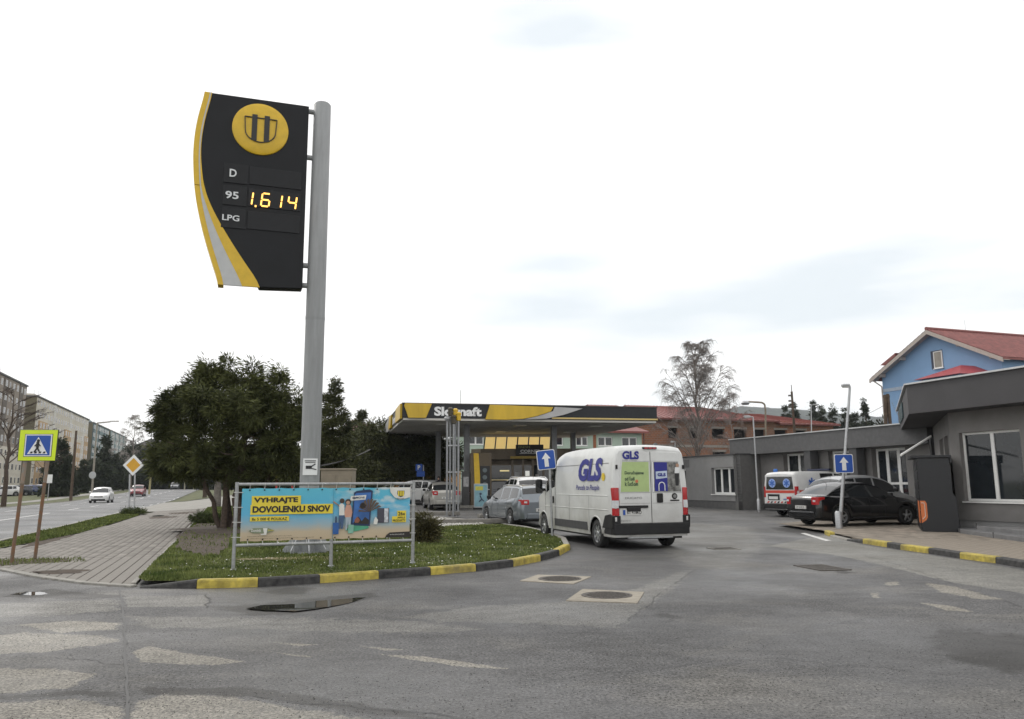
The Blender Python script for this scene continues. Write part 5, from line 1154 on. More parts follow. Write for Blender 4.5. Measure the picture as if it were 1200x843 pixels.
            text('GLS', .44, .20, NV, leaf, (-.52, y2-.006, 2.23), (1, 0, 0), off=.05, name='lettering'); text('Parcels to People', .38, .035, mat('grey_text', (.25, .26, .3), rough=.5), leaf, (-.55, y2-.006, 2.105), (1, 0, 0))
            text('DUCATO', .44, .05, mat('chrome_dull', (.22, .22, .22), rough=.4, metal=.6), leaf, (-.47, y2-.004, 1.215), (1, 0, 0), off=.01)
            q = MB(); q.b2(-.86, -.10, y2-.03, y2+.01, .98, 1.04); q.build('plate_lamp_bar', DARKP, leaf, bevel=.01); q = MB(); q.b2(-.66, -.30, y2-.035, y2-.005, .90, 1.0); q.build('pull_handle', DARKP, leaf, bevel=.015)
            q = MB(); q.b2(-.76, -.26, y2-.014, y2, .82, .935); pl = q.build('number_plate', PLATE, leaf); q = MB(); q.b2(-.76, -.70, y2-.018, y2-.012, .82, .935); q.build('plate_band', BLUE, pl); text('BT 418KD', .38, .075, BLACK, pl, (-.47, y2-.018, .878), (1, 0, 0), off=.01)
            text('gls-group.eu', .26, .05, mat('chrome_dull'), leaf, (-.70, y2-.004, .69), (1, 0, 0), off=.0)
        else:
            NV = MATS['brand_blue']
            q = MB(); q.slab([(.03, y2-.003, 1.36), (dx(1.36)-.03, y2-.003, 1.36), (dx(1.9)-.03, y2-.003, 1.95), (dx(2.07)-.03, y2-.003, 2.07), (.03, y2-.003, 2.07)], (0, -1, 0), .004); fl = q.build('window_film', mat('film_photo', (.06, .055, .05), rough=.25, var=.7, scale=7, col2=(.20, .20, .19)), leaf)
            q = MB(); q.b2(.035, .075, y2-.011, y2-.002, 1.36, 2.07); q.build('white_edge', SWHITE, fl)
            q = MB(); q.b2(.10, .44, y2-.010, y2-.002, 1.37, 2.065); bp_ = q.build('parcel_poster', NV, fl)
            q = MB(); q.slab([(.13, y2-.014, 1.66), (.43, y2-.014, 1.69), (.43, y2-.014, 1.86), (.13, y2-.014, 1.84)], (0, -1, 0), .003); q.build('white_flash', mat('flash_pale', (.5, .58, .7), rough=.4, var=.05), bp_); text('GLS', .22, .08, NV, bp_, (.28, y2-.020, 1.765), (1, 0, 0), off=.05)
            q = MB(); q.path([(.20, y2-.016, 1.38), (.20, y2-.016, 1.52), (.23, y2-.016, 1.57), (.28, y2-.016, 1.585), (.33, y2-.016, 1.57), (.36, y2-.016, 1.52), (.36, y2-.016, 1.38)], .012, n=6); q.build('door_outline', SWHITE, bp_)
            # printed courier
            q = MB(); q.slab([(.64, y2-.008, 1.80), (.76, y2-.008, 1.80), (.78, y2-.008, 1.94), (.66, y2-.008, 1.95)], (0, -1, 0), .002); q.build('printed_shirt', SWHITE, fl); q = MB(); q.slab([(.64, y2-.008, 1.80), (.76, y2-.008, 1.80), (.74, y2-.008, 1.50), (.66, y2-.008, 1.50)][::-1], (0, -1, 0), .002); q.build('printed_trousers', BLACK, fl); q = MB(); q.lathe([(0, 0), (.045, 0), (.045, .003)], c=(.72, y2-.012, 1.99), axis='y', n=14); q.build('printed_head', mat('print_skin'), fl)
            q = MB(); q.b2(.14, .30, y2-.03, y2, 1.10, 1.32); q.build('handle_recess', DARKP, leaf, bevel=.03)
            q = MB(); q.lathe([(0, 0), (.065, 0), (.075, .01)], c=(.62, y2-.010, 1.25), axis='y', n=20); em_ = q.build('emblem', DARKP, leaf); q = MB(); q.lathe([(0, 0), (.045, 0), (.045, .004)], c=(.62, y2-.014, 1.25), axis='y', n=16); q.build('emblem_face', mat('chrome_dull'), em_); q = MB(); q.b2(.50, .74, y2-.008, y2, 1.135, 1.165); q.build('model_badge', DARKP, leaf)
    sm_ = MB(); sm_.b2(-.004, .004, yr-.022, yr-.01, .625, 2.32); sm_.build('door_gap', BLACK, t)
    q = MB(); q.box((0, yr+.01, 2.405), (.36, .10, .05)); sl_ = q.build('high_brake_light', DARKP, t, bevel=.01)
    for i in (-1, 0, 1): q = MB(); q.box((i*.11, yr-.042, 2.405), (.085, .01, .035)); q.build('brake_led', REDL, sl_)
    # side lettering (left side) written towards the rear: reads left to right from outside
    NV = MATS['brand_blue']; x = -(xs_(4.2, 1.7)); 
    def side_text(s, s0, s1, z0, z1, **k):
        zc = (z0+z1)/2; xo = -(xs_((s0+s1)/2, zc)+.010); up = Vector((xs_(4, z0)-xs_(4, z1), 0, z1-z0)); up = Vector(((-xs_(4, z1)+xs_(4, z0)), 0, z1-z0))
        return text(s, s1-s0, z1-z0, NV, t, (xo, Y((s0+s1)/2), zc), (0, -1, 0), up=up, name='lettering', ext=.004, **k)
    side_text('GLS', 3.80, 5.35, 1.62, 2.20, off=.05, shear=.12); side_text('Parcels to People', 3.70, 5.25, 1.36, 1.53, off=.01, shear=.15)
    q = MB(); q.lathe([(0, -.003), (.10, -.002), (.10, .003)], c=(-(xs_(5.5, 1.70)+.010), Y(5.47), 1.72), axis='x', n=16); q.build('yellow_dot', mat('dot_yellow', (.75, .55, .05), rough=.4), t)
    # cab interior hint: front lights and bumper
    q = MB(); P_ = [(-.98, L/2-.75), (-.80, L/2-.12), (-.5, L/2+.01), (.5, L/2+.01), (.80, L/2-.12), (.98, L/2-.75)]; q.slab([(a, b, .58) for a, b in P_], (0, 0, 1), .32); q.build('front_bumper', DARKP, t, bevel=.02)
    for sd in (1, -1): q = MB(); q.slab([(sd*.60, L/2-.16, 1.02), (sd*.86, L/2-.30, 1.06), (sd*.95, L/2-.62, 1.12), (sd*.84, L/2-.5, 1.13), (sd*.6, L/2-.25, 1.1)], (0, 0, 1), .2); q.build('headlight', HEADL, t)
ducato()
def ambulance():
    L, W, H, wb, fo, wr = 4.95, 1.92, 1.95, 3.0, .92, .335
    d = Vector((sin(radians(60)), cos(radians(60)), 0)); 
    # rear right corner contact near px 920 ; place rear face centre
    c = at(916, 607, 35.0); lo = Vector((c.x, c.y, 0))+d*(L/2); lo.z = zt(lo.x, lo.y)
    PWA = mat('ambulance_white', (.68, .68, .67), rough=.35, var=.04, coat=.4, grime=.12); RS = mat('stripe_red', (.55, .06, .035), rough=.4, var=.05)
    prof = [(0, .85), (.15, .98), (.6, 1.10), (1.0, 1.2), (1.5, 1.62), (1.95, 1.88), (2.5, 1.95), (L-.25, 1.93), (L-.08, 1.90), (L, 1.83)]
    tum = [(.3, .975), (.6, 1.0), (1.1, .99), (1.4, .95), (1.8, .86), (1.95, .82)]
    rows = [.28, .4, .52, .64, .76, .86, .95, 1.04]; nb = len(rows)
    v = van('ambulance', 'white ambulance with a red stripe and blue star of life, backed to the kerb', lo, heading(d), L, W, H, wb, fo, wr, PWA, prof, rows, tum, cat='ambulance')
    t, ss, rings, V, K, vid, Y, ax, ar = v
    def cl(s, z, k, sd):
        if k >= nb+3 and 1.08 < s < 1.88: return 'windscreen'
        if nb-1 < k < nb+3 and (1.5 < s < 2.35 or 2.5 < s < 3.3) and z > 1.12: return 'side_window#%d%d' % (sd, s > 2.4)
        return 'body'
    van_build(v, PWA, cl)
    def hws(s, z): return W/2*spline([(0, .70), (.12, .84), (.5, .93), (1.3, .985), (2.0, 1), (L-.6, 1), (L-.12, .985), (L-.03, .965), (L, .94)], s)*spline(tum, z)
    yr = -L/2
    q = MB(); q.b2(-.8, .8, yr+.15, L/2-.3, .24, .6); q.build('floor_pan', BLACK, t)
    for a in ax:
        for sd in (1, -1):
            q = MB(); xo = sorted((sd*(W/2-.07), sd*(W/2-.36))); q.b2(xo[0], xo[1], Y(a)-ar+.01, Y(a)+ar-.01, wr, wr+ar*.8); q.build('wheel_well', BLACK, t); wheel_parts(t, sd*(W/2-.13), Y(a), wr, .21, sd)
    for sd in (1, -1):
        n = 14; sv = np.linspace(.6, L-.12, n); q = MB(); q.add([(sd*(hws(s, 1.0)+.004), Y(s), 1.0) for s in sv]+[(sd*(hws(s, 1.14)+.004), Y(s), 1.14) for s in sv], [(i, i+1, n+i+1, n+i) for i in range(n-1)]); q.build('red_stripe', RS, t)
        xo = hws(L-.04, 1.1)+.012; q = MB(); pts = [(sd*(xo-.13), yr-.018), (sd*(xo-.03), yr-.012), (sd*xo, yr+.10), (sd*(xo-.06), yr+.10)]; q.slab([(a, b, 1.30) for a, b in pts], (0, 0, 1), .48); q.build('tail_light', REDL, t, bevel=.01)
        q = MB(); q.box((sd*(W/2+.13), Y(1.35), 1.25), (.18, .12, .24)); q.build('mirror', DARKP, t, bevel=.03)
    q = MB(); q.b2(-.93, .93, yr-.05, yr+.3, .32, .55); q.build('rear_bumper', DARKP, t, bevel=.03)
    q = MB(); q.b2(-.80, .80, yr-.022, yr+.01, .56, 1.80); td = q.build('tailgate', PWA, t, bevel=.02)
    q = MB(); q.slab([(-.76, yr-.026, 1.16), (.76, yr-.026, 1.16), (.70, yr-.026, 1.72), (-.70, yr-.026, 1.72)], (0, -1, 0), .01); wn = q.build('rear_window', GLASS, td, bevel=.0)
    q = MB(); q.b2(-.80, .80, yr-.030, yr-.02, 1.01, 1.13); q.build('red_stripe', RS, td)
    q = MB(); q.b2(-.68, -.02, yr-.04, yr-.02, .70, .96); rc = q.build('plate_recess', DARKP, td, bevel=.01); q = MB(); q.b2(-.61, -.10, yr-.052, yr-.035, .74, .86); q.build('number_plate', PLATE, rc)
    text('AMBULANCE', .5, .07, mat('amb_blue', (.03, .12, .45), rough=.4), td, (.42, yr-.028, .74), (1, 0, 0), off=.01)
    for k in range(8): x0 = -.74+k*.19; q = MB(); q.slab([(x0, yr-.03, .58), (x0+.09, yr-.03, .58), (x0+.15, yr-.03, .65), (x0+.06, yr-.03, .65)], (0, -1, 0), .006); q.build('chevron', [RS, BLACK][k % 2], td)
    AB = MATS['amb_blue']; LB = mat('amb_pale_blue', (.30, .42, .75), rough=.3)
    def star(c, xd, r, par, m, off=.004, back=None):
        c, xd = Vector(c), Vector(xd).normalized(); up = Vector((0, 0, 1)); n = xd.cross(up)
        if back: q = MB(); q.slab([c+n*off*.5+(xd*cos(a)+up*sin(a))*r*1.25 for a in np.linspace(0, 2*pi, 24, endpoint=False)], n, .003); q.build('star_disc', back, par)
        q = MB()
        for k in range(3):
            a = pi*k/3+pi/2; e = xd*cos(a)+up*sin(a); w = xd*-sin(a)+up*cos(a); oo = off+.002*k
            q.slab([c+n*oo+e*r+w*r*.2, c+n*oo-e*r+w*r*.2, c+n*oo-e*r-w*r*.2, c+n*oo+e*r-w*r*.2], n, .003)
        q.build('star_of_life', m, par)
    star((-.40, yr-.030, 1.44), (1, 0, 0), .155, wn, AB, .006, LB); star((.40, yr-.030, 1.44), (1, 0, 0), .155, wn, AB, .006, LB)
    star((hws(4.1, 1.45)+.0, Y(4.0), 1.45), (0, 1, 0), .22, t, AB, .045)
    q = MB(); q.box((0, Y(2.3), 2.03), (1.2, .22, .10)); q.build('light_bar', mat('bar_dark', (.015, .02, .05), rough=.2), t, bevel=.03)
    q = MB(); q.lathe([(.10, 0), (.10, .12), (.07, .17), (0, .18)], c=(-.5, yr+.35, 1.90), n=16); q.build('beacon', mat('beacon_blue', (.02, .12, .42), rough=.2), t, smooth=40)
ambulance()
# ================================================================== BUILDINGS
def pv(px, py, v):
    d = ray(px, py); k = v/(d.x*CC+d.y*SS); x, y = d.x*k, d.y*k; return VU(x, y)[1], CAM_H+d.z*k
def pu(px, py, u):
    d = ray(px, py); k = u/(-d.x*SS+d.y*CC); x, y = d.x*k, d.y*k; return VU(x, y)[0], CAM_H+d.z*k
def wall_panel(q, o, xd, L, z0, z1, holes, th=.25, m=0):
    """vertical wall starting at o (x,y) along unit xd, outward normal = xd rotated -90deg (right hand side), with rectangular holes (a,b,za,zb)"""
    xd = Vector((xd[0], xd[1], 0)).normalized(); n = Vector((xd.y, -xd.x, 0)); o = Vector((o[0], o[1], 0))
    xs = sorted(set([0, L]+[h for a in holes for h in a[:2]])); 
    for a, b in zip(xs[:-1], xs[1:]):
        mid = (a+b)/2; hs = sorted([h for h in holes if h[0] <= mid <= h[1]], key=lambda h: h[2]); z = z0
        segs = []
        for h in hs:
            if h[2] > z: segs.append((z, h[2]))
            z = h[3]
        if z < z1: segs.append((z, z1))
        for c, d in segs:
            p = [o+xd*a, o+xd*b]; q.slab([Vector((p[0].x, p[0].y, c)), Vector((p[1].x, p[1].y, c)), Vector((p[1].x, p[1].y, d)), Vector((p[0].x, p[0].y, d))], n, th, m)
def window(o, xd, a, b, za, zb, parent, panes=2, fr=None, gl=None, depth=.12, sill=True, fw=.07, mull=None, name='window', transom=None):
    fr = fr or WHITE; gl = gl or WGLASS
    xd = Vector((xd[0], xd[1], 0)).normalized(); n = Vector((xd.y, -xd.x, 0)); o = Vector((o[0], o[1], 0)); P = lambda s, z, d=0: o+xd*s+Vector((0, 0, z))-n*(depth-d)
    q = MB()
    def bar(s0, s1, z0, z1, d=.0): q.slab([P(s0, z0, d), P(s1, z0, d), P(s1, z1, d), P(s0, z1, d)], n, .07)
    bar(a, a+fw, za, zb); bar(b-fw, b, za, zb); bar(a+fw, b-fw, za, za+fw); bar(a+fw, b-fw, zb-fw, zb)
    for k in range(1, panes): s = a+(b-a)*k/panes; bar(s-fw*.8, s+fw*.8, za+fw, zb-fw, .003)
    if transom: bar(a+fw, b-fw, transom-fw/2, transom+fw/2, .006)
    w = q.build(name, fr, parent, bevel=.004 if (b-a) > 1.2 else 0)
    for k in range(panes):
        s0, s1 = a+(b-a)*k/panes, a+(b-a)*(k+1)/panes; g = MB(); g.slab([P(s0+.02, za+.02, -.03), P(s1-.02, za+.02, -.03), P(s1-.02, zb-.02, -.03), P(s0+.02, zb-.02, -.03)], n, .01); g.build('pane', gl, w)
    if sill: q = MB(); q.slab([P(a-.05, za-.05, depth+.06), P(b+.05, za-.05, depth+.06), P(b+.05, za-.005, depth+.06), P(a-.05, za-.005, depth+.06)], n, depth+.10); q.build('sill', fr, w)
    return w
GREYW = mat('render_grey', (.195, .188, .182), rough=.9, var=.10, scale=1.2, bump=.25, bscale=60, grime=.25)
GREYL = mat('render_light_grey', (.24, .24, .238), rough=.9, var=.08, scale=1.2, bump=.25, bscale=60, grime=.2)
FASC = mat('fascia_dark', (.066, .064, .067), rough=.8, var=.10, scale=1.0, bump=.15, bscale=50)
PLIN = mat('plinth_dark', (.07, .07, .072), rough=.85, var=.2, scale=2, grime=.3)
CAP = mat('metal_capping', (.55, .56, .56), rough=.4, metal=.3, var=.08)
STEPM = mat('step_stone', (.15, .15, .152), rough=.75, var=.2, scale=3, bump=.2)
def corner_building():
    t = thing('corner_shop_building', 'dark grey single storey building with deep flat fascia at the right edge', 'building', (0, 0, 0), ST)   # local x = v, y = u
    B_ = Vector((.693, .721)).normalized(); c0 = Vector((20.8, 18.44)); zb = .05
    # wall A runs from the corner towards the viewer (-u); outward is -v
    q = MB(); wall_panel(q, (20.8, 18.44), (0, -1), 14.5, .42, 3.68, [(.32, 2.30, .98, 3.02), (3.4, 5.4, .98, 3.02)]); q.build('wall', GREYW, t)
    q = MB(); wall_panel(q, (20.84, 18.44), (0, -1), 14.5, zb, .42, []); q.build('plinth', GREYL, t)
    window((20.8, 18.44), (0, -1), .32, 2.30, .98, 3.02, t, 2, depth=.14); window((20.8, 18.44), (0, -1), 3.4, 5.4, .98, 3.02, t, 2, depth=.14)
    # wall B, oblique; drawn from its far end to the corner so that outward is -v +u
    LB = 7.7; far = c0+B_*LB; nb = Vector((-B_.y, B_.x))
    hol = [(LB-2.3, LB-.8, .98, 3.02), (LB-4.4, LB-2.8, .98, 3.02)]
    q = MB(); wall_panel(q, far, -B_, LB, .42, 3.68, hol); q.build('wall', GREYW, t)
    q = MB(); wall_panel(q, far-nb*.04, -B_, LB, zb, .42, []); q.build('plinth', PLIN, t)
    for h in hol: window(far, -B_, *h, t, 2, depth=.12)
    # roof slab with deep fascia
    f0 = Vector((19.9, 19.07)); f1 = f0+B_*10.2
    zt0, zb0 = 4.62, 3.66
    poly = [(19.9, 3.5), (19.9, 19.07), (f1.x, f1.y), (36, f1.y), (36, 3.5)]
    q = MB(); q.slab([(a, b, zt0-.04) for a, b in poly], (0, 0, 1), zt0-.04-zb0); q.build('roof_fascia', FASC, t)
    q = MB(); pc = [(a, b) for a, b in [(19.86, 3.5), (19.86, 19.09), (f1.x-.02, f1.y+.05)]]
    for a, b in zip(pc[:-1], pc[1:]):
        a, b = Vector((*a, 0)), Vector((*b, 0)); d = (b-a).normalized(); n = Vector((-d.y, d.x, 0)); 
        if n.x > 0: n = -n
        q.slab([a+n*.03+Vector((0, 0, zt0)), b+n*.03+Vector((0, 0, zt0)), b-n*.3+Vector((0, 0, zt0)), a-n*.3+Vector((0, 0, zt0))], (0, 0, 1), .05)
    q.build('roof_capping', CAP, t)
    # sign letters on the oblique fascia
    for k, ch in enumerate('STORE'[:0]): pass
    TM = mat('teal_letters', (.03, .07, .08), rough=.4)
    nrm = Vector((-B_.y, B_.x, 0)); c = f0+B_*5.4
    q = MB(); 
    for k in range(5):
        a = f0+B_*(4.0+k*.75); q.slab([Vector((a.x, a.y, 3.85))+nrm*.05, Vector((a.x+B_.x*.5, a.y+B_.y*.5, 3.85))+nrm*.05, Vector((a.x+B_.x*.5, a.y+B_.y*.5, 4.4))+nrm*.05, Vector((a.x, a.y, 4.4))+nrm*.05], nrm, .04)
        q.build('fascia_letter', TM, t); q = MB()
    # downpipe at the corner
    q = MB(); q.path([(c0.x-.06, c0.y+.10, 1.15), (c0.x-.06, c0.y+.10, .05)], .045, n=8); q.build('downpipe', PLIN, t, smooth=40)
    # clothes rail shapes behind the glass
    q = MB(); cg = mat('shop_cloth', (.16, .19, .10), rough=.9, var=.3)
    q.lathe([(.16, 1.0), (.22, 1.5), (.20, 1.95), (.06, 2.1), (0, 2.12)], c=(20.80+.085, 16.42, 0), n=10); 
    # steps: two paved tiers, world coordinates converted to the local frame
    def L_(pts): return [VU(x, y) for x, y in pts]
    low = L_([(13.3, 24.1), (12.75, 22.9), (12.3, 19), (12.05, 13), (20, 10), (20, 18)]); up_ = L_([(13.0, 22.5), (12.78, 19.7), (12.6, 13.5), (20, 11), (20, 18)])
    for nm, P_, z0, z1 in (('lower_step', low, .0, .215), ('upper_step', up_, .2, .335)):
        q = MB(); q.slab([(a, b, z1) for a, b in P_], (0, 0, 1), z1-z0); st = q.build(nm, STEPM, t, bevel=.012)
        a, b = Vector(P_[1 if nm == 'lower_step' else 0]), Vector(P_[2 if nm == 'lower_step' else 1]); d = b-a; k = int(d.length/1.9)
        for i in range(k+1):
            c = a+d*(i/k); j = MB(); j.box((c.x, c.y, (z0+z1)/2+.06), (.02, .02, z1-.06-z0*.5)); j.build('joint', PLIN, st)
    return t
corner_building()
def clothes():
    p = S(20.98, 16.7); t = thing('shop_mannequin', 'pale green garment on a stand behind the right hand shop window', 'mannequin', (p[0], p[1], 0), ST)
    q = MB(); q.lathe([(.03, .42), (.03, 1.1), (.22, 1.1), (.26, 1.6), (.24, 2.0), (.08, 2.15), (0, 2.16)], n=12); q.build('garment', mat('shop_cloth'), t, smooth=50)
# ---- long low building (white framed glazing) along the lane
def lane_building():
    t = thing('lane_building', 'long dark grey single storey building with white framed glazing behind the ambulance', 'building', (0, 0, 0), ST)
    V0 = 26.1; u0, u1 = 23.6, 36.4; zt0, zb0 = 3.90, 3.04
    # glazing positions from the photograph, in u
    def U(px): return pv(px, 555, V0)[0]
    holes = [(U(1063), U(1023), .55, 2.98), (U(999), U(972), 1.0, 2.98), (U(947), U(919), .75, 2.98)]
    hs = [(u1-b, u1-a, c, d) for a, b, c, d in [(min(h[0], h[1]), max(h[0], h[1]), h[2], h[3]) for h in holes]]
    q = MB(); wall_panel(q, (V0, u1), (0, -1), u1-u0, .5, zb0, hs); q.build('wall', GREYW, t)
    q = MB(); wall_panel(q, (V0+.04, u1), (0, -1), u1-u0, .0, .5, []); q.build('plinth', PLIN, t)
    for i, h in enumerate(hs): window((V0, u1), (0, -1), *h, t, [3, 2, 2][i], depth=.25, fw=.10, transom=(1.5 if i != 2 else None), name=['shop_window', 'window', 'window'][i])
    q = MB(); q.slab([(25.45, u0, zt0-.03), (25.45, u1+.25, zt0-.03), (34, u1+.25, zt0-.03), (34, u0, zt0-.03)], (0, 0, 1), zt0-.03-zb0); q.build('roof_fascia', mat('fascia_mid', (.105, .105, .107), rough=.85, var=.1), t)
    q = MB(); q.b2(25.40, 25.6, u0, u1+.3, zt0-.03, zt0+.02); q.b2(25.60, 34, u1+.1, u1+.3, zt0-.03, zt0+.02); q.build('roof_capping', CAP, t)
    for u in (pv(951, 555, 25.7)[0], pv(1005, 555, 25.7)[0]): 
        q = MB(); q.b2(25.5, 25.95, u-.22, u+.22, 0, zb0); q.build('pier', mat('pier_dark', (.075, .075, .077), rough=.85, var=.1), t)
    q = MB(); q.b2(25.7, 34, u1+.05, u1+.2, 0, zb0); q.build('end_wall', GREYW, t)
lane_building()
def low_building():
    t = thing('low_grey_building', 'lower pale grey building with flat roof and white windows beside the white van', 'building', (0, 0, 0), ST)
    V0, u0, u1 = 24.6, 34.9, 66.0
    def U(px): return pv(px, 565, V0)[0]
    spans = [(861, 834), (804, 786), (770, 752)]; hs = []
    for a, b in spans: ua, ub = sorted((U(a), U(b))); hs.append((u1-ub, u1-ua, .98, 2.38))
    q = MB(); wall_panel(q, (V0, u1), (0, -1), u1-u0, .62, 3.02, hs); q.build('wall', GREYL, t)
    for i, h in enumerate(hs): window((V0, u1), (0, -1), *h, t, [3, 2, 2][i], depth=.18, fw=.09)
    q = MB(); wall_panel(q, (V0+.03, u1), (0, -1), u1-u0, .1, .62, []); q.build('plinth', mat('plinth_mid', (.10, .10, .10), rough=.9, var=.15), t)
    q = MB(); wall_panel(q, (V0, u0), (1, 0), 1.6, .1, 3.02, []); q.build('end_wall', mat('render_mid_grey', (.125, .123, .12), rough=.9, var=.1, grime=.2), t)
    q = MB(); q.slab([(V0-.06, u0-.06, 3.09), (V0-.06, u1, 3.09), (34, u1, 3.09), (34, u0-.06, 3.09)], (0, 0, 1), .06); q.build('roof_edge', PLIN, t)
    q = MB(); q.b2(V0-.012, V0-.002, 39.4, 44.3, 2.45, 2.9); q.build('faded_sign_band', mat('sign_band_grey', (.15, .15, .15), rough=.9, var=.1), t)  # band in a darker grey than the wall, above the windows
    q = MB(); q.slab([(V0-1.1, u0-1.5, .13), (V0-1.1, u1, .6), (V0+.1, u1, .6), (V0+.1, u0-1.5, .13)], (0, 0, 1), .12); q.build('apron', mat('apron_sand', (.25, .21, .15), rough=.9, var=.2), t)
low_building()
# ---- blue gabled house
def blue_house():
    t = thing('blue_house', 'bright blue gabled house with red tiled roof rising behind the grey shops', 'house', (0, 0, 0), ST)
    V0 = 45.0; BLU = mat('render_blue', (.22, .36, .56), rough=.85, var=.05, scale=.6, grime=.06)
    uL, zL = pv(1026, 441, V0); uR, zR = pv(1184, 424, V0); uA, zA = pv(1090, 388, V0); ze = (zL+zR)/2; um = (uL+uR)/2
    uw0, uw1 = uR+.55, uL-.6; za = zA
    slope = (za-ze)/((uL-uR)/2)
    def zr(u): return za-abs(u-um)*slope
    q = MB(); q.slab([(V0, uw1, 0), (V0, uw0, 0), (V0, uw0, zr(uw0)-.1), (V0, um, za-.15), (V0, uw1, zr(uw1)-.1)], (-1, 0, 0), 14); q.build('wall', BLU, t)
    TIL = mat('roof_tile_red', (.20, .065, .058), rough=.6, var=.2, scale=3, island=.12); BRG = mat('barge_board', (.42, .37, .33), rough=.7, var=.1)
    # roof slopes as rows of ribbed tiles
    def slope_mesh(ua, ub, v0, v1, name, nrow=16):
        q = MB(); nv = int((v1-v0)/.28)
        for i in range(nrow):
            a, b = ua+(ub-ua)*i/nrow, ua+(ub-ua)*(i+1)/nrow; z0, z1 = zr(a), zr(b)
            for j in range(nv):
                x0 = v0+(v1-v0)*j/nv; x1 = v0+(v1-v0)*(j+1)/nv; xm = (x0+x1)/2; h = .06
                q.add([(x0, a, z0+.01), (xm, a, z0+h), (x1, a, z0+.01), (x0, b, z1+.05), (xm, b, z1+.05+h), (x1, b, z1+.05)], [(0, 1, 4, 3), (1, 2, 5, 4)])
        o = q.build(name, TIL, t, fix=False); o['kind'] = 'stuff'; return o
    slope_mesh(uR, um, V0-.6, V0+14, 'roof_tiles'); slope_mesh(uL, um, V0-.6, V0+14, 'roof_tiles')
    q = MB(); q.slab([(V0-.6, uR, zr(uR)), (V0+14, uR, zr(uR)), (V0+14, um, za), (V0-.6, um, za)], (0, 0, 1), .12); q.slab([(V0-.6, um, za), (V0+14, um, za), (V0+14, uL, zr(uL)), (V0-.6, uL, zr(uL))], (0, 0, 1), .12); q.build('roof_deck', TIL, t)
    q = MB(); q.tube((V0-.62, um, za+.08), (V0+14, um, za+.08), .13, n=8); q.build('ridge', TIL, t)
    for a, b in ((uL, um), (uR, um)):
        q = MB(); q.slab([(V0-.63, a, zr(a)-.30), (V0-.63, b, za-.30), (V0-.63, b, za-.02), (V0-.63, a, zr(a)-.02)], (-1, 0, 0), .06); q.slab([(V0-.6, a, zr(a)-.12), (V0-.6, b, za-.12), (V0, b, za-.12), (V0, a, zr(a)-.12)], (0, 0, 1), .04); q.build('barge_board', BRG, t)
    for u in (um+2.6, um-2.2, uL-.9, uR+.9): q = MB(); q.b2(V0-.5, V0+.02, u-.08, u+.08, zr(u)-.40, zr(u)-.16); q.build('purlin_end', BRG, t)
    for (x0, x1, y0, y1, nm) in ((1090.7, 1105.8, 412.5, 430.7, 'window'), (1058, 1068, 459, 474, 'window')):
        ua, z1 = pv(x0, y0, V0); ub, z0 = pv(x1, y1, V0); o = (V0, ua); L_ = ua-ub
        rv = MB(); rv.b2(V0-.01, V0+.004, ub-.02, ua+.02, z0-.02, z1+.02); rv.build('reveal_shade_sheet', mat('reveal_shade', (.05, .06, .09), rough=.7), t)  # flat dark sheet on the solid wall; reveal's shade put into its colour
        window((V0-.06, ua), (0, -1), .22, L_, z0, z1-.05, t, 1, depth=.0, fw=.06, gl=mat('blind_beige', (.30, .28, .24), rough=.5, var=.2, scale=1))
    ub, zb_ = pv(1050, 456, V0); q = MB(); q.b2(V0-.04, V0-.0, uw0, uw1, zb_-.12, zb_+.12); q.build('string_course', mat('pale_blue_trim', (.38, .44, .52), rough=.8), t)
    # hipped porch roof before the gable
    ux, zx = pv(1104, 430.5, V0-1.6); uc, zc = pv(1073, 446, V0-3.2); ue, _ = pv(1128, 441, V0-3.2)
    q = MB(); q.add([(V0-3.4, uc, zc), (V0-3.4, ue, zc), (V0, uc, zc), (V0, ue, zc), (V0-1.2, (uc+ue)/2, zx), (V0, (uc+ue)/2, zx)], [(0, 1, 4), (0, 4, 5, 2), (1, 3, 5, 4), (0, 2, 3, 1)]); q.build('porch_roof', mat('roof_tile_bright', (.30, .035, .04), rough=.5, var=.2, scale=4), t)
    q = MB(); q.b2(V0-3.0, V0, ue+.4, uc-.4, 0, zc); q.build('porch_wall', BLU, t)
    # dormer seen past the left slope, and chimney cap
    ud, zd = pv(1046, 424, V0+4); q = MB(); q.add([(V0+3, ud+.3, zd-.3), (V0+3, ud-1.3, zd+.45), (V0+6, ud-1.3, zd+.45), (V0+6, ud+.3, zd-.3), (V0+3, ud-1.3, zd-.6), (V0+6, ud-1.3, zd-.6)], [(0, 1, 2, 3), (0, 3, 5, 4), (0, 4, 1), (3, 2, 5)]); q.build('dormer_roof', TIL, t)
    q = MB(); q.path([(V0-.55, uL-.3, zr(uL)-.15), (V0-.1, uL-.62, zr(uL)-.6), (V0-.1, uL-.62, 1)], .05, n=8); q.build('downpipe', BRG, t)
    q = MB(); q.tube((V0+10, um, za), (V0+10, um, za+1.6), .02, n=5); q.tube((V0+9.7, um, za+1.3), (V0+10.3, um, za+1.3), .012, n=4); q.build('aerial', GALV, t)
    q = MB(); q.tube((V0+3.0, um, za), (V0+3.0, um, za+.9), .015, n=5); q.build('lightning_rod', GALV, t)
blue_house()
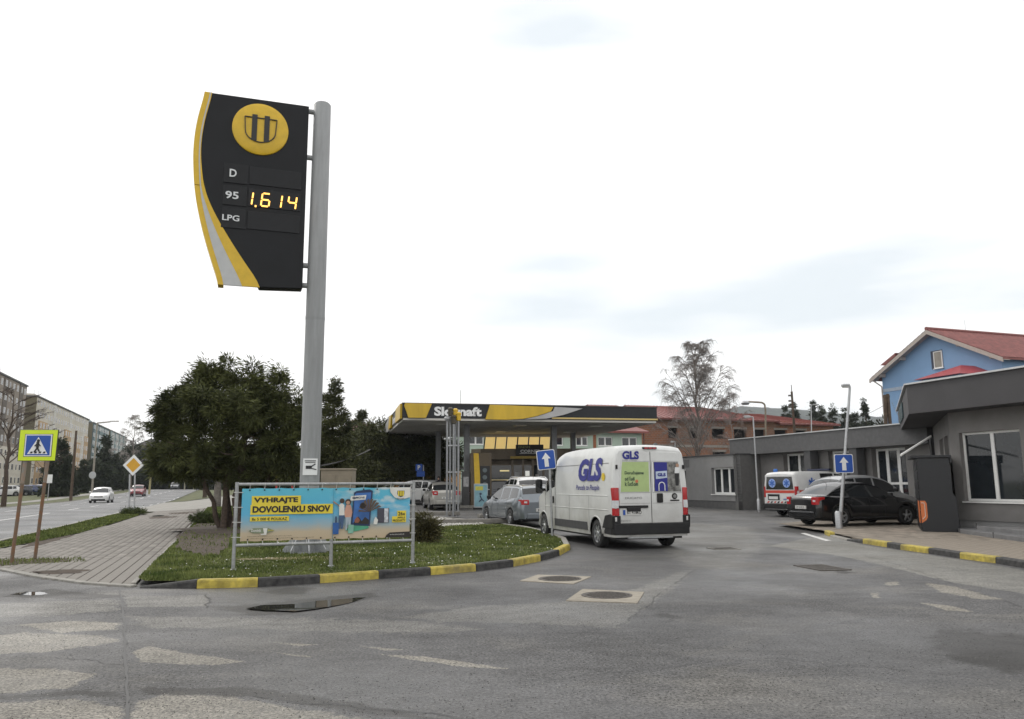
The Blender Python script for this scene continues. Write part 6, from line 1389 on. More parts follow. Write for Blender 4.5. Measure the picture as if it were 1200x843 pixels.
# ---- unfinished brick building with red sheet roof
def brick_building():
    U0 = 95.0; t = thing('brick_building', 'unfinished red brick building with open windows and a red sheet metal roof', 'building', (0, 0, 0), ST)
    BR = bpy.data.materials.new('brick_wall'); BR.use_nodes = True; n_ = BR.node_tree; b = n_.nodes['Principled BSDF']; b.inputs['Roughness'].default_value = .9
    tcn = n_.nodes.new('ShaderNodeTexCoord'); mpn = n_.nodes.new('ShaderNodeMapping'); mpn.inputs['Rotation'].default_value = (radians(90), 0, 0); bt = n_.nodes.new('ShaderNodeTexBrick'); n_.links.new(tcn.outputs['Object'], mpn.inputs[0]); n_.links.new(mpn.outputs[0], bt.inputs[0])
    bt.inputs['Color1'].default_value = (.27, .10, .045, 1); bt.inputs['Color2'].default_value = (.19, .075, .04, 1); bt.inputs['Mortar'].default_value = (.22, .19, .16, 1); bt.inputs['Scale'].default_value = 1.0; bt.inputs['Brick Width'].default_value = .5; bt.inputs['Row Height'].default_value = .25; bt.inputs['Mortar Size'].default_value = .02
    nn = n_.nodes.new('ShaderNodeTexNoise'); nn.inputs['Scale'].default_value = .25; nn.inputs['Detail'].default_value = 6; n_.links.new(tcn.outputs['Object'], nn.inputs[0]); mr = n_.nodes.new('ShaderNodeMapRange'); mr.inputs['From Min'].default_value = .45; mr.inputs['From Max'].default_value = .6; n_.links.new(nn.outputs[0], mr.inputs[0])
    mxn = n_.nodes.new('ShaderNodeMixRGB'); mxn.inputs[2].default_value = (.13, .10, .08, 1); mq = n_.nodes.new('ShaderNodeMath'); mq.operation = 'MULTIPLY'; mq.inputs[1].default_value = .6; n_.links.new(mr.outputs[0], mq.inputs[0]); n_.links.new(mq.outputs[0], mxn.inputs[0]); n_.links.new(bt.outputs[0], mxn.inputs[1]); n_.links.new(mxn.outputs[0], b.inputs['Base Color'])
    vL, _ = pu(700, 490, U0); vM, _ = pu(757, 490, U0); vR, zE = pu(905, 491, U0); vE, _ = pu(976, 496, U0); zE = 10.4
    def V_(px): return pu(px, 505, U0)[0]
    hol = []
    for a, b_ in ((783, 794), (808, 820), (834, 849), (860, 874.5), (884, 896.5), (907.5, 922), (930, 945)): hol.append((V_(a)-vL, V_(b_)-vL, 7.75, 9.15))
    for a, b_ in ((783, 794), (834, 849), (884, 896.5)): hol.append((V_(a)-vL, V_(b_)-vL, 4.3, 5.9))
    q = MB(); wall_panel(q, (vL, U0), (1, 0), vE-vL, 0, zE, hol, th=.4); q.b2(vL, vL+.4, U0+.4, U0+14, 0, zE); q.b2(vE-.4, vE, U0+.4, U0+14, 0, zE); q.build('wall', BR, t)
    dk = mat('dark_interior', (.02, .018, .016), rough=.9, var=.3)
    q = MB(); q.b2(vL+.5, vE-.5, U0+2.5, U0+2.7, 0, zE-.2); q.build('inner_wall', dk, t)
    for h in hol: q = MB(); q.b2(vL+h[0]-.1, vL+h[1]+.1, U0-.03, U0+.1, h[3]+.003, h[3]+.28); q.build('lintel', mat('lintel_concrete', (.24, .22, .20), rough=.9, var=.15), t)
    q = MB(); q.b2(vL, vE, U0-.05, U0-.002, 6.5, 6.85); q.build('floor_band', MATS['lintel_concrete'], t)
    RS_ = mat('roof_sheet_red', (.20, .05, .04), rough=.45, var=.12, scale=.6)
    def slab_roof(v0, v1, ze, zr_, ridge_du, vr0, vr1, ov=.9):
        q = MB(); a, b, c, d = Vector((v0, U0-ov, ze)), Vector((v1, U0-ov, ze)), Vector((vr1, U0+ridge_du, zr_)), Vector((vr0, U0+ridge_du, zr_))
        nrm = (b-a).cross(d-a).normalized(); q.slab([a, b, c, d], nrm, .15); n = int((v1-v0)/.9)
        for i in range(n+1): f = i/n; p0, p1 = a.lerp(b, f), d.lerp(c, f); q.tube(p0+nrm*.02, p1+nrm*.02, .05, n=4)
        a2, b2 = Vector((v0, U0+2*ridge_du, ze)), Vector((v1, U0+2*ridge_du, ze)); q.slab([a2, d, c, b2], (b2-a2).cross(d-a2).normalized()*-1, .1)
        q.build('roof', RS_, t); q = MB(); q.b2(v0, v1, U0-ov-.05, U0-ov+.1, ze-.25, ze-.02); q.build('fascia_board', mat('fascia_red', (.13, .035, .03), rough=.6), t)
    slab_roof(vM-.5, vR+.6, zE+.05, 13.0, 8.0, vM+1.0, vR-7)
    slab_roof(vR+.62, vE+.6, zE-.3, 12.2, 8.0, vR-2, vE-7)
    slab_roof(vL-.5, vM-.52, zE+.5, 12.9, 8.0, vL+2.3, vM-.6)
brick_building()
# ---- mint green building beyond the filling station
def mint_building():
    U0 = 88.0; t = thing('mint_building', 'mint green two storey building with white windows seen under the canopy', 'building', (0, 0, 0), ST)
    vL, _ = pu(530, 515, U0); vR, _ = pu(752, 515, U0); zE = pu(740, 506, U0)[1]
    spans = [(548, 567), (604, 616), (652, 660), (675, 689), (700.7, 718), (728.7, 746.7)]; hs = []
    z1, z0 = pu(710, 512, U0)[1], pu(710, 523, U0)[1]
    for a, b in spans: hs.append((pu(a, 517, U0)[0]-vL, pu(b, 517, U0)[0]-vL, z0, z1))
    q = MB(); wall_panel(q, (vL, U0), (1, 0), vR-vL, 0, zE, hs, th=.3); q.b2(vR-.3, vR, U0+.3, U0+10, 0, zE); q.build('wall', mat('render_mint', (.42, .52, .43), rough=.9, var=.05, scale=.4, grime=.1), t)
    for h in hs: window((vL, U0), (1, 0), *h, t, 2 if h[1]-h[0] > 1.2 else 1, depth=.1, fw=.12)
    q = MB(); q.b2(pu(695, 517, U0)[0], pu(698.5, 517, U0)[0], U0-.04, U0-.002, z0-.4, z1+.4); q.build('brick_pier', mat('pier_rust', (.30, .12, .06), rough=.9), t)
    q = MB(); q.slab([(vL-1, U0-.9, zE), (vR+.6, U0-.9, zE), (vR+.6, U0+5, zE+1.4), (vL-1, U0+5, zE+1.4)], (0, 0, 1), .25); q.build('roof', MATS['roof_sheet_red'], t)
    q = MB(); q.tube((vR+.2, U0-.2, 0), (vR+.2, U0-.2, zE), .08, n=6); q.build('downpipe', MATS['fascia_red'], t)
mint_building()
# ---- filling station canopy
def canopy():
    rz = radians(13); t = thing('station_canopy', 'flat filling station canopy with black, yellow and silver fascia', 'canopy', (-6.05, 43.2, zt(-6, 43.2)), rz); b0 = zt(-6, 43.2)
    L, D, zb, zt_ = 15.03, 15.0, 5.10-b0, 6.02-b0
    WS = mat('soffit_grey', (.52, .51, .48), rough=.6, var=.12, scale=.5)
    q = MB(); q.b2(.05, L-.05, .05, D-.05, zb-.0, zb+.12); q.build('soffit', WS, t)
    for k in range(11): q = MB(); q.b2(.1, L-.1, .6+k*1.05, .63+k*1.05, zb-.012, zb-.002); q.build('soffit_joint', PLIN, t)
    for i in range(3):
        for j in range(2): q = MB(); q.b2(2.2+i*4.8, 2.9+i*4.8, 2.5+j*5.5, 3.2+j*5.5, zb-.04, zb-.003); q.build('canopy_lamp', mat('lamp_glass', (.6, .6, .57), rough=.3), t)
    q = MB(); q.b2(0, L, 0, D, zb+.13, zt_-.02); q.build('fascia', ANTH, t, bevel=.02)
    q = MB(); q.b2(-.03, L+.03, -.03, D+.03, zt_-.02, zt_+.04); q.build('roof_edge', mat('edge_dark', (.06, .055, .05), rough=.6), t)
    X = lambda px: None
    SIL = mat('fascia_silver', (.40, .40, .40), rough=.4, var=.1, scale=1)
    def fx(px):  # picture column on the front plane -> local x
        k = (px-600)/932.0; return ((k*43.2+6.05)/(cos(rz)-k*sin(rz)))
    YEL = mat('fascia_yellow', (.56, .37, .02), rough=.4, var=.15, scale=1.5, stretch=(1, 1, .2))
    def pl(pts, m, nm, y=-.10, th=.09): q = MB(); q.slab([(a, y, zb+(zt_-zb)*b) for a, b in pts], (0, -1, 0), th); return q.build(nm, m, t, bevel=.01)
    a0, a1 = fx(471), fx(504)
    pl([(a0+.25, .12), (fx(497), .12), (a1, .99), (a0+.05, .99), (a0, .86)], YEL, 'yellow_panel', -.16, .15)
    pl([(fx(567.5), .08), (fx(592), .07), (fx(612), .14), (fx(628), .32), (fx(645), .62), (fx(648), .90), (fx(573), .99)], YEL, 'yellow_panel', -.16, .15)
    pl([(fx(612), .10), (fx(640), .18), (fx(660), .42), (fx(683), .84), (fx(650), .92), (fx(648), .66), (fx(630), .33)], SIL, 'silver_panel', -.13, .12)
    q = MB(); q.b2(fx(647), L+.02, -.05, -.003, zb+.16, zb+.25); q.build('gold_stripe', mat('stripe_gold', (.60, .45, .16), rough=.4, var=.05), t)
    text('Slovnaft', fx(563.5)-fx(507), .52, SWHITE, t, ((fx(563.5)+fx(507))/2, -.01, zb+(zt_-zb)*.55), (1, 0, 0), name='fascia_lettering', off=.045, ext=.02)
    # left end: silver band, yellow curve, small lettering
    def pe(pts, m, nm, x=-.10, th=.09): q = MB(); q.slab([(x, a, zb+(zt_-zb)*b) for a, b in pts], (-1, 0, 0), th); return q.build(nm, m, t)
    pe([(.2, .1), (3.6, .1), (3.2, .96), (0.1, .99)], YEL, 'yellow_panel', -.13, .12)
    pe([(7.2, .1), (9.2, .1), (8.4, .95), (6.9, .95)], YEL, 'yellow_panel', -.13, .12); pe([(9.3, .02), (14.8, .02), (14.8, .6), (9.5, .92)], SIL, 'silver_panel')
    text('Slovnaft', 3.0, .48, SWHITE, t, (-.01, 5.4, zb+(zt_-zb)*.5), (0, -1, 0), name='fascia_lettering', off=.04, ext=.02)
    for (a, b) in ((4.1, 3.0), (9.5, 3.0), (12.6, 9.0), (3.2, 9.0)):
        q = MB(); q.b2(a-.16, a+.16, b-.16, b+.16, -.3, zb); c = q.build('column', mat('column_grey', (.17, .175, .18), rough=.5, metal=.3, var=.1), t, bevel=.02)
    # clad pump totem at the first column
    return t
canopy()
def totem():
    p = at(564, 590, 46.0); t = thing('pump_totem', 'tall brown and yellow fuel pump tower under the left of the canopy', 'fuel pump', (p.x, 46, zt(p.x, 46)), radians(10))
    top = at(564, 531, 46).z-t.location.z
    q = MB(); q.b2(-.62, .60, -.02, .5, .12, top); q.build('tower', mat('tower_brown', (.10, .075, .045), rough=.6, var=.1), t, bevel=.02)
    q = MB(); q.slab([(-.36, -.05, .16), (-.12, -.05, .16), (-.06, -.05, top*.5), (-.16, -.05, top-.02), (-.46, -.05, top-.02), (-.40, -.05, top*.5)], (0, -1, 0), .06); q.build('yellow_fin', YELLOW, t, bevel=.01)
    q = MB(); q.b2(-.08, .50, -.06, -.03, .2, top*.76); pn = q.build('black_panel', BLACK, t, bevel=.02)
    for k in range(3): q = MB(); q.lathe([(0, 0), (.13, 0), (.13, .01)], c=(.20, -.075, top*(.68-.13*k)), axis='y', n=14); q.build('hose_dial', mat('dial_grey', (.10, .13, .14), rough=.3), pn)
    q = MB(); q.b2(-.06, .48, -.075, -.062, top*.32, top*.335); q.build('panel_line', GALV, pn)
    q = MB(); q.b2(-1.1, -.68, .0, .4, .12, top*.66); pc = q.build('pump_cabinet', mat('cabinet_dark', (.05, .05, .05), rough=.5), t, bevel=.02); q = MB(); q.b2(-1.04, -.74, -.02, .0, top*.38, top*.56); q.build('display', mat('display_pale', (.30, .30, .30), rough=.4, var=.3, scale=8), pc)
    q = MB(); q.b2(-2.2, 1.5, -.5, 1.0, -.1, .12); q.build('pump_island', CONC, t, bevel=.02)
totem()
def poster_board():
    p = at(563.5, 594, 43.5); t = thing('poster_board', 'small free standing poster board with a blue and yellow picture before the pumps', 'poster board', (p.x, 43.5, zt(p.x, 43.5)), radians(3))
    q = MB(); q.b2(-.42, .42, -.15, .15, 0, .1); q.build('foot', DARKP, t); z1 = at(563, 567, 43.5).z-t.location.z
    q = MB(); q.b2(-.38, .38, -.03, .03, .1, z1); b = q.build('frame', GALV, t, bevel=.01)
    q = MB(); q.b2(-.35, .35, -.036, -.031, .16, z1-.05); f = q.build('poster', mat('poster_blue', (.20, .36, .42), rough=.4, var=.25, scale=3), b)
    q = MB(); q.b2(-.30, .12, -.042, -.037, z1-.36, z1-.14); q.build('poster_flash', mat('poster_yellow', (.5, .48, .08), rough=.4, var=.2, scale=9), f)
    q = MB(); q.path([(-.05, -.042, .75), (.05, -.042, .55), (.18, -.042, .45)], .03, n=5); q.path([(.05, -.042, .55), (-.10, -.042, .42)], .03, n=5); q.lathe([(0, 0), (.07, 0), (.07, .004)], c=(-.02, -.045, .84), axis='y', n=10); q.build('poster_figure', mat('poster_ink', (.04, .06, .10), rough=.5), f)
poster_board()
def shop():
    Y0 = 55.0; p = at(552, 590, Y0); t = thing('station_shop', 'beige and brown filling station shop with yellow skylight strip and black sign', 'shop', (p.x, Y0, zt(p.x, Y0)), radians(3)); z_ = t.location.z
    def X(px): return (px-552)*Y0/932.0*1.0
    def Zp(py, px=600): return at(px, py, Y0).z-z_
    CR = mat('cladding_cream', (.66, .57, .42), rough=.7, var=.06); TP = mat('cladding_taupe', (.25, .205, .155), rough=.6, var=.08)
    zb0, zb1 = Zp(538.5), Zp(526)
    q = MB(); q.b2(X(563), X(760), -.1, 6, zb0, zb1); q.build('roof_band', TP, t, bevel=.02)
    q = MB(); q.slab([(X(552), .4, zb0), (X(562.7), -.12, zb0), (X(562.7), -.12, zb1), (X(552), .4, zb1)], (-.3, -1, 0), .3); q.build('end_band', CR, t)
    q = MB(); q.b2(X(553.5), X(565.5), -.02, .6, 0, zb0); q.build('corner_pier', CR, t, bevel=.01); q = MB(); q.b2(X(565.7), X(572), .0, .5, 0, zb0); q.build('pier', mat('pier_taupe', (.45, .38, .29), rough=.7, var=.05), t)
    q = MB(); q.b2(X(566), X(760), .9, 6, 0, zb0-.01); q.build('inner_wall', TP, t)
    for a, b in ((572.5, 600), (602, 613), (614, 624), (626, 637), (638, 655), (657, 680), (682, 720)):
        q = MB(); q.b2(X(a), X(b), .18, .2, .3, zb0-.4); g = q.build('glass_panel', WGLASS, t); q = MB(); q.b2(X(a)-.03, X(b)+.03, .14, .24, zb0-.4, zb0-.33); q.build('glass_head', TP, g)
    for a in (601, 613.5, 625, 637.5, 656, 681): q = MB(); q.b2(X(a)-.07, X(a)+.07, .1, .26, .0, zb0); q.build('mullion', TP, t)
    for (a, b, c, d, col) in ((586, 597, 551, 552.5, (.6, .5, .25)), (603, 609, 553, 559, (.5, .5, .5)), (616, 621, 552, 558, (.5, .5, .46)), (580, 584, 566, 571, (.4, .1, .05)), (628, 632, 556, 561, (.42, .4, .38)), (576, 598, 562, 563.5, (.35, .3, .18))):
        q = MB(); q.b2(X(a), X(b), .150, .17, Zp(d), Zp(c)); q.build('notice_or_light', mat('notice_light_%d' % a, col, rough=.5, var=.2, scale=9, emis=(col if a in (586, 576, 616) else None), estr=.8), t)  # the strips are shop lights inside; a pale notice is given glow too
    # yellow skylight strip: six slanting panels
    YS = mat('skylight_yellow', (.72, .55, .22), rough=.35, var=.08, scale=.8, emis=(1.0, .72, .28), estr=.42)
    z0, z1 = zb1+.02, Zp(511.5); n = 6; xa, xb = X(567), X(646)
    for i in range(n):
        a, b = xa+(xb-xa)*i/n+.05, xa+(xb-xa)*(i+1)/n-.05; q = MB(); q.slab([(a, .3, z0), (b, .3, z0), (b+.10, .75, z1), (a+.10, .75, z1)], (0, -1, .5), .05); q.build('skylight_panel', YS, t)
    for i in range(n+1): a = xa+(xb-xa)*i/n; q = MB(); q.tube((a, .26, z0), (a+.10, .72, z1), .04, n=6); q.build('skylight_bar', PLIN, t)
    sa, sb = X(604.5), X(637); q = MB(); q.b2(sa, sb, -.45, -.12, Zp(534), Zp(521.5)); sg = q.build('name_sign', BLACK, t, bevel=.02)
    text('FRESH', (sb-sa)*.42, .17, mat('fresh_green', (.20, .24, .08), rough=.5), sg, (sa+(sb-sa)*.30, -.455, Zp(524.3)), (1, 0, 0), off=.02); text('CORNER', (sb-sa)*.74, .22, SWHITE, sg, (sa+(sb-sa)*.53, -.455, Zp(529.3)), (1, 0, 0), off=.04)
    q = MB(); q.b2(sa+.25, sb-.35, -.462, -.452, Zp(532.3), Zp(531.7)); q.build('sign_underline', SWHITE, sg)
    q = MB(); q.b2(X(598), X(642), -.5, -.105, Zp(537.8), Zp(535)); q.build('gold_strip', mat('strip_gold', (.50, .34, .05), rough=.4), t)
    q = MB(); q.lathe([(0, 0), (.45, .02), (.52, .3), (.45, .55), (0, .6)], c=(X(770), 1.5, zb1-.1), n=14)
shop()
def dish():
    p = at(768, 524, 52); q = MB(); t = thing('satellite_dish', 'pale oval satellite dish standing on the roof just above the van', 'satellite dish', (p.x, 52, p.z-.6)); s = 52/932
    q.lathe([(0, .06), (3.6*s*.6, .03), (3.4*s, -.05)], axis='y', n=20); 
    for i, v in enumerate(q.v): q.v[i] = (v[0], v[1], v[2]*1.35+.62)
    q.build('dish', mat('dish_grey', (.42, .43, .44), rough=.5), t, smooth=50); q = MB(); q.tube((0, .05, -.4), (0, .05, .4), .04, n=8); q.build('mast', GALV, t)
    q = MB(); q.b2(-1.5, 1.5, .2, 3, -2.4-.0, -.4); q.build('roof_box', PLIN, t)
dish()
# ---- orange building and the house with a red roof behind the trees
def far_houses():
    Y0 = 72; a, b = at(462, 560, Y0).x, at(533, 560, Y0).x; t = thing('orange_building', 'low orange walled building glimpsed beneath the dark trees', 'building', ((a+b)/2, Y0, zt(0, Y0)), 0)
    z1 = at(500, 548.5, Y0).z-t.location.z; w = b-a; q = MB(); q.b2(-w/2, w/2, 0, 8, 0, z1); q.build('wall', mat('render_orange', (.48, .27, .11), rough=.9, var=.08), t); q = MB(); q.b2(-w/2-.3, w/2+.3, -.4, 8.3, z1, z1+.2); q.build('roof_edge', PLIN, t)
    for k in (-.3, .1): q = MB(); q.b2(w*k, w*k+1.2, -.02, .02, z1*.35, z1*.8); q.build('window', WGLASS, t)
    Y0 = 105; a, b = at(404, 500, Y0).x, at(440, 500, Y0).x; t = thing('red_roof_house', 'white house with a red roof showing between the conifers', 'house', ((a+b)/2, Y0, 0), ST); w = (b-a)/2
    ze, zr_ = at(420, 505, Y0).z, at(420, 492.5, Y0+4).z
    q = MB(); q.b2(-w, w, 0, 9, 0, ze); q.build('wall', mat('render_white', (.5, .5, .48), rough=.9, var=.06), t)
    q = MB(); q.add([(-w-.5, -.6, ze), (w+.5, -.6, ze), (w+.5, 9.6, ze), (-w-.5, 9.6, ze), (-w+1.5, 4.5, zr_), (w-1.5, 4.5, zr_)], [(0, 1, 5, 4), (1, 2, 5), (2, 3, 4, 5), (3, 0, 4), (0, 3, 2, 1)]); q.build('roof', MATS['fascia_red'], t)
    for k in (-.6, .1): q = MB(); q.b2(w*k, w*k+1.0, -.02, .02, ze-2.2, ze-.9); q.build('window', WGLASS, t)
far_houses()
# ---- apartment blocks across the street
def block(label, u0, u1, ztop, floors, mw, ma, mb_, colfun, v0=-47.0, depth=12, ground=.95, bay=3.2):
    t = thing('apartment_block', label, 'apartment block', (*S(v0, u0), 0), ST)
    n = max(1, round((u1-u0)/bay)); bw = (u1-u0)/n; fh = (ztop-ground-1.0)/floors; q = MB()
    for f in range(floors):
        for c in range(n):
            z0 = ground+.6+f*fh; m = colfun(f, c, n); a, b = c*bw, (c+1)*bw; pr = .0 if m == 0 else (.25 if m == 1 else .12)
            q.slab([(pr, b-.02, z0+.01), (pr, a+.02, z0+.01), (pr, a+.02, z0+fh-.01), (pr, b-.02, z0+fh-.01)], (1, 0, 0), .3+pr, m)
    q.b2(-depth, -.06, 0, u1-u0, 0, ztop-.3, 3); q.b2(-depth-.2, .25, -.2, u1-u0+.2, ztop-.35, ztop, 4); q.build('wall', [mw, ma, mb_, mat('panel_end_olive', (.16, .14, .09), rough=.9, var=.15), mat('roof_felt', (.12, .12, .12), rough=.9)], t)
    w = MB(); w.b2(0, .06, -.75, .75, 0, 1.35, 0); w.b2(.061, .075, -.68, .68, .07, 1.28, 1); w.b2(.076, .09, -.04, .04, .07, 1.28, 0); w0 = w.build('window', [WHITE, WGLASS], t); first = True
    for f in range(floors):
        for c in range(n):
            z0 = ground+.6+f*fh; m = colfun(f, c, n); pr = .0 if m == 0 else (.25 if m == 1 else .12); loc = (pr+.002, (c+.5)*bw, z0+.95)
            if first: w0.location = loc; first = False
            else: inst(w0.data, 'window', t, loc, 0, (1, 1 if (c % 3) else .6, 1))
    for k in range(3): q = MB(); q.b2(-7, -4, (u1-u0)*(.2+.3*k), (u1-u0)*(.2+.3*k)+4, ztop, ztop+2.0); q.build('lift_housing', mw, t)
    for k in range(5): q = MB(); y = random.uniform(.05, .95)*(u1-u0); q.tube((-2, y, ztop), (-2, y, ztop+random.uniform(1, 2.5)), .04, n=4); q.build('roof_aerial', GALV, t)
PW1 = mat('panel_cream', (.58, .54, .46), rough=.9, var=.08, scale=.3); PO = mat('panel_ochre', (.48, .34, .20), rough=.9, var=.08, scale=.3); PG = mat('panel_white', (.62, .60, .55), rough=.9, var=.06, scale=.3)
block('long cream apartment block with ochre panels behind the crossing sign', 223, 298, 24.2, 8, PW1, PO, PG, lambda f, c, n: (1 if (f < 6 and (c % 5 in (1, 2, 3)) and not (c//5 % 2 and f > 4)) else (2 if c % 7 == 6 else 0)))
block('brownish grey apartment block at the left edge behind bare branches', 176, 212, 25.4, 8, mat('panel_brown', (.27, .23, .19), rough=.9, var=.1, scale=.3), PW1, mat('panel_taupe', (.14, .12, .10), rough=.9, var=.1), lambda f, c, n: (2 if c % 4 == 1 else 0) if f > 2 else 1)
PT = mat('panel_teal', (.20, .27, .28), rough=.9, var=.1, scale=.3)
block('teal grey apartment block at the far end of the row', 307, 345, 24.0, 8, PT, mat('panel_pale', (.40, .43, .42), rough=.9, var=.08), mat('panel_slate', (.09, .13, .14), rough=.9, var=.1), lambda f, c, n: (2 if c % 4 == 0 else 0))
block('pale grey apartment block beyond the teal one, next to the bare birch', 349, 400, 24.0, 8, MATS['panel_pale'], PT, PG, lambda f, c, n: (1 if c % 4 == 0 else 0))
def turret():
    Y0 = 260; p = at(169, 540, Y0); t = thing('turret_house', 'dark pointed roof with a thin mast rising above the far trees', 'house', (p.x, Y0, .9)); zt_ = at(169, 513, Y0).z; ze = at(169, 526, Y0).z
    q = MB(); q.b2(-4, 4, 0, 8, 0, ze-.9); q.build('wall', mat('panel_taupe'), t); q = MB(); q.add([(-5.5, -1.5, ze-.9), (5.5, -1.5, ze-.9), (5.5, 9.5, ze-.9), (-5.5, 9.5, ze-.9), (0, 4, zt_-.9)], [(0, 1, 4), (1, 2, 4), (2, 3, 4), (3, 0, 4), (0, 3, 2, 1)]); q.build('roof', mat('roof_slate', (.06, .06, .06), rough=.8), t); q = MB(); q.tube((0, 4, zt_-1.2), (0, 4, zt_+3), .12, n=5); q.build('mast', GALV, t)
turret()
# ---- parcel locker before the oblique wall
def locker():
    rz = -radians(24.5); p = Vector((12.12, 23.75, 0)); t = thing('parcel_locker', 'black parcel locker with orange hexagonal mark standing on the paving', 'parcel locker', (p.x, p.y, .10), rz)
    BK = mat('locker_black', (.012, .013, .016), rough=.35, var=.1)
    prof = [(0, 0), (.98, 0), (.96, 1.0), (.88, 1.10), (.86, 2.16), (0, 2.16)]
    q = MB(); q.slab([(a, 0, b) for a, b in prof], (0, -1, 0), 2.2); q.build('cabinet', BK, t, bevel=.01)
    q = MB(); q.b2(-.16, .92, -.06, 2.26, 2.163, 2.24); q.b2(.868, .92, -.05, 2.2, 2.0, 2.16); q.build('hood', BK, t, bevel=.01)
    ck = MB(); ck.b2(-.06, .99, -.02, 2.22, -.1, -.002); ck.build('base', PLIN, t)
    for i in range(4):
        for j in range(7): q = MB(); q.b2(-.025, -.002, .03+i*.545, .55+i*.545, .06+j*.29, .32+j*.29); q.build('locker_door', BK, t, bevel=.006)
    OR = mat('mark_orange', (.62, .17, .05), rough=.4, var=.05); OW = mat('mark_white', (.65, .5, .42), rough=.4)
    q = MB(); q.slab([(0, -.006, .25), (.13, -.006, .34), (.17, -.006, .42), (.17, -.006, .82), (.13, -.006, .90), (0, -.006, .90)], (0, -1, 0), .005); mk = q.build('side_mark', OR, t)
    q = MB(); q.path([(.02, -.014, .84), (.09, -.014, .84), (.11, -.014, .80), (.11, -.014, .46), (.07, -.014, .40), (.03, -.014, .36)], .013, n=5); q.build('mark_bracket', OW, mk)
    q = MB(); q.b2(-.034, -.026, .0, .7, .25, .90); q.build('front_mark', OR, t)
locker()
def awning():
    a, b = at(1055.5, 533.7, 23.4), at(1091, 511.5, 25.2); t = thing('awning_bar', 'slanting white awning bar above the black parcel locker', 'awning', b); d = a-b
    q = MB(); q.tube((0, 0, 0), d, .035, n=8); q.build('bar', WHITE, t); q = MB(); q.b2(-.05, .05, -.05, .05, -.65, .02); q.build('wall_bracket', DARKP, t)
    q = MB(); nrm = Vector((.91, -.415, 0)); q.tube(d*.0+Vector((0, 0, -.65)), d*.0+Vector((.35, .1, -.65)), .03, n=6); q.build('bracket_arm', DARKP, t)
awning()
# ================================================================== VEGETATION
BARK = mat('bark', (.075, .055, .042), rough=.95, var=.35, scale=14, bump=.8, bscale=25)
BARKB = mat('birch_bark', (.20, .17, .15), rough=.9, var=.5, scale=8)
TWIG = mat('twigs', (.20, .18, .165), rough=.9, var=.3, scale=3)
def leafmat(name, a, b, isl=.35): return mat(name, a, rough=.75, var=.35, scale=1.1, col2=b, island=isl, spec=.25)
LD = leafmat('foliage_dark', (.032, .042, .016), (.095, .105, .036)); LY = leafmat('foliage_yew', (.028, .036, .016), (.080, .086, .032)); LS = leafmat('foliage_spruce', (.020, .030, .018), (.050, .060, .034)); LB_ = leafmat('foliage_shrub', (.040, .042, .016), (.10, .09, .04))
def sprays(name, parent, ells, n, ln, wd, m, droop=.25, clumps=60, spread=.35, shell=.55, up=0.0, per=1):
    """ells: list of (centre, radii, weight). Leaf sprays = narrow kites gathered in clumps on and inside the ellipsoids"""
    W_ = np.array([e[2] for e in ells], float); W_ /= W_.sum(); V = []; tot = 0
    for (c, r, _), w in zip(ells, W_):
        k = max(4, int(clumps*w*len(ells)/len(ells)*1.0)); nn = max(8, int(n*w)); c = np.array(c, float); r = np.array(r, float)
        d = RNG.normal(size=(k, 3)); d /= np.linalg.norm(d, axis=1)[:, None]; rad = shell+(1.02-shell)*RNG.uniform(0, 1, k)**.6; cc = c+d*r*rad[:, None]
        cs = RNG.uniform(.6, 1.4, k)*spread
        idx = RNG.integers(0, k, nn); off = RNG.normal(size=(nn, 3))*cs[idx][:, None]*np.array([1, 1, .75])*.55; p = cc[idx]+off
        dd = d[idx]*np.array([1, 1, .6])+RNG.normal(size=(nn, 3))*.45+off*1.2/np.maximum(.2, spread); dd[:, 2] += up-droop; dd /= np.linalg.norm(dd, axis=1)[:, None]
        V.append((p, dd))
    p = np.concatenate([a for a, _ in V]); d = np.concatenate([b for _, b in V]); n = len(p)
    s = np.cross(d, RNG.normal(size=(n, 3))); s /= np.linalg.norm(s, axis=1)[:, None]; L = ln*RNG.uniform(.5, 1.4, n)[:, None]; Wd = wd*RNG.uniform(.6, 1.3, n)[:, None]
    verts = np.stack([p, p+d*L*.45+s*Wd, p+d*L, p+d*L*.45-s*Wd], 1).reshape(-1, 3); f = np.arange(n*4).reshape(-1, 4)
    return npmesh(name, verts, f, m, parent)
def limb(q, pts, r0, r1, n=7):
    k = len(pts)-1
    for i in range(k): q.tube(pts[i], pts[i+1], r0+(r1-r0)*i/k, r0+(r1-r0)*(i+1)/k, n, cap=False)
def wobble(a, b, k, amp, r):
    a, b = Vector(a), Vector(b); out = []
    for i in range(k+1):
        t = i/k; e = amp*sin(pi*t); out.append(a.lerp(b, t)+Vector((r.uniform(-e, e), r.uniform(-e, e), r.uniform(-e, e)*.3)))
    return out
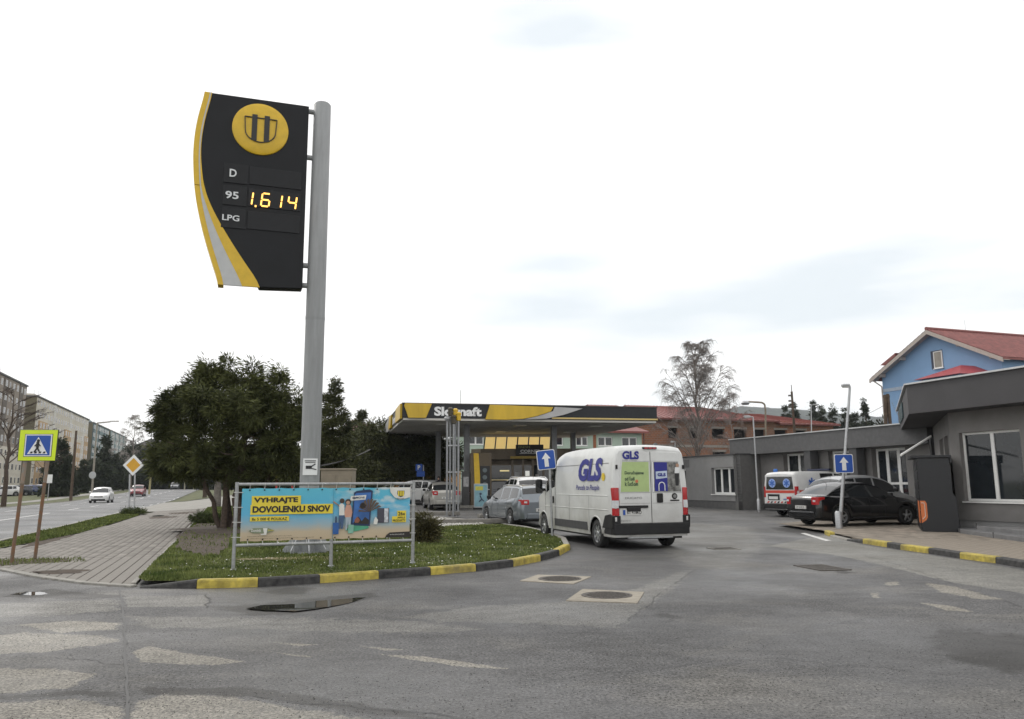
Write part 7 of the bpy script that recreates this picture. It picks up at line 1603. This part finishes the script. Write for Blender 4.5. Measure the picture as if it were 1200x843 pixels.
def big_conifer():
    b = gp(273, 619, .1); t = thing('conifer_tree', 'broad dark bushy conifer with several leaning trunks left of the price sign', 'tree', b); r = random.Random(5); q = MB()
    for k, (dx, dy, tx_, ty, h, rad) in enumerate([(.10, -.1, .35, -.2, 3.4, .19), (-.15, .15, -.9, .3, 3.6, .15), (.35, .1, .9, .2, 3.6, .15), (-.3, -.1, -.35, .1, 4.0, .13), (.0, .3, .2, .5, 4.2, .14), (.55, -.15, 1.5, .0, 3.0, .10), (-.45, .2, -1.7, -.1, 3.0, .10)]):
        limb(q, wobble((dx, dy, -.15), (tx_, ty, h), 6, .10, r), rad, rad*.45, 8)
        for j in range(5): z = r.uniform(1.6, h); a = r.uniform(0, 6.28); p = Vector((dx+(tx_-dx)*z/h, dy+(ty-dy)*z/h, z)); limb(q, wobble(p, p+Vector((cos(a)*r.uniform(.8, 1.8), sin(a)*r.uniform(.8, 1.6), r.uniform(.1, .7))), 3, .1, r), .045, .012, 5)
    q.build('trunk', BARK, t, smooth=60)
    cx = -.25
    E = [((cx-.5, 0, 3.5), (1.55, 1.3, 1.45), 5), ((cx+.9, 0, 3.3), (1.3, 1.2, 1.5), 4), ((cx-1.7, 0, 3.55), (.85, .9, 1.0), 2.2), ((cx+1.9, .1, 3.2), (.85, 1.0, 1.5), 3), ((cx-1.6, 0, 2.45), (.9, .8, .6), 1.5), ((cx-2.3, .1, 2.3), (.65, .7, .6), 1.2), ((cx-1.3, .2, 1.85), (.9, .6, .3), .7), ((cx-.6, .5, 2.3), (.9, .7, .55), 1.2), ((cx+.9, .2, 2.0), (1.3, .9, .6), 1.8), ((cx+2.2, .2, 2.1), (.6, .7, .7), .9)]
    for (x, z, a, b_, w_) in ((-2.45, 3.95, .42, .32, .5), (-2.1, 4.55, .38, .35, .5), (-1.45, 4.75, .42, .55, .7), (-.95, 5.1, .36, .62, .7), (-.95, 5.75, .14, .34, .16), (-.35, 4.95, .45, .6, .8), (-.30, 5.65, .2, .42, .3), (.25, 5.0, .38, .55, .6), (.75, 4.85, .42, .55, .7), (.8, 5.45, .16, .38, .2), (1.3, 4.6, .4, .5, .6), (1.75, 4.8, .34, .62, .6), (1.8, 5.45, .13, .36, .16), (2.25, 4.3, .4, .6, .6), (2.55, 3.6, .35, .6, .5), (-2.75, 3.45, .34, .25, .3), (-2.5, 2.9, .4, .3, .4)):
        E.append(((cx+x*.96, r.uniform(-.3, .3), z), (a, a, b_), w_))
    for k in range(16): a = r.uniform(0, 6.28); z = r.uniform(2.2, 4.8); E.append(((cx+cos(a)*2.1, sin(a)*1.35-.1, z), (.38, .38, .34), .45))
    sprays('crown', t, E, 120000, .19, .020, LD, droop=.30, clumps=760, spread=.21, shell=.45)
    c2 = MB(); 
    return t
big_conifer()
def conifer(label, loc, h, w, n, m=LS, cone=True, z0=.08, ln=.3, wd=.04, group=None, seed=1, name='spruce_tree', col=False, droop=.3):
    t = thing(name, label, 'tree', loc, 0, group); r = random.Random(seed); q = MB(); limb(q, wobble((0, 0, -.3), (0, 0, h*.96), 5, .02*h, r), h*.018+.05, .02, 7); 
    if not col:
        for k in range(22): z = h*r.uniform(.12, .85); a = r.uniform(0, 6.3); l = w*.5*(1-z/h)*.95; limb(q, [(0, 0, z), (cos(a)*l, sin(a)*l, z-l*.15)], .04, .01, 4)
    q.build('trunk', BARK, t, smooth=60); E = []
    if cone:
        k = 12
        for i in range(k):
            f = (i+.5)/k; z = h*(z0+(1-z0)*f); rr = w/2*((1-f)**.85)+.06*w*.5; 
            E.append(((r.uniform(-.04, .04)*w, r.uniform(-.04, .04)*w, z), (rr*r.uniform(.85, 1.12), rr, h/k*.75), rr**1.25+.02*w))
        E.append(((0, 0, h*.985), (.03*w, .03*w, h*.03), w*w*.004))
    else:
        E = [((0, 0, h*.55), (w*.42, w*.40, h*.38), 6)]
        for i in range(9): a = r.uniform(0, 6.3); E.append(((cos(a)*w*.28, sin(a)*w*.25, h*r.uniform(.35, .82)), (w*.2, w*.2, h*.15), 1.2))
        for i in range(4): E.append(((r.uniform(-.25, .25)*w, 0, h*r.uniform(.86, .96)), (w*.07, w*.07, h*.06), .25))
    sprays('crown', t, E, n, ln, wd, m, droop=droop, clumps=int(n/110)+40, spread=(w*.035+.05 if cone else w*.07+.1), shell=.35); return t
def on(px, Y): p = at(px, 560, Y); return Vector((p.x, Y, zt(p.x, Y)))
def H(px, py, Y): p = at(px, py, Y); return p.z-zt(p.x, Y)
conifer('dark evergreen tree right behind the grey sign pole', on(388, 35), H(388, 447, 35), 2.9, 34000, LY, True, .12, .17, .022, seed=3, name='conifer_tree')
conifer('rounded evergreen at the left end of the canopy', on(438, 56), H(438, 496, 56), 5.2, 30000, LY, False, ln=.24, wd=.035, seed=4, name='conifer_tree')
conifer('dark evergreen below the canopy corner', on(478, 58), H(478, 489, 58), 5.6, 30000, LY, False, ln=.24, wd=.035, seed=6, name='conifer_tree')
conifer('dark evergreen just left of the grey vent pipes', on(508, 60), H(508, 505, 60), 4.6, 24000, LY, False, ln=.24, wd=.035, seed=7, name='conifer_tree')
conifer('evergreen with a thin pointed top between the pole and the canopy', on(420, 62), H(424, 482, 62), 4.6, 22000, LY, True, .1, ln=.26, wd=.035, seed=8, name='conifer_tree')
conifer('low dark evergreen filling the gap beside the meter cabinet', on(405, 48), H(405, 520, 48), 4.2, 16000, LY, False, ln=.22, wd=.035, seed=9, name='conifer_tree')
# trees along and beyond the street
conifer('dark spruce right of the crossing sign, by the car park', on(69, 108), H(71, 514, 108), 5.2, 12000, LS, True, .03, .5, .08, seed=10)
conifer('narrow columnar cypress before the cream apartment block', on(96, 128), H(96, 539, 128), 2.4, 6000, LS, True, .03, .4, .07, seed=11, name='cypress_tree', col=True)
conifer('slim columnar cypress left of the round sign', on(104, 132), H(104, 545, 132), 2.4, 5000, LS, True, .03, .4, .07, seed=12, name='cypress_tree', col=True)
conifer('tall dark spruce before the teal apartment block', on(121, 150), H(121, 513, 150), 8.0, 12000, LS, True, .03, .6, .1, seed=13)
conifer('dark bushy tree low beside the round sign', on(111, 140), H(111, 540, 140), 5.0, 7000, LS, False, ln=.6, wd=.1, seed=14)
for i, (px, py, Y, w, lab) in enumerate([(150, 527, 190, 12, 'dark spruce directly left of the priority sign'), (166, 518, 205, 11, 'dark spruce behind the priority sign'), (181, 524, 200, 11, 'dark spruce just right of the priority sign'), (196, 520, 195, 12, 'spruce behind the yellowish lamp pole'), (212, 528, 190, 13, 'spruce above the distant dark car'), (229, 524, 200, 13, 'spruce above the crest of the street'), (246, 530, 185, 12, 'spruce farthest right at the end of the street'), (138, 537, 165, 9, 'low dark spruce right of the teal block'), (262, 532, 170, 12, 'spruce glimpsed behind the leaning trunks'), (283, 532, 165, 13, 'spruce behind the left end of the banner'), (306, 536, 160, 13, 'low spruce behind the banner headline'), (330, 538, 150, 12, 'low spruce left of the grey pole')]):
    conifer(lab, on(px, Y), H(px, py, Y), w, 9000, LS, i % 3 != 1, .02, .8, .13, seed=20+i, group='spruces closing the end of the street')
for i, (px, py, Y, w, lab) in enumerate([(925, 478, 150, 6, 'leftmost dark spruce on the skyline above the red roof'), (935, 473, 150, 6, 'second dark spruce on the skyline next to the wooden pole'), (959, 471, 152, 6.5, 'dark spruce left of the thin floodlight'), (968, 477, 150, 5.5, 'small spruce just right of the thin floodlight'), (981, 476, 158, 6.5, 'tall spruce left of the leaning lamp'), (996, 480, 155, 7, 'spruce behind the leaning lamp post'), (1019, 470, 150, 5.5, 'pointed spruce beside the blue house'), (1008, 486, 150, 7, 'low spruce between the lamp and the blue house')]):
    conifer(lab, on(px, Y), H(px, py, Y), w, 16000, LS, True, .02, .45, .08, seed=40+i, group='spruces on the skyline at the right')
def far_wood():
    ells = []
    for k in range(26):
        px = 915+k*7; Y = 170+RNG.uniform(-10, 25); p = at(px, 500+RNG.uniform(-6, 4), Y); ells.append(((p.x, Y, p.z*.5), (6, 4, p.z*.5), 1))
    for k in range(30):
        px = 60+k*12; Y = 215+RNG.uniform(-10, 25); p = at(px, 553+RNG.uniform(-6, 4), Y); ells.append(((p.x, Y, p.z*.5), (7, 4, p.z*.5), 1))
    tag(sprays('far_wood', None, ells, 60000, 1.0, .22, leafmat('foliage_far', (.028, .030, .018), (.055, .055, .035)), droop=.1, clumps=900, spread=1.4, shell=.3), 'dim band of distant woodland low on the skyline', 'woodland', kind='stuff')
far_wood()
# shrubs
def shrub(label, loc, w, h, n, m=LB_, ln=.10, wd=.013, name='shrub'):
    t = thing(name, label, 'shrub', loc); q = MB(); r = random.Random(3)
    for k in range(9): a = r.uniform(0, 6.3); limb(q, wobble((0, 0, -.05), (cos(a)*w*.35, sin(a)*w*.35, h*r.uniform(.6, .95)), 3, .04, r), .014, .005, 5)
    q.build('stems', BARK, t); sprays('foliage', t, [((0, 0, h*.5), (w*.45, w*.42, h*.45), 1), ((w*.2, 0, h*.4), (w*.3, w*.3, h*.35), .5), ((-w*.2, .1, h*.35), (w*.3, w*.3, h*.3), .5)], n, ln, wd, m, droop=0, clumps=90, spread=.14, shell=.3, up=.2)
shrub('straggly brown green shrub at the right end of the banner', gp(498, 636, .1), .62, .72, 5200)
shrub('small low shrub on the lawn edge beside the footway', Vector((*S(-.9, 34), .1)), 1.4, .4, 6000, leafmat('foliage_green', (.035, .055, .015), (.08, .10, .03)))
shrub('tuft of weeds at the end of the roadside grass', Vector((*S(-5.0, 47.5), .05)), 1.3, .35, 4000, MATS['foliage_green'])
# ---- bare trees
def bare_tree(name, label, loc, h, w, seed, m=TWIG, bark=BARKB, weep=.9, nb=30, lo=.22, tr=.16, sub=8, tw=7, group=None, lean=0.0, twr=.009, steep=.75):
    t = thing(name, label, 'tree', loc, 0, group); r = random.Random(seed); q = MB(); tp = wobble((0, 0, -.3), (lean*h, 0, h), 8, .02*h, r); limb(q, tp, tr, .02, 8); fine = MB()
    def along(pts, f): k = f*(len(pts)-1); i = min(int(k), len(pts)-2); return pts[i].lerp(pts[i+1], k-i)
    for i in range(nb):
        f = lo+(1-lo)*min(.99, max(0, (i+r.uniform(-1.5, 2.5))/nb)); p = along(tp, f); a = r.uniform(0, 6.28); L = w*.5*(1-(f-lo)/(1-lo))**.72*r.uniform(.5, 1.15)+.03*h; rise = r.uniform(.66, 1.33)*steep*L
        e = p+Vector((cos(a)*L, sin(a)*L, rise*(.9 if f < .7 else .8))); bp = []
        for j in range(6): s_ = j/5; q_ = p.lerp(e, s_); q_ = q_+Vector((0, 0, L*.12*sin(pi*s_)))+Vector((r.uniform(-.05, .05), r.uniform(-.05, .05), r.uniform(-.05, .05)))*L*.6; bp.append(q_)
        limb(q, bp, tr*.34*(1-f*.6), tr*.05, 5)
        for j in range(sub):
            s_ = r.uniform(.25, 1); p2 = along(bp, s_); a2 = a+r.uniform(-1.2, 1.2); L2 = L*r.uniform(.2, .45); sp_ = [p2, p2+Vector((cos(a2)*L2*.6, sin(a2)*L2*.6, L2*.35)), p2+Vector((cos(a2)*L2, sin(a2)*L2, L2*(.35-weep*.35)))]; limb(fine, sp_, .016+tr*.03, .008, 3)
            for k in range(tw):
                s3 = r.uniform(.3, 1); p3 = along(sp_, s3); a3 = a2+r.uniform(-1.5, 1.5); L3 = r.uniform(.25, .9)*h*.085*(1.1 if weep > .5 else .8); o = Vector((cos(a3), sin(a3), 0))
                tw_ = [p3, p3+o*L3*.35+Vector((0, 0, L3*.15*(1-weep*.5))), p3+o*L3*(.5+.3*(1-weep))+Vector((0, 0, L3*(.5-weep*1.2)))]; limb(fine, tw_, twr, twr*.55, 3)
    q.build('trunk', bark, t, smooth=60); fine.build('twigs', m, t, fix=False)
Yb = 60; bare_tree('birch_tree', 'tall bare birch with drooping twigs standing before the brick building', on(821, Yb), H(822, 410, Yb), 5.6, 3, nb=58, sub=11, tw=10, twr=.008, tr=.17, weep=.75, steep=1.75, lo=.2)
Yb = 75; bare_tree('birch_tree', 'small pale bare birch just right of the tall birch', on(860, Yb), H(857, 462, Yb), 3.6, 5, nb=26, sub=7, tw=7, steep=1.2, twr=.010, tr=.09, m=mat('twigs_pale', (.20, .16, .14), rough=.9, var=.3))
Yb = 150; bare_tree('birch_tree', 'pale bare birch on the skyline beyond the apartment blocks', on(154, Yb), H(155, 486, Yb), 7.5, 7, nb=26, sub=7, tw=6, twr=.02, tr=.16, m=mat('twigs_grey', (.26, .24, .22), rough=.9, var=.3))
Yb = 64; bare_tree('roadside_tree', 'bare broadleaf tree at the left edge before the apartment block', on(7, Yb), H(8, 460, Yb), 6.8, 9, weep=.1, nb=18, sub=8, tw=6, lo=.35, tr=.22, bark=BARK, twr=.012, m=mat('twigs_dark', (.07, .05, .04), rough=.9, var=.3))
Yb = 90; bare_tree('roadside_tree', 'slender bare tree just behind the crossing sign', on(52, Yb), H(50, 500, Yb), 6.0, 11, weep=.1, nb=18, sub=6, tw=5, lo=.3, tr=.10, bark=BARK, twr=.013, m=MATS['twigs_dark'])
Yb = 88; a_ = on(241, 84); bare_tree('roadside_tree', 'single dark trunk on the lawn at the far end of the footway', a_, 6.0, 3.5, 13, weep=.1, nb=10, sub=4, tw=4, lo=.6, tr=.26, bark=BARK, m=MATS['twigs_dark'])
a_ = Vector((*S(-.9, 52), .1)); bare_tree('roadside_tree', 'grey barked trunk where the footway meets the access road', a_, 5.0, 3.0, 14, weep=.1, nb=8, sub=4, tw=4, lo=.6, tr=.30, bark=mat('bark_grey', (.14, .125, .11), rough=.95, var=.3, scale=8), m=MATS['twigs_dark'])
# ---- hills
def hills():
    nx, ny = 200, 24; px0, px1 = -200, 1400; prof = [(-200, 566), (500, 560), (700, 520), (800, 492), (850, 480), (880, 476), (905, 478), (940, 480), (980, 484), (1030, 488), (1100, 495), (1250, 505), (1400, 520)]
    V = np.zeros((ny+1, nx+1, 3)); r = np.random.default_rng(2)
    for i in range(nx+1):
        px = px0+(px1-px0)*i/nx; y = spline(prof, px); top = max(4, at(px, y, 1900).z)
        for j in range(ny+1):
            f = j/ny; Y = 1150+f*900; hgt = top*(smooth(f/.83) if f < .83 else 1-(f-.83)*.4)*1.0; X = (px-600)/932*Y; V[j, i] = (X, Y, hgt+r.uniform(-2.2, 2.2)*(.3+f)-3)
    i, j = np.meshgrid(np.arange(nx), np.arange(ny)); a = (j*(nx+1)+i).ravel(); F_ = np.stack([a, a+1, a+nx+2, a+nx+1], 1)
    o = npmesh('hills', V.reshape(-1, 3), F_, mat('hill_forest', (.018, .028, .020), rough=1, var=.45, scale=.02, col2=(.045, .052, .038), bump=0), smooth=False); tag(o, kind='structure')
hills()
# ================================================================== SMALL THINGS
POLEC = mat('pole_concrete', (.27, .25, .21), rough=.85, var=.15, scale=3); WOOD = mat('pole_wood', (.085, .06, .042), rough=.9, var=.3, scale=6)
def lamp(label, base, top, arm, r=.06, head=.55, m=GALV, name='street_lamp'):
    """base/top world points, arm: horizontal vector of the head"""
    t = thing(name, label, 'street lamp', base); d = top-base; q = MB(); q.tube((0, 0, -.1), d, r, r*.62, 12); q.lathe([(r*1.7, -.02), (r*1.7, .5), (r*1.0, .55)], n=12); q.build('post', m, t, smooth=40)
    a = Vector(arm); ad = a.normalized(); q = MB(); q.tube(d, d+ad*max(.05, a.length-head), r*.6, r*.5, 8); q.build('arm', m, t); c = d+ad*(a.length-head*.5); R = Matrix.Rotation(atan2(ad.y, ad.x), 3, 'Z')
    h = MB(); h.box(c+Vector((0, 0, .015)), (head, .20, .09), R=R); hd = h.build('lamp_head', m, t, bevel=.03); g = MB(); g.box(c-Vector((0, 0, .045)), (head*.8, .15, .03), R=R); g.build('lens', mat('lamp_lens', (.5, .5, .48), rough=.2), hd); return t
b = gp(983.5, 619.5, .10); tp = at(996, 453, b.y+.1)
lp = lamp('leaning grey street lamp beside the black saloon with a one way sign on it', b, tp, (-.26, 0, .04), r=.062, head=.24)
Yl = b.y; c = at(989, 543.5, Yl-.16)
def sign_on_lamp():
    w = .60; t = thing('one_way_sign', 'square blue one way sign strapped to the leaning lamp post', 'road sign', c); pl = plate(rrect(w, w, .05), (0, 0, 0), (1, 0, 0), (0, 0, 1), SWHITE, t, 'sign_plate', 0, .02); plate(rrect(w*.93, w*.93, .045), (0, 0, 0), (1, 0, 0), (0, 0, 1), BLUE, pl, 'blue_field', .004, .003)
    plate([(-.11*w, -.36*w), (.11*w, -.36*w), (.11*w, .05*w), (.24*w, .05*w), (0, .36*w), (-.24*w, .05*w), (-.11*w, .05*w)], (0, 0, 0), (1, 0, 0), (0, 0, 1), SWHITE, pl, 'arrow', .008, .003); q = MB(); q.b2(-.06, .06, .02, .22, -.03, .03); q.build('bracket', GALV, t)
sign_on_lamp()
b = gp(889.5, 598, .12); tp = at(882.5, 489, b.y); lamp('thin grey lamp post before the low grey building', b, tp, (-.45, 0, .02), r=.05, head=.3)
p = at(897, 560, 62); b = Vector((p.x, 62, zt(p.x, 62)))
def curved_lamp():
    t = thing('street_lamp', 'tall lamp with a long curved arm and drooping head above the red roof', 'street lamp', b); q = MB(); P = lambda px, py: at(px, py, 62)-b
    q.path([Vector((0, 0, -.1)), P(897, 480), P(896, 474), P(893, 472), P(888, 471.5), P(877, 471)], .07, n=8); q.build('post', mat('lamp_post_ochre', (.26, .22, .16), rough=.7, var=.3), t, smooth=60)
    q = MB(); q.lathe([(0, -.16), (.26, -.14), (.34, 0), (.22, .14), (0, .18)], c=P(873.5, 472.5), n=14); h = q.build('lamp_head', GALV, t, smooth=50); return t
curved_lamp()
p = at(951, 560, 90); bb = Vector((p.x, 90, zt(p.x, 90))); lamp('small floodlight on a thin post between the skyline spruces', bb, at(950.5, 475, 90), (.9, 0, .1), r=.08, head=.6)
p = at(791, 560, 58); bb = Vector((p.x, 58, zt(p.x, 58))); lamp('short thin post with a tiny lamp behind the white van', bb, at(791, 518, 58), (-.32, 0, 0), r=.05, head=.2)
def wooden(label, px, Y, top, w=.12, base=None, extra=True, lean=0.0, m=WOOD, name='utility_pole'):
    p = at(px, 560, Y); z = zt(p.x, Y); t = thing(name, label, 'utility pole', (p.x, Y, z)); tz = at(px, top, Y).z-z; q = MB(); q.tube((0, 0, -.2), (lean*tz, 0, tz), w, w*.7, 10); q.build('post', m, t, smooth=40)
    if extra:
        q = MB()
        for k in (.3, .7, 1.1): q.box((lean*tz-.1, 0, tz-k), (.34, .08, .12))
        q.tube((lean*tz, 0, tz), (lean*tz, 0, tz+.5), .03, n=5); q.build('insulators', mat('insulator', (.12, .10, .09), rough=.5), t)['kind'] = 'stuff'
    return t
wooden('dark wooden pole with insulators above the red roof', 935, 58, 459, .11, lean=-.008)
wooden('brown wooden pole on the far verge of the street', 85, 88, 505, .17, extra=False)
def twin():
    p = at(1046, 560, 44); t = thing('utility_pole', 'pair of dark timbers leaning together against the blue house', 'utility pole', (p.x, 44, .1)); q = MB(); q.tube((-.35, 0, 0), (-.05, 0, at(1043, 465, 44).z), .12, .09, 10); q.build('post', WOOD, t, smooth=40); q = MB(); q.tube((.12, 0, 0), (.10, 0, at(1043, 465, 44).z+.05), .12, .09, 10); q.build('post', WOOD, t, smooth=40)
    q = MB(); q.box((.02, 0, at(1043, 467, 44).z), (.3, .2, .12)); q.build('cap', WOOD, t)
twin()
# wires
WIRE = mat('wire', (.05, .05, .05), rough=.6, var=0)
def wire(label, a, b, sag, r=.012, n=14):
    t = MB(); P = [a.lerp(b, i/n)-Vector((0, 0, sag*4*(i/n)*(1-i/n))) for i in range(n+1)]; t.path(P, r, n=4); o = t.build('overhead_wire', WIRE, None); tag(o, label, 'wire')
wire('thin overhead wire running left from the twin timbers', at(1043, 471, 44), at(952, 478, 90), 1.2); wire('slack cable from the twin timbers to the grey fascia', at(1045, 471, 44), at(1064, 500, 33), .2); wire('thin cable slanting up from the grey pole to the trees', at(376, 546, 30), at(434, 527, 42), .1, .03)
# lamps and poles on the street
p = at(109, 560, 95); b = Vector((p.x, 95, zt(p.x, 95))); lamp('concrete street lamp with an arm over the road at the left', b, at(114, 496, 95), (2.6, 0, .25), r=.14, head=1.0, m=POLEC)
def round_sign():
    p = at(110, 557, 94); z = zt(p.x, 94); t = thing('round_sign', 'grey back of a round road sign on the concrete lamp', 'road sign', (p.x, 93.7, p.z)); q = MB(); q.lathe([(0, -.02), (.42, -.02), (.42, .02), (0, .02)], axis='y', n=24); q.build('sign_plate', GALV, t); q = MB(); q.b2(-.05, .05, .02, .2, -.03, .03); q.build('bracket', GALV, t)
round_sign()
def info_sign():
    p = at(58, 561, 90); z = zt(p.x, 90); t = thing('information_sign', 'small white rectangular sign by the far verge behind the rusty posts', 'road sign', (p.x, 90, z)); zz = p.z-z; q = MB(); q.tube((0, 0, -.1), (0, 0, zz+.3), .04, n=8); q.build('post', GALV, t); q = MB(); q.b2(-.35, .35, -.06, -.03, zz-.5, zz+.45); q.build('sign_plate', SWHITE, t)
info_sign()
def gateposts():
    for px, Y, lab in ((181, 150, 'tall yellowish lamp pole right of the priority sign'),): wooden(lab, 176, 120, 530, .16, extra=False, lean=.02, m=mat('pole_yellowish', (.30, .27, .14), rough=.8))
    for px, top, Y, lab in ((217, 553, 160, 'left one of two pale posts before the dark trees at the crest'), (228, 556, 165, 'right one of two pale posts before the dark trees at the crest')): wooden(lab, px, Y, top, .14, extra=False, m=mat('pole_pale', (.34, .33, .24), rough=.8))
gateposts()
# ---- vent pipes
def vents():
    Y = 36.0; p = at(530.5, 608, Y); z = zt(p.x, Y)+.10; t = thing('vent_pipes', 'cluster of tall grey vent pipes with yellow and black caps before the canopy', 'vent pipes', (p.x, Y, z), radians(5)); hgt = at(530, 486, Y).z-z
    for k, (dx, dy, h, cap) in enumerate([(-.27, 0, hgt-.30, 0), (-.13, .12, hgt-.05, 1), (.02, -.05, hgt-.42, 1), (.10, .15, hgt-.1, 2), (.24, 0, hgt-.28, 2)]):
        q = MB(); q.tube((dx, dy, -.05), (dx, dy, h), .047, n=12); pp = q.build('pipe', mat('pipe_grey', (.30, .31, .32), rough=.5, metal=.3, var=.15, scale=12), t, smooth=40); q = MB()
        if cap == 0: q.lathe([(.05, 0), (.14, .08), (.15, .16), (.10, .2), (0, .2)], c=(dx, dy, h), n=14)
        else: q.lathe([(.06, -.02), (.11, .02), (.11, .26), (.13, .28), (.13, .34), (.05, .40), (0, .4)], c=(dx, dy, h), n=14)
        q.build('vent_cap', [GALV, mat('cap_dark', (.06, .05, .03), rough=.6), YELLOW][cap], pp, smooth=40)
    for z_ in (.6, 1.9, 3.1): q = MB(); q.b2(-.32, .30, -.02, .03, z_, z_+.06); q.build('cross_brace', GALV, t)
    q = MB(); q.tube((.33, .1, hgt-.3), (.33, .1, hgt+1.15), .010, n=5); q.build('whip_aerial', DARKP, t)
vents()
# ---- loose kerb slabs by the vent pipes
def slab_things():
    for (px, py, w, d, rz, lab) in ((590, 606.5, 2.2, .5, .25, 'low dark concrete slab before the forecourt cars'), (548, 613.5, 3.2, .35, .15, 'long low concrete slab at the back of the lawn'), (505, 604, 2.6, .4, -.05, 'flat concrete slab left of the vent pipes')):
        g = gp(px, py, .1); t = MB(); t.box((0, 0, .08), (w, d, .16)); o = t.build('concrete_slab', mat('slab_grey', (.20, .19, .17), rough=.9, var=.25, scale=4), None, bevel=.02); o.location = g; o.rotation_euler = (0, 0, rz); tag(o, lab, 'concrete slab')
slab_things()
# ---- playground colours behind the trees
def playground():
    Y = 66; p = at(404, 575, Y); z = zt(p.x, Y); t = thing('play_frame', 'red and yellow play frame glimpsed behind the meter cabinet', 'playground', (p.x, Y, z)); h = at(404, 553, Y).z-z; RD = mat('play_red', (.42, .04, .04), rough=.5); YL = mat('play_yellow', (.55, .42, .03), rough=.5)
    for dx in (-.9, 0, .9): q = MB(); q.tube((dx, 0, 0), (dx, 0, h), .09, n=8); q.build('post', RD, t)
    q = MB(); q.b2(.2, 1.6, -.1, .1, h-.5, h-.05); q.build('yellow_panel', YL, t); q = MB(); q.b2(-1.2, .1, -.1, .1, h-1.4, h-1.0); q.build('red_panel', RD, t)
    p = at(333, 575, 80); z = zt(p.x, 80); t = thing('play_frame', 'yellow topped play frame seen above the banner left of the pole', 'playground', (p.x, 80, z)); h = at(333, 551, 80).z-z
    q = MB(); q.b2(-.9, .9, -.1, .1, h-.8, h-.2); q.build('yellow_panel', YL, t); q = MB(); q.add([(-1.0, -.5, h-.2), (1, -.5, h-.2), (1, .5, h-.2), (-1, .5, h-.2), (0, 0, h+.5)], [(0, 1, 4), (1, 2, 4), (2, 3, 4), (3, 0, 4)]); q.build('roof', SWHITE, t)
    for dx in (-.8, .8): q = MB(); q.tube((dx, 0, 0), (dx, 0, h-.2), .09, n=8); q.build('post', RD, t)
playground()
# ---- a person by the pale saloon
def person():
    Y = 47.5; p = at(514, 570, Y); z = zt(p.x, Y); t = thing('person', 'person in dark clothes standing beyond the pale silver saloon', 'person', (p.x, Y, z))
    pts = {'pel': (0, 0, .95), 'wa': (0, 0, 1.1), 'ch': (0, 0, 1.35), 'nk': (0, 0, 1.50), 'hd': (0, -.02, 1.62), 'tp': (0, -.02, 1.74), 'ls': (-.19, 0, 1.42), 'le': (-.26, .02, 1.15), 'lh': (-.24, -.10, .92), 'rs': (.19, 0, 1.42), 're': (.27, .03, 1.15), 'rh': (.24, -.10, .95), 'll': (-.10, 0, .88), 'lk': (-.11, -.02, .50), 'la': (-.11, .02, .09), 'lt': (-.12, -.14, .04), 'rl': (.10, 0, .88), 'rk': (.11, -.02, .50), 'ra': (.11, .02, .09), 'rt': (.12, -.14, .04)}
    ed = [('pel', 'wa'), ('wa', 'ch'), ('ch', 'nk'), ('nk', 'hd'), ('hd', 'tp'), ('ch', 'ls'), ('ls', 'le'), ('le', 'lh'), ('ch', 'rs'), ('rs', 're'), ('re', 'rh'), ('pel', 'll'), ('ll', 'lk'), ('lk', 'la'), ('la', 'lt'), ('pel', 'rl'), ('rl', 'rk'), ('rk', 'ra'), ('ra', 'rt')]
    rad = {'pel': (.16, .12), 'wa': (.15, .11), 'ch': (.17, .12), 'nk': (.055, .055), 'hd': (.085, .10), 'tp': (.06, .07), 'ls': (.07, .07), 'le': (.05, .05), 'lh': (.04, .03), 'rs': (.07, .07), 're': (.05, .05), 'rh': (.04, .03), 'll': (.09, .09), 'lk': (.065, .065), 'la': (.045, .05), 'lt': (.04, .04), 'rl': (.09, .09), 'rk': (.065, .065), 'ra': (.045, .05), 'rt': (.04, .04)}
    ks = list(pts); me = bpy.data.meshes.new('body'); me.from_pydata([pts[k] for k in ks], [(ks.index(a), ks.index(b)) for a, b in ed], []); me.materials.append(mat('dark_clothes', (.02, .02, .025), rough=.9, var=.2)); o = bpy.data.objects.new('body', me); COL.objects.link(o); o.parent = t
    m = o.modifiers.new('s', 'SKIN'); sv = me.skin_vertices[0].data
    for i, k in enumerate(ks): sv[i].radius = rad[k]; sv[i].use_root = (k == 'pel')
    s = o.modifiers.new('ss', 'SUBSURF'); s.levels = s.render_levels = 2
    q = MB(); q.lathe([(.062, -.07), (.082, 0), (.078, .07), (.05, .12), (0, .135)], c=(0, -.0, 1.66), n=14); q.build('hair', mat('hair_dark', (.02, .015, .012), rough=.8), t, smooth=60); q = MB(); q.lathe([(0, -.02), (.05, -.01), (.055, .01)], c=(0, -.10, 1.63), axis='y', n=12); q.build('face', mat('skin', (.42, .26, .19), rough=.6), t, smooth=60)
person()
# ---- haze box

def haze():
    q = MB(); q.b2(-2300, 2300, -30, 2200, -6, 175); o = q.build('haze', mat('haze_surface'), None); o.data.materials.clear(); m = bpy.data.materials.new('haze_air'); m.use_nodes = True; n = m.node_tree; n.nodes.clear(); out = n.nodes.new('ShaderNodeOutputMaterial'); v = n.nodes.new('ShaderNodeVolumePrincipled'); v.inputs['Color'].default_value = (.86, .92, 1, 1); v.inputs['Density'].default_value = .00017; n.links.new(v.outputs[0], out.inputs['Volume']); o.data.materials.append(m); tag(o, 'faint bluish haze in the air over the far wooded hills', 'haze', kind='stuff')
haze()
print('objects', len(bpy.data.objects), 'tris', sum(len(m.polygons) for m in bpy.data.meshes))
